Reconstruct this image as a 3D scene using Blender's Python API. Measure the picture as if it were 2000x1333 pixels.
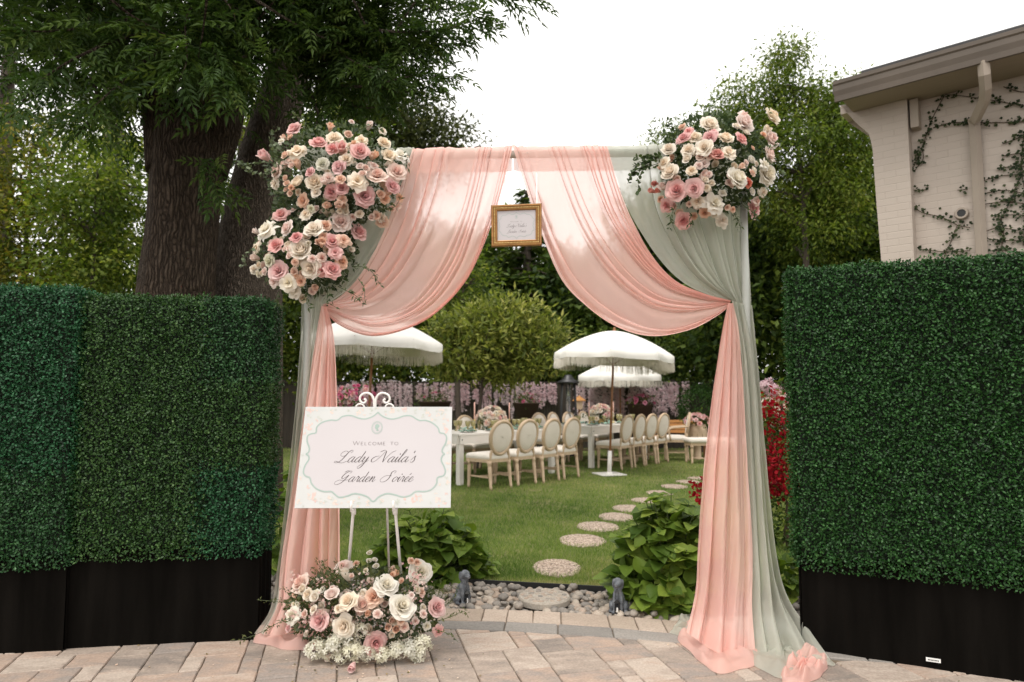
import bpy, math, random
import numpy as np
from mathutils import Vector, Matrix

for o in list(bpy.data.objects):
    bpy.data.objects.remove(o, do_unlink=True)
scene = bpy.context.scene
col = scene.collection
random.seed(7)
RNG = np.random.default_rng(11)
PI = math.pi

# ------------------------------------------------------------------ camera
CAM_H = 1.35
FPX = 1333.3           # focal length in pixels of a 2000 px wide picture
HORIZON = 770.0
PITCH = math.atan((HORIZON - 666.5) / FPX)
cam_data = bpy.data.cameras.new('camera')
cam_data.sensor_width = 36.0
cam_data.lens = 24.0
cam_data.clip_start = 0.05
cam_data.clip_end = 2000.0
cam_data.dof.use_dof = True
cam_data.dof.focus_distance = 3.75
cam_data.dof.aperture_fstop = 2.4
cam = bpy.data.objects.new('camera', cam_data)
cam.location = (0, 0, CAM_H)
cam.rotation_euler = (PI / 2 + PITCH, 0, 0)
col.objects.link(cam)
scene.camera = cam

# ------------------------------------------------------------------ overcast sky
SUN_EL, SUN_AZ = math.radians(62), math.radians(205)
world = bpy.data.worlds.new('World')
scene.world = world
world.use_nodes = True
nt = world.node_tree
nt.nodes.clear()
wo = nt.nodes.new('ShaderNodeOutputWorld')
bg = nt.nodes.new('ShaderNodeBackground')
sky = nt.nodes.new('ShaderNodeTexSky')
sky.sky_type = 'NISHITA'
sky.sun_disc = False
sky.sun_elevation = SUN_EL
sky.sun_rotation = SUN_AZ
hs = nt.nodes.new('ShaderNodeHueSaturation')
hs.inputs['Saturation'].default_value = 0.06
hs.inputs['Value'].default_value = 1.0
mixw = nt.nodes.new('ShaderNodeMixRGB')
mixw.inputs[0].default_value = 0.78
tcw = nt.nodes.new('ShaderNodeTexCoord')
nzw = nt.nodes.new('ShaderNodeTexNoise')
nzw.inputs['Scale'].default_value = 2.2
nzw.inputs['Detail'].default_value = 5.0
rmw = nt.nodes.new('ShaderNodeValToRGB')
rmw.color_ramp.elements[0].position = 0.3
rmw.color_ramp.elements[0].color = (8.6, 8.45, 8.2, 1)
rmw.color_ramp.elements[1].position = 0.7
rmw.color_ramp.elements[1].color = (10.4, 10.15, 9.7, 1)
nt.links.new(tcw.outputs['Generated'], nzw.inputs['Vector'])
nt.links.new(nzw.outputs['Fac'], rmw.inputs['Fac'])
nt.links.new(sky.outputs[0], hs.inputs['Color'])
nt.links.new(hs.outputs[0], mixw.inputs[1])
nt.links.new(rmw.outputs[0], mixw.inputs[2])
nt.links.new(mixw.outputs[0], bg.inputs['Color'])
bg.inputs['Strength'].default_value = 0.14
nt.links.new(bg.outputs[0], wo.inputs[0])

sun_data = bpy.data.lights.new('sun', 'SUN')
sun_data.energy = 1.4
sun_data.angle = math.radians(25)
sun_data.color = (1.0, 0.95, 0.88)
sun = bpy.data.objects.new('sun', sun_data)
# behind the camera, a little to the left, high behind cloud
sd = Vector((-0.35, -0.55, 1.35)).normalized()
sun.rotation_euler = sd.to_track_quat('Z', 'Y').to_euler()
sky.sun_elevation = math.asin(sd.z)
sky.sun_rotation = math.atan2(sd.x, sd.y)
col.objects.link(sun)

scene.view_settings.view_transform = 'Standard'
scene.view_settings.look = 'None'
scene.view_settings.exposure = 0.58
scene.view_settings.gamma = 1.0
scene.view_settings.use_curve_mapping = False
try:
    scene.cycles.transparent_max_bounces = 24
    scene.cycles.max_bounces = 8
    scene.cycles.diffuse_bounces = 4
    scene.cycles.transmission_bounces = 6
except Exception:
    pass

# ------------------------------------------------------------------ survey helpers (where things stand)
CF = Vector((0, math.cos(PITCH), math.sin(PITCH)))
CU = Vector((0, -math.sin(PITCH), math.cos(PITCH)))
def ray(px, py):
    return CF + Vector((1, 0, 0)) * ((px - 1000) / FPX) + CU * ((666.5 - py) / FPX)
def at(px, py, Y):
    d = ray(px, py)
    return Vector((0, 0, CAM_H)) + d * (Y / d.y)
def gnd(px, py, z=0.0):
    d = ray(px, py)
    return Vector((0, 0, CAM_H)) + d * ((z - CAM_H) / d.z)

# ------------------------------------------------------------------ mesh helpers
def arr(v):
    return np.asarray(v, dtype=np.float64)

class MB:
    """collects vertices, faces and a per-vertex tint value"""
    def __init__(s):
        s.v = []; s.f = []; s.t = []; s.n = 0
    def add(s, V, F, var=0.5, M=None, loc=None):
        V = arr(V)
        if M is not None:
            V = V @ arr(M).T
        if loc is not None:
            V = V + arr(loc)
        if not isinstance(F, list) or (len(F) and not hasattr(F[0], '__len__')):
            F = [F]
        groups = []
        if len(F) and isinstance(F[0], np.ndarray) and F[0].ndim == 2:
            groups = F
        else:
            byn = {}
            for f in F:
                byn.setdefault(len(f), []).append(f)
            groups = [np.array(g, dtype=np.int64) for g in byn.values()]
        for g in groups:
            if len(g):
                s.f.append(g + s.n)
        s.v.append(V)
        t = np.full(len(V), var, dtype=np.float32) if np.isscalar(var) else np.asarray(var, dtype=np.float32)
        s.t.append(t)
        s.n += len(V)
        return s
    def geo(s):
        return np.concatenate(s.v), s.f, np.concatenate(s.t)

def make_mesh(name, V, groups, var=None, smooth=False):
    me = bpy.data.meshes.new(name)
    V = np.asarray(V, dtype=np.float32)
    me.vertices.add(len(V))
    me.vertices.foreach_set('co', V.ravel())
    loops = np.concatenate([g.ravel() for g in groups]).astype(np.int32)
    totals = np.concatenate([np.full(len(g), g.shape[1], dtype=np.int32) for g in groups])
    starts = np.concatenate([[0], np.cumsum(totals)[:-1]]).astype(np.int32)
    me.loops.add(len(loops))
    me.loops.foreach_set('vertex_index', loops)
    me.polygons.add(len(totals))
    me.polygons.foreach_set('loop_start', starts)
    me.polygons.foreach_set('use_smooth', np.full(len(totals), bool(smooth), dtype=bool))
    if var is not None:
        a = me.attributes.new('var', 'FLOAT', 'POINT')
        a.data.foreach_set('value', np.asarray(var, dtype=np.float32))
    me.update(calc_edges=True)
    return me

ORG = {}
def tag(o, label=None, cat=None, group=None, kind=None):
    if label: o['label'] = label
    if cat: o['category'] = cat
    if group: o['group'] = group
    if kind: o['kind'] = kind
    return o
def thing(name, label, cat, loc=(0, 0, 0), rotz=0.0, group=None):
    o = bpy.data.objects.new(name, None)
    o.empty_display_size = 0.1
    o.location = loc
    o.rotation_euler = (0, 0, rotz)
    col.objects.link(o)
    ORG[o] = Vector(loc)
    return tag(o, label, cat, group)
def link_obj(name, me, mat=None, parent=None):
    o = bpy.data.objects.new(name, me)
    col.objects.link(o)
    if mat is not None and len(me.materials) == 0:
        me.materials.append(mat)
    if parent is not None:
        o.parent = parent
    return o
def obj(name, mb, mat, parent=None, smooth=False, world=True):
    """one mesh object; world=True: vertices are world coordinates"""
    V, F, T = mb.geo()
    org = Vector((0, 0, 0))
    if parent is not None and world:
        org = ORG.get(parent, Vector((0, 0, 0)))
        V = V - arr(org)
    me = make_mesh(name, V, F, T, smooth)
    o = link_obj(name, me, mat, parent)
    ORG[o] = org
    return o
def copy_tree(o, parent=None):
    c = o.copy()
    col.objects.link(c)
    if parent is not None:
        c.parent = parent
    for ch in o.children:
        copy_tree(ch, c)
    return c

# primitive shapes ------------------------------------------------------------
def box(cx, cy, cz, sx, sy, sz):
    x, y, z = sx / 2, sy / 2, sz / 2
    V = arr([(-x,-y,-z),(x,-y,-z),(x,y,-z),(-x,y,-z),(-x,-y,z),(x,-y,z),(x,y,z),(-x,y,z)]) + arr((cx, cy, cz))
    F = [np.array([(0,3,2,1),(4,5,6,7),(0,1,5,4),(1,2,6,5),(2,3,7,6),(3,0,4,7)])]
    return V, F
def bevbox(cx, cy, cz, sx, sy, sz, b):
    """box with chamfered upright and top edges"""
    def ring(x, y, z, c):
        return [(-x+c,-y,z),(x-c,-y,z),(x,-y+c,z),(x,y-c,z),(x-c,y,z),(-x+c,y,z),(-x,y-c,z),(-x,-y+c,z)]
    x, y, z = sx/2, sy/2, sz/2
    R = [ring(x-b, y-b, -z, b*.6), ring(x, y, -z+b, b), ring(x, y, z-b, b), ring(x-b, y-b, z, b*.6)]
    V = arr([p for r in R for p in r]) + arr((cx, cy, cz))
    q = []
    for k in range(3):
        for i in range(8):
            j = (i+1) % 8
            q.append((k*8+i, k*8+j, k*8+8+j, k*8+8+i))
    F = [np.array(q), np.array([tuple(range(7,-1,-1)), tuple(range(24,32))])]
    return V, F
def smooth_path(pts, n):
    """Catmull-Rom through pts (k,d), n samples, evenly by chord"""
    P = arr(pts)
    if len(P) == 2:
        t = np.linspace(0, 1, n)[:, None]
        return P[0]*(1-t) + P[1]*t
    Q = np.vstack([2*P[0]-P[1], P, 2*P[-1]-P[-2]])
    out = []
    m = 24
    for i in range(len(P)-1):
        p0, p1, p2, p3 = Q[i], Q[i+1], Q[i+2], Q[i+3]
        t = np.linspace(0, 1, m, endpoint=(i == len(P)-2))[:, None]
        out.append(0.5*((2*p1)+(-p0+p2)*t+(2*p0-5*p1+4*p2-p3)*t**2+(-p0+3*p1-3*p2+p3)*t**3))
    C = np.concatenate(out)
    d = np.concatenate([[0], np.cumsum(np.linalg.norm(np.diff(C[:, :], axis=0), axis=1))])
    s = np.linspace(0, d[-1], n)
    return np.stack([np.interp(s, d, C[:, k]) for k in range(C.shape[1])], axis=1)
def tube(pts, rad, n=8, cap=True, squash=1.0):
    P = arr(pts); m = len(P)
    rad = np.full(m, rad) if np.isscalar(rad) else arr(rad)
    T = np.gradient(P, axis=0)
    T /= np.maximum(np.linalg.norm(T, axis=1, keepdims=True), 1e-9)
    up = arr((0, 0, 1.0)) if abs(T[0][2]) < 0.9 else arr((0, 1.0, 0))
    N = np.cross(T[0], up); N /= np.linalg.norm(N)
    V = []
    a = np.linspace(0, 2*PI, n, endpoint=False)
    for i in range(m):
        N = N - T[i]*np.dot(N, T[i]); N /= max(np.linalg.norm(N), 1e-9)
        B = np.cross(T[i], N)
        V.append(P[i] + rad[i]*(np.cos(a)[:, None]*N + squash*np.sin(a)[:, None]*B))
    V = np.concatenate(V)
    i = np.arange(m-1)[:, None]*n; j = np.arange(n)[None, :]; k = (j+1) % n
    q = np.stack([i+j, i+k, i+n+k, i+n+j], axis=-1).reshape(-1, 4)
    F = [q]
    if cap:
        F.append(np.array([list(range(n-1, -1, -1)), list(range((m-1)*n, m*n))]))
    return V, F
def lathe(prof, n=16, cx=0.0, cy=0.0, cz=0.0, sy=1.0):
    prof = arr(prof); m = len(prof)
    a = np.linspace(0, 2*PI, n, endpoint=False)
    V = np.stack([np.outer(prof[:, 0], np.cos(a)), np.outer(prof[:, 0], np.sin(a))*sy, np.repeat(prof[:, 1][:, None], n, 1)], -1).reshape(-1, 3)
    V = V + arr((cx, cy, cz))
    i = np.arange(m-1)[:, None]*n; j = np.arange(n)[None, :]; k = (j+1) % n
    q = np.stack([i+j, i+k, i+n+k, i+n+j], axis=-1).reshape(-1, 4)
    F = [q]
    caps = []
    if prof[0, 0] > 1e-5: caps.append(list(range(n-1, -1, -1)))
    if prof[-1, 0] > 1e-5: caps.append(list(range((m-1)*n, m*n)))
    if caps: F.append(np.array(caps))
    return V, F
def ellipsoid(c, r, n=12, m=8, M=None):
    th = np.linspace(0.03, PI-0.03, m)
    prof = np.stack([np.sin(th), -np.cos(th)], 1)
    V, F = lathe(prof, n)
    V = V*arr(r)
    if M is not None: V = V @ arr(M).T
    return V+arr(c), F
def grid_faces(nu, nv, wrap=False):
    i = np.arange(nv-1)[:, None]*nu
    j = np.arange(nu if wrap else nu-1)[None, :]
    k = (j+1) % nu
    return np.stack([i+j, i+k, i+nu+k, i+nu+j], -1).reshape(-1, 4)
def rotz(a):
    c, s = math.cos(a), math.sin(a)
    return arr([[c,-s,0],[s,c,0],[0,0,1]])
def rotx(a):
    c, s = math.cos(a), math.sin(a)
    return arr([[1,0,0],[0,c,-s],[0,s,c]])
def roty(a):
    c, s = math.cos(a), math.sin(a)
    return arr([[c,0,s],[0,1,0],[-s,0,c]])

# scattering -------------------------------------------------------------------
def unit(v):
    return v/np.maximum(np.linalg.norm(v, axis=-1, keepdims=True), 1e-9)
def frames(ydir, nrm):
    Y = unit(ydir); X = unit(np.cross(Y, nrm)); Z = np.cross(X, Y)
    return np.stack([X, Y, Z], axis=-1)
def scatter(mb, tv, tf, M, T, scale, var):
    tv = arr(tv); K = len(T)
    sc = np.full((K, 3), scale) if np.isscalar(scale) else (scale if scale.ndim == 2 else np.repeat(scale[:, None], 3, 1))
    L = tv[None]*sc[:, None, :]
    V = np.einsum('kij,knj->kni', M, L)+T[:, None, :]
    n = len(tv)
    off = (np.arange(K)*n)[:, None, None]
    F = [(np.asarray(g)[None]+off).reshape(-1, np.asarray(g).shape[1]) for g in tf]
    mb.add(V.reshape(-1, 3), F, np.repeat(np.asarray(var, dtype=np.float32), n))
def rnd_dirs(K, rng=RNG):
    return unit(rng.normal(size=(K, 3)))
# leaf of two folded halves; length 1 along +Y
LEAF2 = (arr([(0,0,0),(-.5,.45,.10),(0,1,-.05),(.5,.45,.10)]), [np.array([(0,2,1),(0,3,2)])])
LEAF_LONG = (arr([(0,0,0),(-.5,.38,.06),(0,1,-.14),(.5,.38,.06),(0,.45,-.02)]), [np.array([(0,4,1),(1,4,2),(0,3,4),(3,2,4)])])
def round_leaf():
    V = [(0,0,0)]
    for a in (-150,-100,-50,0,50,100,150):
        V.append((math.sin(math.radians(a))*.5, .5+.5*math.cos(math.radians(a)), .05*abs(math.sin(math.radians(a)))))
    return arr(V), [np.array([(0,i+1,i) for i in range(1,7)])]
LEAF_ROUND = round_leaf()

# ------------------------------------------------------------------ materials
MATS = {}
def new_mat(name):
    m = bpy.data.materials.new(name); m.use_nodes = True
    m.node_tree.nodes.clear()
    return m, m.node_tree
def N(t, typ, **kw):
    n = t.nodes.new(typ)
    for k, v in kw.items():
        setattr(n, k, v)
    return n
def ramp(t, cols, pos=None, interp='LINEAR'):
    r = N(t, 'ShaderNodeValToRGB')
    e = r.color_ramp.elements
    r.color_ramp.interpolation = interp
    while len(e) < len(cols): e.new(0.5)
    for i, c in enumerate(cols):
        e[i].position = pos[i] if pos else i/(len(cols)-1)
        e[i].color = (*c, 1)
    return r
def mat(name, cols, rough=0.6, scale=8.0, detail=4.0, bump=0.0, bump_scale=None, spec=0.4, metal=0.0,
        source='noise', jitter=0.0, coord='Object', stretch=(1,1,1), sheen=0.0, bump_dist=0.02):
    """principled surface; colour = ramp over noise / tint attribute / per-object random"""
    if not hasattr(cols[0], '__len__'): cols = [cols, tuple(c*.9 for c in cols)]
    m, t = new_mat(name)
    out = N(t, 'ShaderNodeOutputMaterial'); b = N(t, 'ShaderNodeBsdfPrincipled')
    tc = N(t, 'ShaderNodeTexCoord')
    mp = N(t, 'ShaderNodeMapping'); mp.inputs['Scale'].default_value = stretch
    t.links.new(tc.outputs[coord], mp.inputs['Vector'])
    nz = N(t, 'ShaderNodeTexNoise'); nz.inputs['Scale'].default_value = scale; nz.inputs['Detail'].default_value = detail
    t.links.new(mp.outputs[0], nz.inputs['Vector'])
    r = ramp(t, cols, pos=None if source != 'noise' else [0.3+0.4*i/(len(cols)-1) for i in range(len(cols))])
    if source == 'noise':
        t.links.new(nz.outputs['Fac'], r.inputs['Fac'])
    else:
        if source == 'var':
            s = N(t, 'ShaderNodeAttribute', attribute_name='var'); so = s.outputs['Fac']
        else:
            s = N(t, 'ShaderNodeObjectInfo'); so = s.outputs['Random']
        ma = N(t, 'ShaderNodeMath', operation='MULTIPLY_ADD'); ma.inputs[1].default_value = jitter
        mb_ = N(t, 'ShaderNodeMath', operation='ADD')
        sub = N(t, 'ShaderNodeMath', operation='SUBTRACT'); sub.inputs[1].default_value = 0.5
        t.links.new(nz.outputs['Fac'], sub.inputs[0])
        t.links.new(sub.outputs[0], ma.inputs[0])
        t.links.new(so, ma.inputs[2])
        t.links.new(ma.outputs[0], r.inputs['Fac'])
    t.links.new(r.outputs[0], b.inputs['Base Color'])
    b.inputs['Roughness'].default_value = rough
    b.inputs['Metallic'].default_value = metal
    b.inputs['Specular IOR Level'].default_value = spec
    if sheen: b.inputs['Sheen Weight'].default_value = sheen
    if bump:
        bz = N(t, 'ShaderNodeTexNoise'); bz.inputs['Scale'].default_value = bump_scale or scale*4; bz.inputs['Detail'].default_value = 6
        t.links.new(mp.outputs[0], bz.inputs['Vector'])
        bn = N(t, 'ShaderNodeBump'); bn.inputs['Strength'].default_value = bump; bn.inputs['Distance'].default_value = bump_dist
        t.links.new(bz.outputs['Fac'], bn.inputs['Height'])
        t.links.new(bn.outputs[0], b.inputs['Normal'])
    t.links.new(b.outputs[0], out.inputs[0])
    MATS[name] = m
    return m
def leafmat(name, cols, trans=0.3, rough=0.55, spec=0.2, tcol=1.3, pos=None):
    m, t = new_mat(name)
    out = N(t, 'ShaderNodeOutputMaterial'); b = N(t, 'ShaderNodeBsdfPrincipled')
    s = N(t, 'ShaderNodeAttribute', attribute_name='var')
    r = ramp(t, cols, pos)
    t.links.new(s.outputs['Fac'], r.inputs['Fac'])
    t.links.new(r.outputs[0], b.inputs['Base Color'])
    b.inputs['Roughness'].default_value = rough
    b.inputs['Specular IOR Level'].default_value = spec
    tr = N(t, 'ShaderNodeBsdfTranslucent')
    mc = N(t, 'ShaderNodeMixRGB', blend_type='MULTIPLY'); mc.inputs[0].default_value = 1
    mc.inputs[2].default_value = (tcol*1.1, tcol*1.2, tcol*0.6, 1)
    t.links.new(r.outputs[0], mc.inputs[1]); t.links.new(mc.outputs[0], tr.inputs[0])
    mx = N(t, 'ShaderNodeMixShader'); mx.inputs[0].default_value = trans
    t.links.new(b.outputs[0], mx.inputs[1]); t.links.new(tr.outputs[0], mx.inputs[2])
    t.links.new(mx.outputs[0], out.inputs[0])
    MATS[name] = m
    return m
def petalmat(name, inner, outer, trans=0.38):
    m, t = new_mat(name)
    out = N(t, 'ShaderNodeOutputMaterial'); b = N(t, 'ShaderNodeBsdfPrincipled')
    s = N(t, 'ShaderNodeAttribute', attribute_name='var')
    oi = N(t, 'ShaderNodeObjectInfo')
    r = ramp(t, [inner, outer], [0.05, 0.85])
    t.links.new(s.outputs['Fac'], r.inputs['Fac'])
    hv = N(t, 'ShaderNodeHueSaturation')
    mr = N(t, 'ShaderNodeMapRange'); mr.inputs[3].default_value = 0.8; mr.inputs[4].default_value = 1.25
    t.links.new(oi.outputs['Random'], mr.inputs[0]); t.links.new(mr.outputs[0], hv.inputs['Saturation'])
    t.links.new(r.outputs[0], hv.inputs['Color'])
    t.links.new(hv.outputs[0], b.inputs['Base Color'])
    b.inputs['Roughness'].default_value = 0.65
    b.inputs['Specular IOR Level'].default_value = 0.2
    b.inputs['Sheen Weight'].default_value = 0.1
    tr = N(t, 'ShaderNodeBsdfTranslucent'); t.links.new(hv.outputs[0], tr.inputs[0])
    mx = N(t, 'ShaderNodeMixShader'); mx.inputs[0].default_value = trans
    t.links.new(b.outputs[0], mx.inputs[1]); t.links.new(tr.outputs[0], mx.inputs[2])
    t.links.new(mx.outputs[0], out.inputs[0])
    MATS[name] = m
    return m
def sheermat(name, c1, c2, opacity, weave=900):
    """woven chiffon: part of the light passes between the threads, the rest is scattered both ways"""
    m, t = new_mat(name)
    out = N(t, 'ShaderNodeOutputMaterial')
    tc = N(t, 'ShaderNodeTexCoord')
    nz = N(t, 'ShaderNodeTexNoise'); nz.inputs['Scale'].default_value = 3.0; nz.inputs['Detail'].default_value = 5
    t.links.new(tc.outputs['Object'], nz.inputs['Vector'])
    r = ramp(t, [c1, c2], [0.35, 0.65]); t.links.new(nz.outputs['Fac'], r.inputs['Fac'])
    wv = N(t, 'ShaderNodeTexNoise'); wv.inputs['Scale'].default_value = 110; wv.inputs['Detail'].default_value = 3
    mp = N(t, 'ShaderNodeMapping'); mp.inputs['Scale'].default_value = (1.0, 1.0, 5.0)
    t.links.new(tc.outputs['Object'], mp.inputs['Vector']); t.links.new(mp.outputs[0], wv.inputs['Vector'])
    bn = N(t, 'ShaderNodeBump'); bn.inputs['Strength'].default_value = 0.22; bn.inputs['Distance'].default_value = 0.003
    t.links.new(wv.outputs['Fac'], bn.inputs['Height'])
    cz = N(t, 'ShaderNodeTexNoise'); cz.inputs['Scale'].default_value = 16; cz.inputs['Detail'].default_value = 6; cz.inputs['Distortion'].default_value = 1.2
    mp2 = N(t, 'ShaderNodeMapping'); mp2.inputs['Scale'].default_value = (1.6, 1.6, .5)
    t.links.new(tc.outputs['Object'], mp2.inputs['Vector']); t.links.new(mp2.outputs[0], cz.inputs['Vector'])
    b2 = N(t, 'ShaderNodeBump'); b2.inputs['Strength'].default_value = 0.35; b2.inputs['Distance'].default_value = 0.012
    t.links.new(cz.outputs['Fac'], b2.inputs['Height']); t.links.new(b2.outputs[0], bn.inputs['Normal'])
    df = N(t, 'ShaderNodeBsdfDiffuse'); tl = N(t, 'ShaderNodeBsdfTranslucent'); tp = N(t, 'ShaderNodeBsdfTransparent')
    t.links.new(r.outputs[0], df.inputs[0]); t.links.new(r.outputs[0], tl.inputs[0])
    t.links.new(bn.outputs[0], df.inputs['Normal'])
    m1 = N(t, 'ShaderNodeMixShader'); m1.inputs[0].default_value = 0.45
    t.links.new(df.outputs[0], m1.inputs[1]); t.links.new(tl.outputs[0], m1.inputs[2])
    m2 = N(t, 'ShaderNodeMixShader')
    mr = N(t, 'ShaderNodeMapRange'); mr.inputs[1].default_value = 0.3; mr.inputs[2].default_value = 0.7
    mr.inputs[3].default_value = opacity-0.06; mr.inputs[4].default_value = opacity+0.06
    t.links.new(wv.outputs['Fac'], mr.inputs[0]); t.links.new(mr.outputs[0], m2.inputs[0])
    # between the threads the view is slightly diffused
    rf = N(t, 'ShaderNodeBsdfRefraction'); rf.inputs['IOR'].default_value = 1.045; rf.inputs['Roughness'].default_value = 0.42
    m3 = N(t, 'ShaderNodeMixShader'); m3.inputs[0].default_value = 0.72
    t.links.new(tp.outputs[0], m3.inputs[1]); t.links.new(rf.outputs[0], m3.inputs[2])
    t.links.new(m3.outputs[0], m2.inputs[1]); t.links.new(m1.outputs[0], m2.inputs[2])
    t.links.new(m2.outputs[0], out.inputs[0])
    MATS[name] = m
    return m

# ================================================================== SETTING
# ------------------------------------------------------------------ ground sheet
m_soil = mat('soil', [(.035,.028,.02),(.07,.052,.036)], rough=.95, scale=3, bump=.4, spec=.1)
mb = MB()
mb.add(arr([(-400,-60,-.07),(400,-60,-.07),(400,700,-.07),(-400,700,-.07)]), [np.array([(0,1,2,3)])])
tag(obj('ground', mb, m_soil), kind='structure')

# ------------------------------------------------------------------ patio of cut pavers with a curved border
def fit(pts):
    P = [gnd(*p) for p in pts]
    return np.poly1d(np.polyfit([p.x for p in P], [p.y for p in P], 2))
edge_top = fit([(880,1188),(937,1190),(1073,1196),(1170,1200),(1270,1208),(1340,1216)])
edge_mid = fit([(880,1212),(931,1214),(1070,1220),(1167,1223),(1270,1232),(1340,1241)])
edge_low = fit([(880,1229),(970,1232),(1058,1237),(1209,1246),(1327,1256)])
def fix(pl, y_left):
    # beyond the visible stretch the curve goes on gently
    def f(x):
        x = np.asarray(x, dtype=float)
        xc = np.clip(x, -1.0, 1.6)
        return pl(xc)+pl.deriv()(xc)*(x-xc)*0.6
    return f
edge_top, edge_mid, edge_low = fix(edge_top,0), fix(edge_mid,0), fix(edge_low,0)

def stonemat(name, cols, rough=.85, bump=.5):
    """weathered cut stone: each stone its own tone, soft clouds, grain"""
    m, t = new_mat(name)
    out = N(t,'ShaderNodeOutputMaterial'); b = N(t,'ShaderNodeBsdfPrincipled')
    oi = N(t,'ShaderNodeObjectInfo'); tc = N(t,'ShaderNodeTexCoord')
    av = N(t,'ShaderNodeVectorMath', operation='ADD')
    sc = N(t,'ShaderNodeVectorMath', operation='SCALE'); sc.inputs['Scale'].default_value = 37
    cmb = N(t,'ShaderNodeCombineXYZ')
    for i in range(3): t.links.new(oi.outputs['Random'], cmb.inputs[i])
    t.links.new(cmb.outputs[0], sc.inputs[0]); t.links.new(sc.outputs[0], av.inputs[0]); t.links.new(tc.outputs['Object'], av.inputs[1])
    n1 = N(t,'ShaderNodeTexNoise'); n1.inputs['Scale'].default_value = 5; n1.inputs['Detail'].default_value = 6; n1.inputs['Roughness'].default_value = .62
    mp = N(t,'ShaderNodeMapping'); mp.inputs['Scale'].default_value = (1,2.2,1); mp.inputs['Rotation'].default_value = (0,0,.5)
    t.links.new(av.outputs[0], mp.inputs[0]); t.links.new(mp.outputs[0], n1.inputs['Vector'])
    ma = N(t,'ShaderNodeMath', operation='MULTIPLY_ADD'); ma.inputs[1].default_value = 1.1; ma.inputs[2].default_value = -.55
    ad = N(t,'ShaderNodeMath', operation='ADD')
    t.links.new(n1.outputs['Fac'], ma.inputs[0]); t.links.new(ma.outputs[0], ad.inputs[0]); t.links.new(oi.outputs['Random'], ad.inputs[1])
    r = ramp(t, cols); t.links.new(ad.outputs[0], r.inputs['Fac'])
    n2 = N(t,'ShaderNodeTexNoise'); n2.inputs['Scale'].default_value = 90; n2.inputs['Detail'].default_value = 4
    t.links.new(av.outputs[0], n2.inputs['Vector'])
    mxr = N(t,'ShaderNodeMapRange'); mxr.inputs[1].default_value=.3; mxr.inputs[2].default_value=.7; mxr.inputs[3].default_value=.82; mxr.inputs[4].default_value=1.12
    t.links.new(n2.outputs['Fac'], mxr.inputs[0])
    vm = N(t,'ShaderNodeVectorMath', operation='SCALE'); t.links.new(r.outputs[0], vm.inputs[0]); t.links.new(mxr.outputs[0], vm.inputs['Scale'])
    t.links.new(vm.outputs[0], b.inputs['Base Color'])
    b.inputs['Roughness'].default_value = rough; b.inputs['Specular IOR Level'].default_value = .25
    hm = N(t,'ShaderNodeMath', operation='MULTIPLY_ADD'); hm.inputs[1].default_value = .35
    t.links.new(n2.outputs['Fac'], hm.inputs[0]); t.links.new(n1.outputs['Fac'], hm.inputs[2])
    bn = N(t,'ShaderNodeBump'); bn.inputs['Strength'].default_value = bump; bn.inputs['Distance'].default_value = .008
    t.links.new(hm.outputs[0], bn.inputs['Height']); t.links.new(bn.outputs[0], b.inputs['Normal'])
    t.links.new(b.outputs[0], out.inputs[0])
    return m
m_joint = mat('joint_sand', [(.14,.11,.08),(.24,.19,.14)], rough=.95, scale=40, spec=.1)
m_paver = stonemat('paver_stone', [(.225,.19,.165),(.34,.275,.228),(.45,.375,.315),(.385,.285,.225),(.28,.238,.21)])
m_cream = stonemat('border_cream', [(.33,.265,.21),(.39,.31,.25),(.44,.36,.295),(.37,.30,.24)])
m_grey = stonemat('border_grey', [(.19,.175,.16),(.24,.22,.20),(.29,.265,.24)])

xs = np.linspace(-7, 7, 57)
mb = MB()
top = np.stack([xs, edge_top(xs)-.002, np.full_like(xs, -.012)], 1)
bot = np.stack([xs, np.full_like(xs, -3.0), np.full_like(xs, -.012)], 1)
mb.add(np.concatenate([bot, top]), [np.stack([np.arange(56), np.arange(1,57), np.arange(58,114), np.arange(57,113)], 1)])
patio = tag(obj('patio', mb, m_joint), kind='structure')

def stone_poly(mb, poly, h=0.0, thick=.045, joint=.0022, jit=.0017, rng=random):
    """one cut stone from a convex outline (counter-clockwise)"""
    P = [np.array(p, float) for p in poly]
    c = sum(P)/len(P)
    ring = []
    n = len(P)
    for i in range(n):
        a, b = P[i], P[(i+1) % n]
        k = max(1, int(np.linalg.norm(b-a)/.07))
        for j in range(k):
            p = a+(b-a)*(j/k)
            if j == 0:   # slightly rounded corner
                pa = P[i-1]
                ring.append(p+(pa-p)/max(np.linalg.norm(pa-p),1e-6)*.006+(rng.uniform(-jit,jit), rng.uniform(-jit,jit)))
                ring.append(p+(b-a)/max(np.linalg.norm(b-a),1e-6)*.006+(rng.uniform(-jit,jit), rng.uniform(-jit,jit)))
            else:
                ring.append(p+(rng.uniform(-jit,jit), rng.uniform(-jit,jit)))
    R = np.array(ring)
    def inset(d):
        v = R-c; L = np.linalg.norm(v, axis=1, keepdims=True)
        return c+v*(1-d*1.2/np.maximum(L,.02))
    m = len(R)
    tx, ty = rng.uniform(-.006,.006), rng.uniform(-.006,.006)
    def lay(Q, z):
        zz = z+h+(Q[:,0]-c[0])*tx+(Q[:,1]-c[1])*ty
        return np.column_stack([Q, zz])
    V = np.concatenate([lay(inset(joint), -thick), lay(inset(joint), -.006), lay(inset(joint+.0045), 0)])
    q = [(k*m+i, k*m+(i+1)%m, (k+1)*m+(i+1)%m, (k+1)*m+i) for k in range(2) for i in range(m)]
    mb.add(V, [np.array(q), np.array([tuple(range(2*m, 3*m))])])
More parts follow.
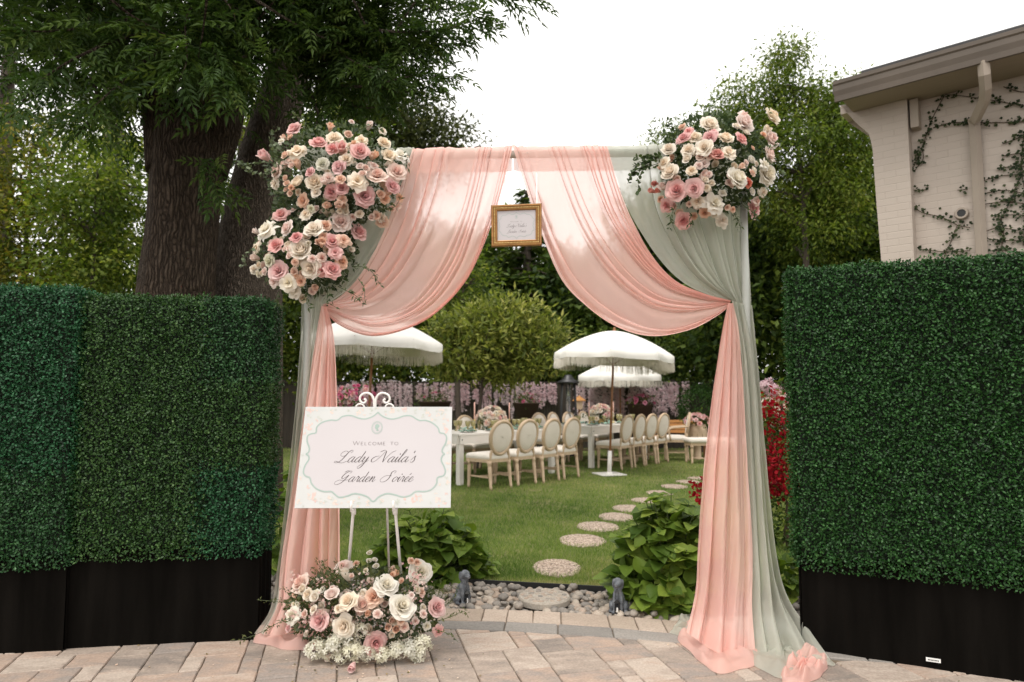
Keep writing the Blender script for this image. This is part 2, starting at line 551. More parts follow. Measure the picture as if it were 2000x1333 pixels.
def clip(poly, p0, nrm):
    out = []
    for i in range(len(poly)):
        a, b = np.array(poly[i]), np.array(poly[(i+1)%len(poly)])
        da, db = np.dot(a-p0, nrm), np.dot(b-p0, nrm)
        if da >= 0: out.append(tuple(a))
        if da*db < 0: out.append(tuple(a+(b-a)*da/(da-db)))
    return out
ANG = math.radians(13.9)
ea, eb = np.array([math.cos(ANG), math.sin(ANG)]), np.array([-math.sin(ANG), math.cos(ANG)])
U = .094
rs = random.Random(5)
GA, GB = 108, 58
occ = np.zeros((GA, GB), bool)
org = np.array([-4.6, -0.2])
rest = MB(); nrest = 0; npav = 0
SIZES = [(2,3),(3,3),(3,2),(2,2),(3,3),(2,3),(3,2),(3,3)]
for b in range(GB):
    for a in range(GA):
        if occ[a, b]: continue
        rs.shuffle(SIZES)
        done = False
        for w, d in SIZES+[(2,2),(2,1),(1,2),(1,1)]:
            if a+w <= GA and b+d <= GB and not occ[a:a+w, b:b+d].any():
                occ[a:a+w, b:b+d] = True; done = True; break
        if not done: continue
        corners = [org+ea*U*(a+i)+eb*U*(b+j) for i, j in ((0,0),(w,0),(w,d),(0,d))]
        cx, cy = sum(corners)/4
        if cy > float(edge_low(cx))+.35 or cy < -1.2 or abs(cx) > 4.6: continue
        ye = float(edge_low(cx)); sl = float(edge_low(cx+.05)-edge_low(cx-.05))/.1
        nr = np.array([sl, -1.0])/math.hypot(sl, 1)
        poly = clip([tuple(c) for c in corners], np.array([cx, ye]), nr)
        if len(poly) < 3: continue
        ar = 0.5*abs(sum(poly[i][0]*poly[(i+1)%len(poly)][1]-poly[(i+1)%len(poly)][0]*poly[i][1] for i in range(len(poly))))
        if ar < .003: continue
        if cy > 2.95 and abs(cx) < 2.9:
            pm = MB(); stone_poly(pm, poly, h=rs.uniform(-.002,.002), rng=rs)
            o = obj('paver', pm, m_paver, patio); npav += 1
        else:
            stone_poly(rest, poly, h=rs.uniform(-.002,.002), rng=rs)
o = obj('paver_field', rest, m_paver, patio); o['kind'] = 'stuff'
# border courses
def course(f_out, f_in, lens, mname, name):
    x = -3.4
    while x < 3.6:
        L = rs.choice(lens)*rs.uniform(.92,1.08)
        x2 = x+L
        poly = [(x, float(f_in(x))), (x2, float(f_in(x2))), (x2+.012, float(f_out(x2+.012))), (x+.012, float(f_out(x+.012)))]
        pm = MB(); stone_poly(pm, poly, h=.002, rng=rs)
        obj(name, pm, mname, patio)
        x = x2
course(edge_top, edge_mid, [.16,.17,.29,.17,.18], m_cream, 'border_stone')
course(edge_mid, edge_low, [.30,.26,.42], m_grey, 'border_stone')

# ------------------------------------------------------------------ lawn, its edging and the pebble bed
def lawn_edge(x):
    x = np.asarray(x, float)
    a, b = gnd(950,1139), gnd(1195,1152)
    return a.y+(x-a.x)*(b.y-a.y)/(b.x-a.x)*np.where(x > -2, 1, 1)
m_lawn = mat('lawn_soil', [(.10,.12,.04),(.14,.16,.055),(.20,.18,.09)], rough=.95, scale=1.6, detail=8, spec=.1)
mb = MB()
xs = np.linspace(-16, 16, 65)
yy = np.clip(lawn_edge(xs), 4.4, 6.5)
lo = np.stack([xs, yy, np.full_like(xs, -.004)], 1); hi = np.stack([xs, np.full_like(xs, 40.0), np.full_like(xs, -.004)], 1)
mb.add(np.concatenate([lo, hi]), [np.stack([np.arange(64), np.arange(1,65), np.arange(66,130), np.arange(65,129)], 1)])
tag(obj('lawn', mb, m_lawn), kind='structure')

# grass blades, denser and finer towards the patio
m_grass = leafmat('grass_blades', [(.065,.135,.025),(.15,.235,.046),(.265,.325,.088),(.48,.42,.22)], trans=.25, rough=.55, spec=.25)
K = 210000
g = np.random.default_rng(3)
s = g.random(K)
Yb = 1/(1/4.7*(1-s)+1/19.0*s)
Yb = Yb+g.normal(size=K)*.02
Xb = (g.random(K)*.86-.42)*Yb+g.normal(size=K)*.05
keep = Yb > lawn_edge(Xb)+.01
Xb, Yb = Xb[keep], Yb[keep]; K = len(Xb)
pat = (np.sin(Xb*1.7+.6*np.sin(Yb*.9))*np.sin(Yb*1.3+1.2*np.sin(Xb*.8))+.6*np.sin(Xb*4.1+2)*np.sin(Yb*3.3)
       +.5*np.sin(Xb*9+Yb*5)*np.sin(Yb*8-Xb*3))*.5
ang = g.random(K)*2*PI
lean = g.random(K)*.9
hgt = (.022+.026*g.random(K))*(1+.02*(Yb-5))
dirs = np.stack([np.cos(ang)*lean, np.sin(ang)*lean, np.ones(K)], 1)
nr = np.stack([-np.sin(ang), np.cos(ang), np.zeros(K)], 1)
M = frames(dirs, nr)
wid = .0036*(.7+.6*g.random(K))*np.maximum(Yb/5,1)**.9
BL = (arr([(-.5,0,0),(.5,0,0),(.0,1,0)]), [np.array([(0,1,2)])])
for sx, sy, w, h in [(688,587,315,115),(853,411,300,82),(951,322,273,65),(1072,260,230,55),(1155,205,222,46),(1265,153,195,34),(1352,105,175,31),(1445,64,170,27),(1535,34,160,21),(1605,11,150,17)]:
    c_ = gnd(880+sx/3.308, 930+sy/3.308, .012); nn_, ff_ = gnd(880+sx/3.308, 930+(sy+h/2)/3.308, .012), gnd(880+sx/3.308, 930+(sy-h/2)/3.308, .012)
    rx_ = (gnd(880+(sx+w/2)/3.308, 930+sy/3.308, .012).x-gnd(880+(sx-w/2)/3.308, 930+sy/3.308, .012).x)/2
    wid = np.where(((Xb-c_.x)/rx_)**2+((Yb-(nn_.y+ff_.y)/2)/((ff_.y-nn_.y)/2))**2 < g.uniform(.72,1.0,K)**2, 0, wid)
mb = MB()
edge_dry = np.exp(-((Yb-lawn_edge(Xb))/.12)**2)*.55
scatter(mb, BL[0], BL[1], M, np.stack([Xb, Yb, np.full(K, -.006)], 1), np.stack([wid, hgt, wid], 1),
        np.clip(.42+.46*pat+.20*g.normal(size=K)+edge_dry, 0, 1))
tag(obj('grass', mb, m_grass), 'short green lawn grass with paler worn patches under the dining chairs', 'grass', kind='stuff')

m_black = mat('black_plastic', [(.012,.012,.012),(.02,.02,.02)], rough=.5)
mb = MB()
xs = np.linspace(-3.2, 3.4, 34); ye = lawn_edge(xs)
P = np.stack([xs, ye-.012, np.full_like(xs, .012)], 1)
for i in range(33):
    a, b = P[i], P[i+1]
    V = arr([a+(0,-.006,-.08), b+(0,-.006,-.08), b+(0,.006,-.08), a+(0,.006,-.08), a+(0,-.006,.012), b+(0,-.006,.012), b+(0,.006,.012), a+(0,.006,.012)])
    mb.add(V, box(0,0,0,1,1,1)[1])
tag(obj('lawn_edging', mb, m_black), 'thin black plastic strip between the lawn and the river pebbles', 'edging')

mb = MB()
xs = np.linspace(-3.2, 3.4, 34)
lo = np.stack([xs, edge_top(xs)-.003, np.full_like(xs, -.03)], 1); hi = np.stack([xs, lawn_edge(xs), np.full_like(xs, -.03)], 1)
mb.add(np.concatenate([lo, hi]), [np.stack([np.arange(33), np.arange(1,34), np.arange(35,68), np.arange(34,67)], 1)])
bed = tag(obj('pebble_bed', mb, m_soil), kind='structure')
m_pebble = stonemat('river_pebble', [(.17,.155,.14),(.28,.245,.21),(.38,.325,.27),(.32,.235,.18),(.44,.385,.32)], rough=.55, bump=.15)
pebs = []
for k in range(6):
    V, F = ellipsoid((0,0,0), (1,1,1), 10, 7)
    q = np.random.default_rng(k)
    w = q.normal(size=(3,3))
    V = V*(1+.13*np.sin(V@w[0]*2.1+k)[:,None]+.08*np.sin(V@w[1]*3.2)[:,None])
    mbp = MB(); mbp.add(V, F); VV, FF, TT = mbp.geo()
    me = make_mesh('pebble', VV, FF, TT, True); me.materials.append(m_pebble)
    pebs.append(me)
q = random.Random(9)
placed = []
disc_c = gnd(1063, 1168, .02)
far = MB(); tries = 0; npeb = 0
for lay in range(2):
    tries = 0
    while tries < (9000 if lay == 0 else 900):
        tries += 1
        x = q.uniform(-1.9, 2.2); a, b = float(edge_top(x))+.02, float(lawn_edge(x))-.035
        y = q.uniform(a, b)
        r = q.uniform(.018,.035)
        if math.hypot(x-disc_c.x, (y-disc_c.y)*1.05) < .17+r*.6: continue
        if lay == 0 and any((x-p[0])**2+((y-p[1])*1.25)**2 < (r+p[2])**2*.62 for p in placed): continue
        if lay == 0: placed.append((x, y, r))
        elif q.random() < .82: continue
        sx, sy, sz = r*q.uniform(1.0,1.5), r*q.uniform(.8,1.1), r*q.uniform(.55,.8)
        z = -.03+sz*.8+(0.03 if lay else 0)
        rot = (q.uniform(-.35,.35), q.uniform(-.35,.35), q.uniform(0, 6.28))
        if -.75 < x < 1.25 and npeb < 300:
            o = link_obj('pebble', q.choice(pebs), None, bed); npeb += 1
            o.location = (x, y, z); o.rotation_euler = rot; o.scale = (sx, sy, sz)
        else:
            me = q.choice(pebs)
            V = np.empty(len(me.vertices)*3, np.float32); me.vertices.foreach_get('co', V)
            V = V.reshape(-1,3)*arr((sx,sy,sz))
            far.add(V, [grid_faces(10,7,True)], M=rotz(rot[2]), loc=(x,y,z))
o = obj('pebbles', far, m_pebble, bed, smooth=True); o['kind'] = 'stuff'

# round stepping stones -------------------------------------------------------------
m_agg, t = new_mat('exposed_aggregate')
out = N(t,'ShaderNodeOutputMaterial'); b = N(t,'ShaderNodeBsdfPrincipled'); tc = N(t,'ShaderNodeTexCoord')
vo = N(t,'ShaderNodeTexVoronoi'); vo.inputs['Scale'].default_value = 55
t.links.new(tc.outputs['Object'], vo.inputs['Vector'])
sep = N(t,'ShaderNodeSeparateColor'); t.links.new(vo.outputs['Color'], sep.inputs[0])
r = ramp(t, [(.33,.25,.19),(.48,.37,.29),(.60,.48,.385),(.42,.33,.265)]); t.links.new(sep.outputs[0], r.inputs['Fac'])
r2 = ramp(t, [(1,1,1),(1,1,1),(.35,.32,.3)], [0,.45,.75]); t.links.new(vo.outputs['Distance'], r2.inputs['Fac'])
mm = N(t,'ShaderNodeMixRGB', blend_type='MULTIPLY'); mm.inputs[0].default_value = 1
t.links.new(r.outputs[0], mm.inputs[1]); t.links.new(r2.outputs[0], mm.inputs[2]); t.links.new(mm.outputs[0], b.inputs['Base Color'])
b.inputs['Roughness'].default_value = .8
iv = N(t,'ShaderNodeMath', operation='SUBTRACT'); iv.inputs[0].default_value = 1; t.links.new(vo.outputs['Distance'], iv.inputs[1])
bn = N(t,'ShaderNodeBump'); bn.inputs['Strength'].default_value = .7; bn.inputs['Distance'].default_value = .012
t.links.new(iv.outputs[0], bn.inputs['Height']); t.links.new(bn.outputs[0], b.inputs['Normal']); t.links.new(b.outputs[0], out.inputs[0])
step_px = [(688,587,315,115),(853,411,300,82),(951,322,273,65),(1072,260,230,55),(1155,205,222,46),(1265,153,195,34),(1352,105,175,31),(1445,64,170,27),(1535,34,160,21),(1605,11,150,17)]
ordn = ['nearest the pebble bed','second from the pebble bed','third from the pebble bed','fourth from the pebble bed','fifth from the pebble bed',
        'sixth from the pebble bed','seventh from the pebble bed','eighth from the pebble bed','ninth from the pebble bed','farthest of those in view']
for i, (sx, sy, w, h) in enumerate(step_px):
    px, py = 880+sx/3.308, 930+sy/3.308
    c = gnd(px, py, .012)
    near, farp = gnd(px, py+h/3.308/2, .012), gnd(px, py-h/3.308/2, .012)
    ry = (farp.y-near.y)/2
    rx = (gnd(px+w/3.308/2, py, .012).x-gnd(px-w/3.308/2, py, .012).x)/2
    cy = (near.y+farp.y)/2
    mb = MB()
    a = np.linspace(0, 2*PI, 30, endpoint=False)
    wob = 1+.012*np.sin(3*a+i)+.01*np.sin(7*a+2*i)
    rings = []
    for f, z in ((1.0,-.03),(1.0,.002),(.965,.008)):
        rings.append(np.stack([np.cos(a)*rx*f*wob, np.sin(a)*ry*f*wob, np.full_like(a, z)], 1))
    V = np.concatenate(rings)+arr((c.x, cy, 0))
    mb.add(V, [grid_faces(30,3,True), np.array([list(range(60,90))])])
    tag(obj('stepping_stone', mb, m_agg), f'round pebble-faced stepping stone set in the lawn, {ordn[i]}', 'stepping stone', 'round stepping stones across the lawn')
# thick round stone lying in the pebbles, its top set with flat pebbles
sr = thing('pebble_top_stone', 'thick round stone slab with flat pebbles set in its top, lying in the pebble bed', 'stepping stone', (disc_c.x, disc_c.y, -.02))
mb = MB(); mb.add(*lathe([(.150,0),(.168,.012),(.170,.045),(.163,.056),(.0,.058)], 32))
m_slab = stonemat('slab_concrete', [(.30,.26,.22),(.36,.32,.27),(.40,.36,.31)], bump=.4)
obj('slab', mb, m_slab, sr, smooth=False, world=False)
qq = random.Random(3); spots = []
for _ in range(2500):
    a, rr = qq.uniform(0,6.28), .145*math.sqrt(qq.random())
    x, y = rr*math.cos(a), rr*math.sin(a)
    if any(math.hypot(x-p[0], y-p[1]) < .034 for p in spots): continue
    spots.append((x,y))
for x, y in spots:
    o = link_obj('flat_pebble', qq.choice(pebs), None, sr)
    o.location = (x, y, .056); o.rotation_euler = (0,0,qq.uniform(0,6)); o.scale = (qq.uniform(.017,.023), qq.uniform(.012,.017), .006)

# ------------------------------------------------------------------ house on the right
e_dir = Vector((.747,-.664,0)).normalized(); in_dir = Vector((.664,.747,0)).normalized()
HO = at(1630, 200, 6.5)            # lower front corner of the gutter
HANG = math.atan2(e_dir.y, e_dir.x)
house = thing('house', 'pale brick house corner with grey gutter and creeping ivy above the right hedge', 'house', (HO.x, HO.y, 0), HANG)
def hloc(p):
    d = p-Vector((HO.x, HO.y, 0)); return Vector((d.dot(e_dir), d.dot(in_dir), p.z))
def hplane(px, py, off):
    """house-local point seen at a pixel on the plane parallel to the wall, off metres behind the eave"""
    d = ray(px, py); c = Vector((0,0,CAM_H)); p0 = Vector((HO.x,HO.y,0))+in_dir*off
    t_ = (p0-c).dot(in_dir)/d.dot(in_dir)
    return hloc(c+d*t_)
WALL = .55
ez = HO.z
# painted brick
m_brick, t = new_mat('painted_brick')
out = N(t,'ShaderNodeOutputMaterial'); b = N(t,'ShaderNodeBsdfPrincipled'); tc = N(t,'ShaderNodeTexCoord')
sx_ = N(t,'ShaderNodeSeparateXYZ'); cb = N(t,'ShaderNodeCombineXYZ'); t.links.new(tc.outputs['Object'], sx_.inputs[0])
t.links.new(sx_.outputs[0], cb.inputs[0]); t.links.new(sx_.outputs[2], cb.inputs[1])
bk = N(t,'ShaderNodeTexBrick'); bk.inputs['Scale'].default_value = 1; bk.inputs['Brick Width'].default_value = .21; bk.inputs['Row Height'].default_value = .068
bk.inputs['Mortar Size'].default_value = .006; bk.inputs['Mortar Smooth'].default_value = .6
bk.inputs['Color1'].default_value = (.465,.40,.345,1); bk.inputs['Color2'].default_value = (.48,.415,.36,1); bk.inputs['Mortar'].default_value = (.45,.387,.334,1)
t.links.new(cb.outputs[0], bk.inputs['Vector']); t.links.new(bk.outputs['Color'], b.inputs['Base Color'])
b.inputs['Roughness'].default_value = .75; b.inputs['Specular IOR Level'].default_value = .2
nz = N(t,'ShaderNodeTexNoise'); nz.inputs['Scale'].default_value = 14; nz.inputs['Detail'].default_value = 5; t.links.new(tc.outputs['Object'], nz.inputs['Vector'])
hm = N(t,'ShaderNodeMath', operation='MULTIPLY_ADD'); hm.inputs[1].default_value = .5; t.links.new(nz.outputs['Fac'], hm.inputs[0]); 
iv = N(t,'ShaderNodeMath', operation='SUBTRACT'); iv.inputs[0].default_value = 1; t.links.new(bk.outputs['Fac'], iv.inputs[1]); t.links.new(iv.outputs[0], hm.inputs[2])
bn = N(t,'ShaderNodeBump'); bn.inputs['Strength'].default_value = .35; bn.inputs['Distance'].default_value = .005
t.links.new(hm.outputs[0], bn.inputs['Height']); t.links.new(bn.outputs[0], b.inputs['Normal']); t.links.new(b.outputs[0], out.inputs[0])
m_trim = mat('taupe_trim', [(.34,.285,.235),(.37,.31,.255)], rough=.6, scale=5)
m_gutter = mat('gutter_metal', [(.095,.075,.058),(.12,.094,.073)], rough=.45, scale=3)
m_soffit = mat('soffit_boards', [(.26,.215,.17),(.30,.25,.20)], rough=.7, scale=4, stretch=(1,30,1))
m_solar = mat('roof_panel', [(.07,.07,.073),(.10,.10,.103)], rough=.35, scale=2)
m_roof = mat('roof_shingle', [(.10,.09,.085),(.16,.145,.13)], rough=.9, scale=12, bump=.5)
x0 = hplane(1716, 400, WALL).x
mb = MB(); mb.add(*box((x0+9)/2, WALL+.15, ez/2+.05, 9-x0, .3, ez-.1+.2))
obj('wall', mb, m_brick, house, world=False)
# pier at the corner with a flared corbel carrying the eave return
pier_off = WALL-.14
pts = [(1641,206),(1668,236),(1697,262),(1704,290),(1712,400),(1722,520)]
L = [hplane(px, py, pier_off) for px, py in pts]
L.append(Vector((L[-1].x+.03, pier_off, -.05)))
xr = hplane(1778, 350, pier_off).x
prof = [(p.x, p.z) for p in L]+[(xr, -.05), (xr, ez+.02), (prof0 := L[0].x, ez+.02)]
n = len(prof)
V = arr([(x, pier_off, z) for x, z in prof]+[(x, WALL+.12, z) for x, z in prof])
F = [list(range(n)), list(range(2*n-1, n-1, -1))]+[(i, n+i, n+(i+1)%n, (i+1)%n) for i in range(n)]
mb = MB(); mb.add(V, F); obj('corner_pier', mb, m_brick, house, world=False)
# eave: gutter, fascia, soffit, roof
gh = .20
mb = MB()
pr = [(0,0),(-.006,.05),(-.018,.10),(-.020,.15),(-.030,.165),(-.032,gh),(.03,gh),(.03,0)]
n = len(pr)
V = arr([(-.0, y, ez+z) for y, z in pr]+[(9.0, y, ez+z) for y, z in pr])
mb.add(V, [tuple(range(n)), tuple(range(2*n-1, n-1, -1))]+[(i, n+i, n+(i+1)%n, (i+1)%n) for i in range(n)])
obj('gutter', mb, m_gutter, house, world=False)
mb = MB(); mb.add(*box(4.53, .34, ez+.035, 8.94, .60, .05)); obj('soffit', mb, m_soffit, house, world=False)
mb = MB(); mb.add(arr([(-.02,.02,ez+gh-.01),(9,.02,ez+gh-.01),(9,4.5,ez+1.6),(-.02,4.5,ez+1.6),(-.02,.02,ez+.09),(9,.02,ez+.09),(9,4.5,ez+1.4),(-.02,4.5,ez+1.4)]), [(0,1,2,3),(7,6,5,4),(0,4,5,1),(1,5,6,2),(2,6,7,3),(3,7,4,0)])
roof = obj('roof', mb, m_roof, house, world=False)
s0 = hplane(1680, 150, .12).x
mb = MB(); mb.add(*bevbox(0,0,0, 8.7-s0, 1.6, .06, .006), M=rotx(math.atan2(1.4,4.5)), loc=((s0+8.7)/2, .12+.8, ez+gh+.065+.25)); obj('solar_panel', mb, m_solar, roof, world=False)
# bracket beside the pier, downspout, round vent
bx = hplane(1788, 200, WALL-.03).x
mb = MB(); mb.add(*box(bx, WALL-.06, ez-.14, .07, .12, .28)); obj('bracket', mb, m_trim, house, world=False)
d1 = hplane(1922, 150, .02); d2 = hplane(1905, 270, WALL-.06); d0 = hplane(1905, 520, WALL-.06)
path = smooth_path([(d1.x,.03,ez+.02),(d1.x,.05,ez-.12),(d1.x-.02,.20,ez-.24),(d2.x,WALL-.10,d2.z+.12),(d2.x,WALL-.055,d2.z-.02),(d2.x,WALL-.055,1.0),(d2.x,WALL-.055,0)], 40)
mb = MB(); mb.add(*tube(path, .046, 4)); obj('downspout', mb, m_trim, house, world=False)
vc = hplane(1879, 418, WALL)
mb = MB(); mb.add(*lathe([(.055,0),(.06,.02),(.052,.04),(.036,.04),(.034,.0)], 20), M=rotx(PI/2), loc=(vc.x, WALL, vc.z)); v_ = obj('vent_pipe', mb, m_trim, house, world=False)
mb = MB(); mb.add(*lathe([(.0,.0),(.037,.0),(.037,.034),(.0,.034)], 20), M=rotx(PI/2), loc=(vc.x, WALL, vc.z)); obj('vent_mouth', mb, m_black, v_, world=False)
# creeping fig on the wall: thin stems with small leaves
m_ivy = leafmat('wall_ivy', [(.012,.022,.008),(.025,.04,.014),(.045,.06,.02)], trans=.15)
m_twig = mat('twig', [(.07,.05,.035),(.11,.08,.055)], rough=.9, scale=20)
vines = [[(1778,340),(1800,290),(1822,230),(1846,185),(1862,165)],[(1846,185),(1880,188),(1930,195),(1990,205),(2040,210)],[(1800,290),(1803,310),(1785,335)],
 [(1822,250),(1860,240),(1930,240),(2000,238),(2050,236)],[(1782,400),(1800,415),(1840,425),(1870,440),(1895,445)],[(1870,440),(1858,470),(1845,500),(1838,515)],
 [(1783,372),(1812,371)],[(1800,488),(1850,492),(1895,490)],[(1916,355),(1950,345),(2000,340)],[(1916,380),(1960,372),(2010,380)],[(1918,400),(1960,395),(2020,400)],
 [(1940,425),(1975,420),(2020,422)],[(1918,455),(1950,445),(1990,450),(2030,445)],[(1918,465),(1960,470),(2020,470)],[(1955,425),(1960,455),(1955,490)],[(1918,492),(1960,490),(2020,495)],
 [(1948,330),(1985,325),(2030,330)],[(1958,305),(1995,300),(2030,305)],[(1958,282),(1990,270),(2030,265)],[(1870,372),(1890,370)],[(2000,260),(1995,330),(2005,400),(1998,480)],[(1960,170),(2000,180),(2040,165)],[(1990,350),(1975,390),(1960,420)]]
st = MB(); lv = MB(); g = np.random.default_rng(8)
for vn in vines:
    P = smooth_path([tuple(hplane(px, py, WALL-.012)) for px, py in vn], 30)
    st.add(*tube(P, .004, 4))
    Ltot = np.linalg.norm(np.diff(P, axis=0), axis=1).sum()
    k = int(Ltot*85)
    idx = g.random(k)*28.9; i0 = idx.astype(int); f = (idx-i0)[:,None]
    T = P[i0]*(1-f)+P[i0+1]*f+np.stack([g.normal(size=k)*.02, -g.random(k)*.02, g.normal(size=k)*.02], 1)
    yd = np.stack([g.normal(size=k), -.3+0*g.random(k), g.normal(size=k)-.3], 1)
    scatter(lv, *LEAF2, frames(yd, np.tile(arr((0,-1,.2)), (k,1))+g.normal(size=(k,3))*.3), T, g.uniform(.018,.038,k), g.random(k))
vine = obj('ivy_stems', st, m_twig, house, world=False)
o = obj('ivy_leaves', lv, m_ivy, vine, world=False); o['kind'] = 'stuff'

# ------------------------------------------------------------------ timber fence at the end of the lawn
FY = 17.2
m_fence = mat('dark_fence', [(.03,.024,.019),(.055,.043,.033)], rough=.9, scale=4, stretch=(3,3,.4), source='noise')
fence = thing('timber_fence', 'dark timber board fence at the end of the lawn behind the hanging blossoms', 'fence', (0, FY, 0))
mbx = MB(); mbx.add(*bevbox(0,0,0,.138,.02,1.62,.003)); V_,F_,T_ = mbx.geo(); me_board = make_mesh('board', V_, F_, T_); me_board.materials.append(m_fence)
for i in range(122):
    o = link_obj('board', me_board, None, fence); o.location = (-8.2+i*.142, random.uniform(-.004,.004), .80+random.uniform(-.01,.01))
for z in (.35, 1.3):
    mb = MB(); mb.add(*box(.45,.05,z,17.4,.05,.09)); obj('rail', mb, m_fence, fence, world=False)
mb = MB(); mb.add(*box(.45,.0,1.64,17.4,.10,.035)); obj('cap_rail', mb, m_fence, fence, world=False)
for i in range(8):
    mb = MB(); mb.add(*box(-8.2+i*2.45,.06,.85,.1,.1,1.72)); obj('post', mb, m_fence, fence, world=False)

# ================================================================== TREES
def barkmat(name, c1, c2, c3, scale=1.0):
    m, t = new_mat(name)
    out = N(t,'ShaderNodeOutputMaterial'); b = N(t,'ShaderNodeBsdfPrincipled'); tc = N(t,'ShaderNodeTexCoord')
    mp = N(t,'ShaderNodeMapping'); mp.inputs['Scale'].default_value = (9*scale,9*scale,1.2*scale)
    nw = N(t,'ShaderNodeTexNoise'); nw.inputs['Scale'].default_value = 5*scale; nw.inputs['Detail'].default_value = 3
    t.links.new(tc.outputs['Object'], nw.inputs['Vector'])
    ds = N(t,'ShaderNodeVectorMath', operation='MULTIPLY_ADD'); ds.inputs[1].default_value = (.09,.09,.09)
    t.links.new(nw.outputs['Color'], ds.inputs[0]); t.links.new(tc.outputs['Object'], ds.inputs[2]); t.links.new(ds.outputs[0], mp.inputs[0])
    vo = N(t,'ShaderNodeTexVoronoi', feature='DISTANCE_TO_EDGE'); vo.inputs['Scale'].default_value = 3.4
    t.links.new(mp.outputs[0], vo.inputs['Vector'])
    nz = N(t,'ShaderNodeTexNoise'); nz.inputs['Scale'].default_value = 6; nz.inputs['Detail'].default_value = 8; t.links.new(mp.outputs[0], nz.inputs['Vector'])
    r = ramp(t, [tuple(c*.6 for c in c1), c2, tuple(c*1.1 for c in c3)], [.15,.5,.95])
    ad = N(t,'ShaderNodeMath', operation='MULTIPLY_ADD'); ad.inputs[1].default_value = 1.6
    sb = N(t,'ShaderNodeMath', operation='MULTIPLY'); sb.inputs[1].default_value = .5; t.links.new(nz.outputs['Fac'], sb.inputs[0])
    t.links.new(vo.outputs['Distance'], ad.inputs[0]); t.links.new(sb.outputs[0], ad.inputs[2])
    t.links.new(ad.outputs[0], r.inputs['Fac']); t.links.new(r.outputs[0], b.inputs['Base Color'])
    b.inputs['Roughness'].default_value = .95; b.inputs['Specular IOR Level'].default_value = .1
    bn = N(t,'ShaderNodeBump'); bn.inputs['Strength'].default_value = 1; bn.inputs['Distance'].default_value = .075
    t.links.new(ad.outputs[0], bn.inputs['Height']); t.links.new(bn.outputs[0], b.inputs['Normal']); t.links.new(b.outputs[0], out.inputs[0])
    return m
m_bark1 = barkmat('bark_dark', (.03,.022,.017), (.075,.055,.041), (.125,.094,.07))
m_bark2 = barkmat('bark_grey', (.09,.072,.058), (.165,.132,.106), (.235,.19,.152), 1.5)
m_bark3 = mat('bark_far', [(.05,.038,.03),(.09,.07,.055)], rough=.95, scale=6, stretch=(4,4,1))

def trunk_geo(mb, pts, rad, n=28, rows=60, ridge=.03, seed=0):
    P = smooth_path([(*p, r) for p, r in zip(pts, rad)], rows)
    V, F = tube(P[:, :3], P[:, 3], n)
    q = np.random.default_rng(seed)
    c = np.repeat(P[:, :3], n, 0); d = V-c
    a = np.tile(np.linspace(0, 2*PI, n, endpoint=False), rows); h = V[:, 2]
    w = .45*np.sin(3*a+1.3*h+q.random()*6)+.35*np.sin(5*a-.8*h+q.random()*6)+.4*np.sin(9*a+.6*np.sin(2*h)+q.random()*6)
    V = c+d*(1+ridge*w)[:, None]
    mb.add(V, F)

def blob(px, py, Y, rpx, rpy, ry=None, n=40):
    c = at(px, py, Y)
    return (arr(c), arr((rpx*Y/FPX, ry if ry else rpx*Y/FPX*.9, rpy*Y/FPX)), n)
def clumps(blobs, g, shell=.35):
    C = []
    for c, r, n in blobs:
        d = rnd_dirs(n, g); rad = (shell+(1-shell)*g.random(n))**.6
        C.append(c+d*r*rad[:, None])
    return np.concatenate(C)
def leaves(mb, C, g, per, cr, tmpl, ln, wd, droop=.25, flat=.6, spread=.5):
    K = len(C)*per
    cen = np.repeat(C, per, 0)
    off = g.normal(size=(K, 3))*cr*arr((1,1,flat))
    yd = unit(off)*.8+g.normal(size=(K, 3))*.55+arr((0,0,-droop))
    nr = g.normal(size=(K, 3))*spread+arr((0,-.15,1))
    L = ln*g.uniform(.65, 1.25, K)
    v = np.clip(np.repeat(g.normal(size=len(C))*.25+.47, per)+g.normal(size=K)*.15, 0, 1)
    scatter(mb, *tmpl, frames(yd, nr), cen+off, np.stack([L*wd, L, L*wd], 1), v)
def limbs(mb, base_pts, C, g, k=14, r0=.06, bend=.15):
    B = arr(base_pts)
    for c in C[g.permutation(len(C))[:k]]:
        low = B[B[:, 2] < c[2]+.2]
        if len(low) == 0: low = B[:1]
        b0 = low[np.argmin(np.linalg.norm(low-c, axis=1)+.4*np.abs(low[:, 2]-c[2]+.8))]
        mid = (b0+c)/2+g.normal(size=3)*bend*np.linalg.norm(c-b0)*.6+arr((0,0,.1*np.linalg.norm(c-b0)))
        P = smooth_path([b0, mid, c], 8)
        mb.add(*tube(P, np.linspace(r0, r0*.15, 8), 5))
def tree(name, label, foot, top, r0, blobs, lm, bark, seed, per=40, cr=.35, tmpl=LEAF2, ln=.1, wd=.5, droop=.25, nl=14, group=None, shell=.35, flat=.7, lr=.06, cat='tree', bend=.3):
    g = np.random.default_rng(seed)
    foot, top = arr(foot), arr(top)
    t_ = thing(name, label, cat, tuple(foot), group=group)
    mid = (foot+top)/2+g.normal(size=3)*arr((1,1,0))*bend*.3
    P = smooth_path([foot-arr((0,0,.1)), mid, top], 14)
    mb = MB(); mb.add(*tube(P, np.linspace(r0, r0*.35, 14)+r0*.25*np.exp(-np.linspace(0,14,14)), 10))
    C = clumps(blobs, g, shell)
    limbs(mb, P[4:], C, g, nl, lr)
    obj('trunk', mb, bark, t_, smooth=True)
    mb = MB(); leaves(mb, C, g, per, cr, tmpl, ln, wd, droop, flat)
    o = obj('crown', mb, lm, t_)
    return t_

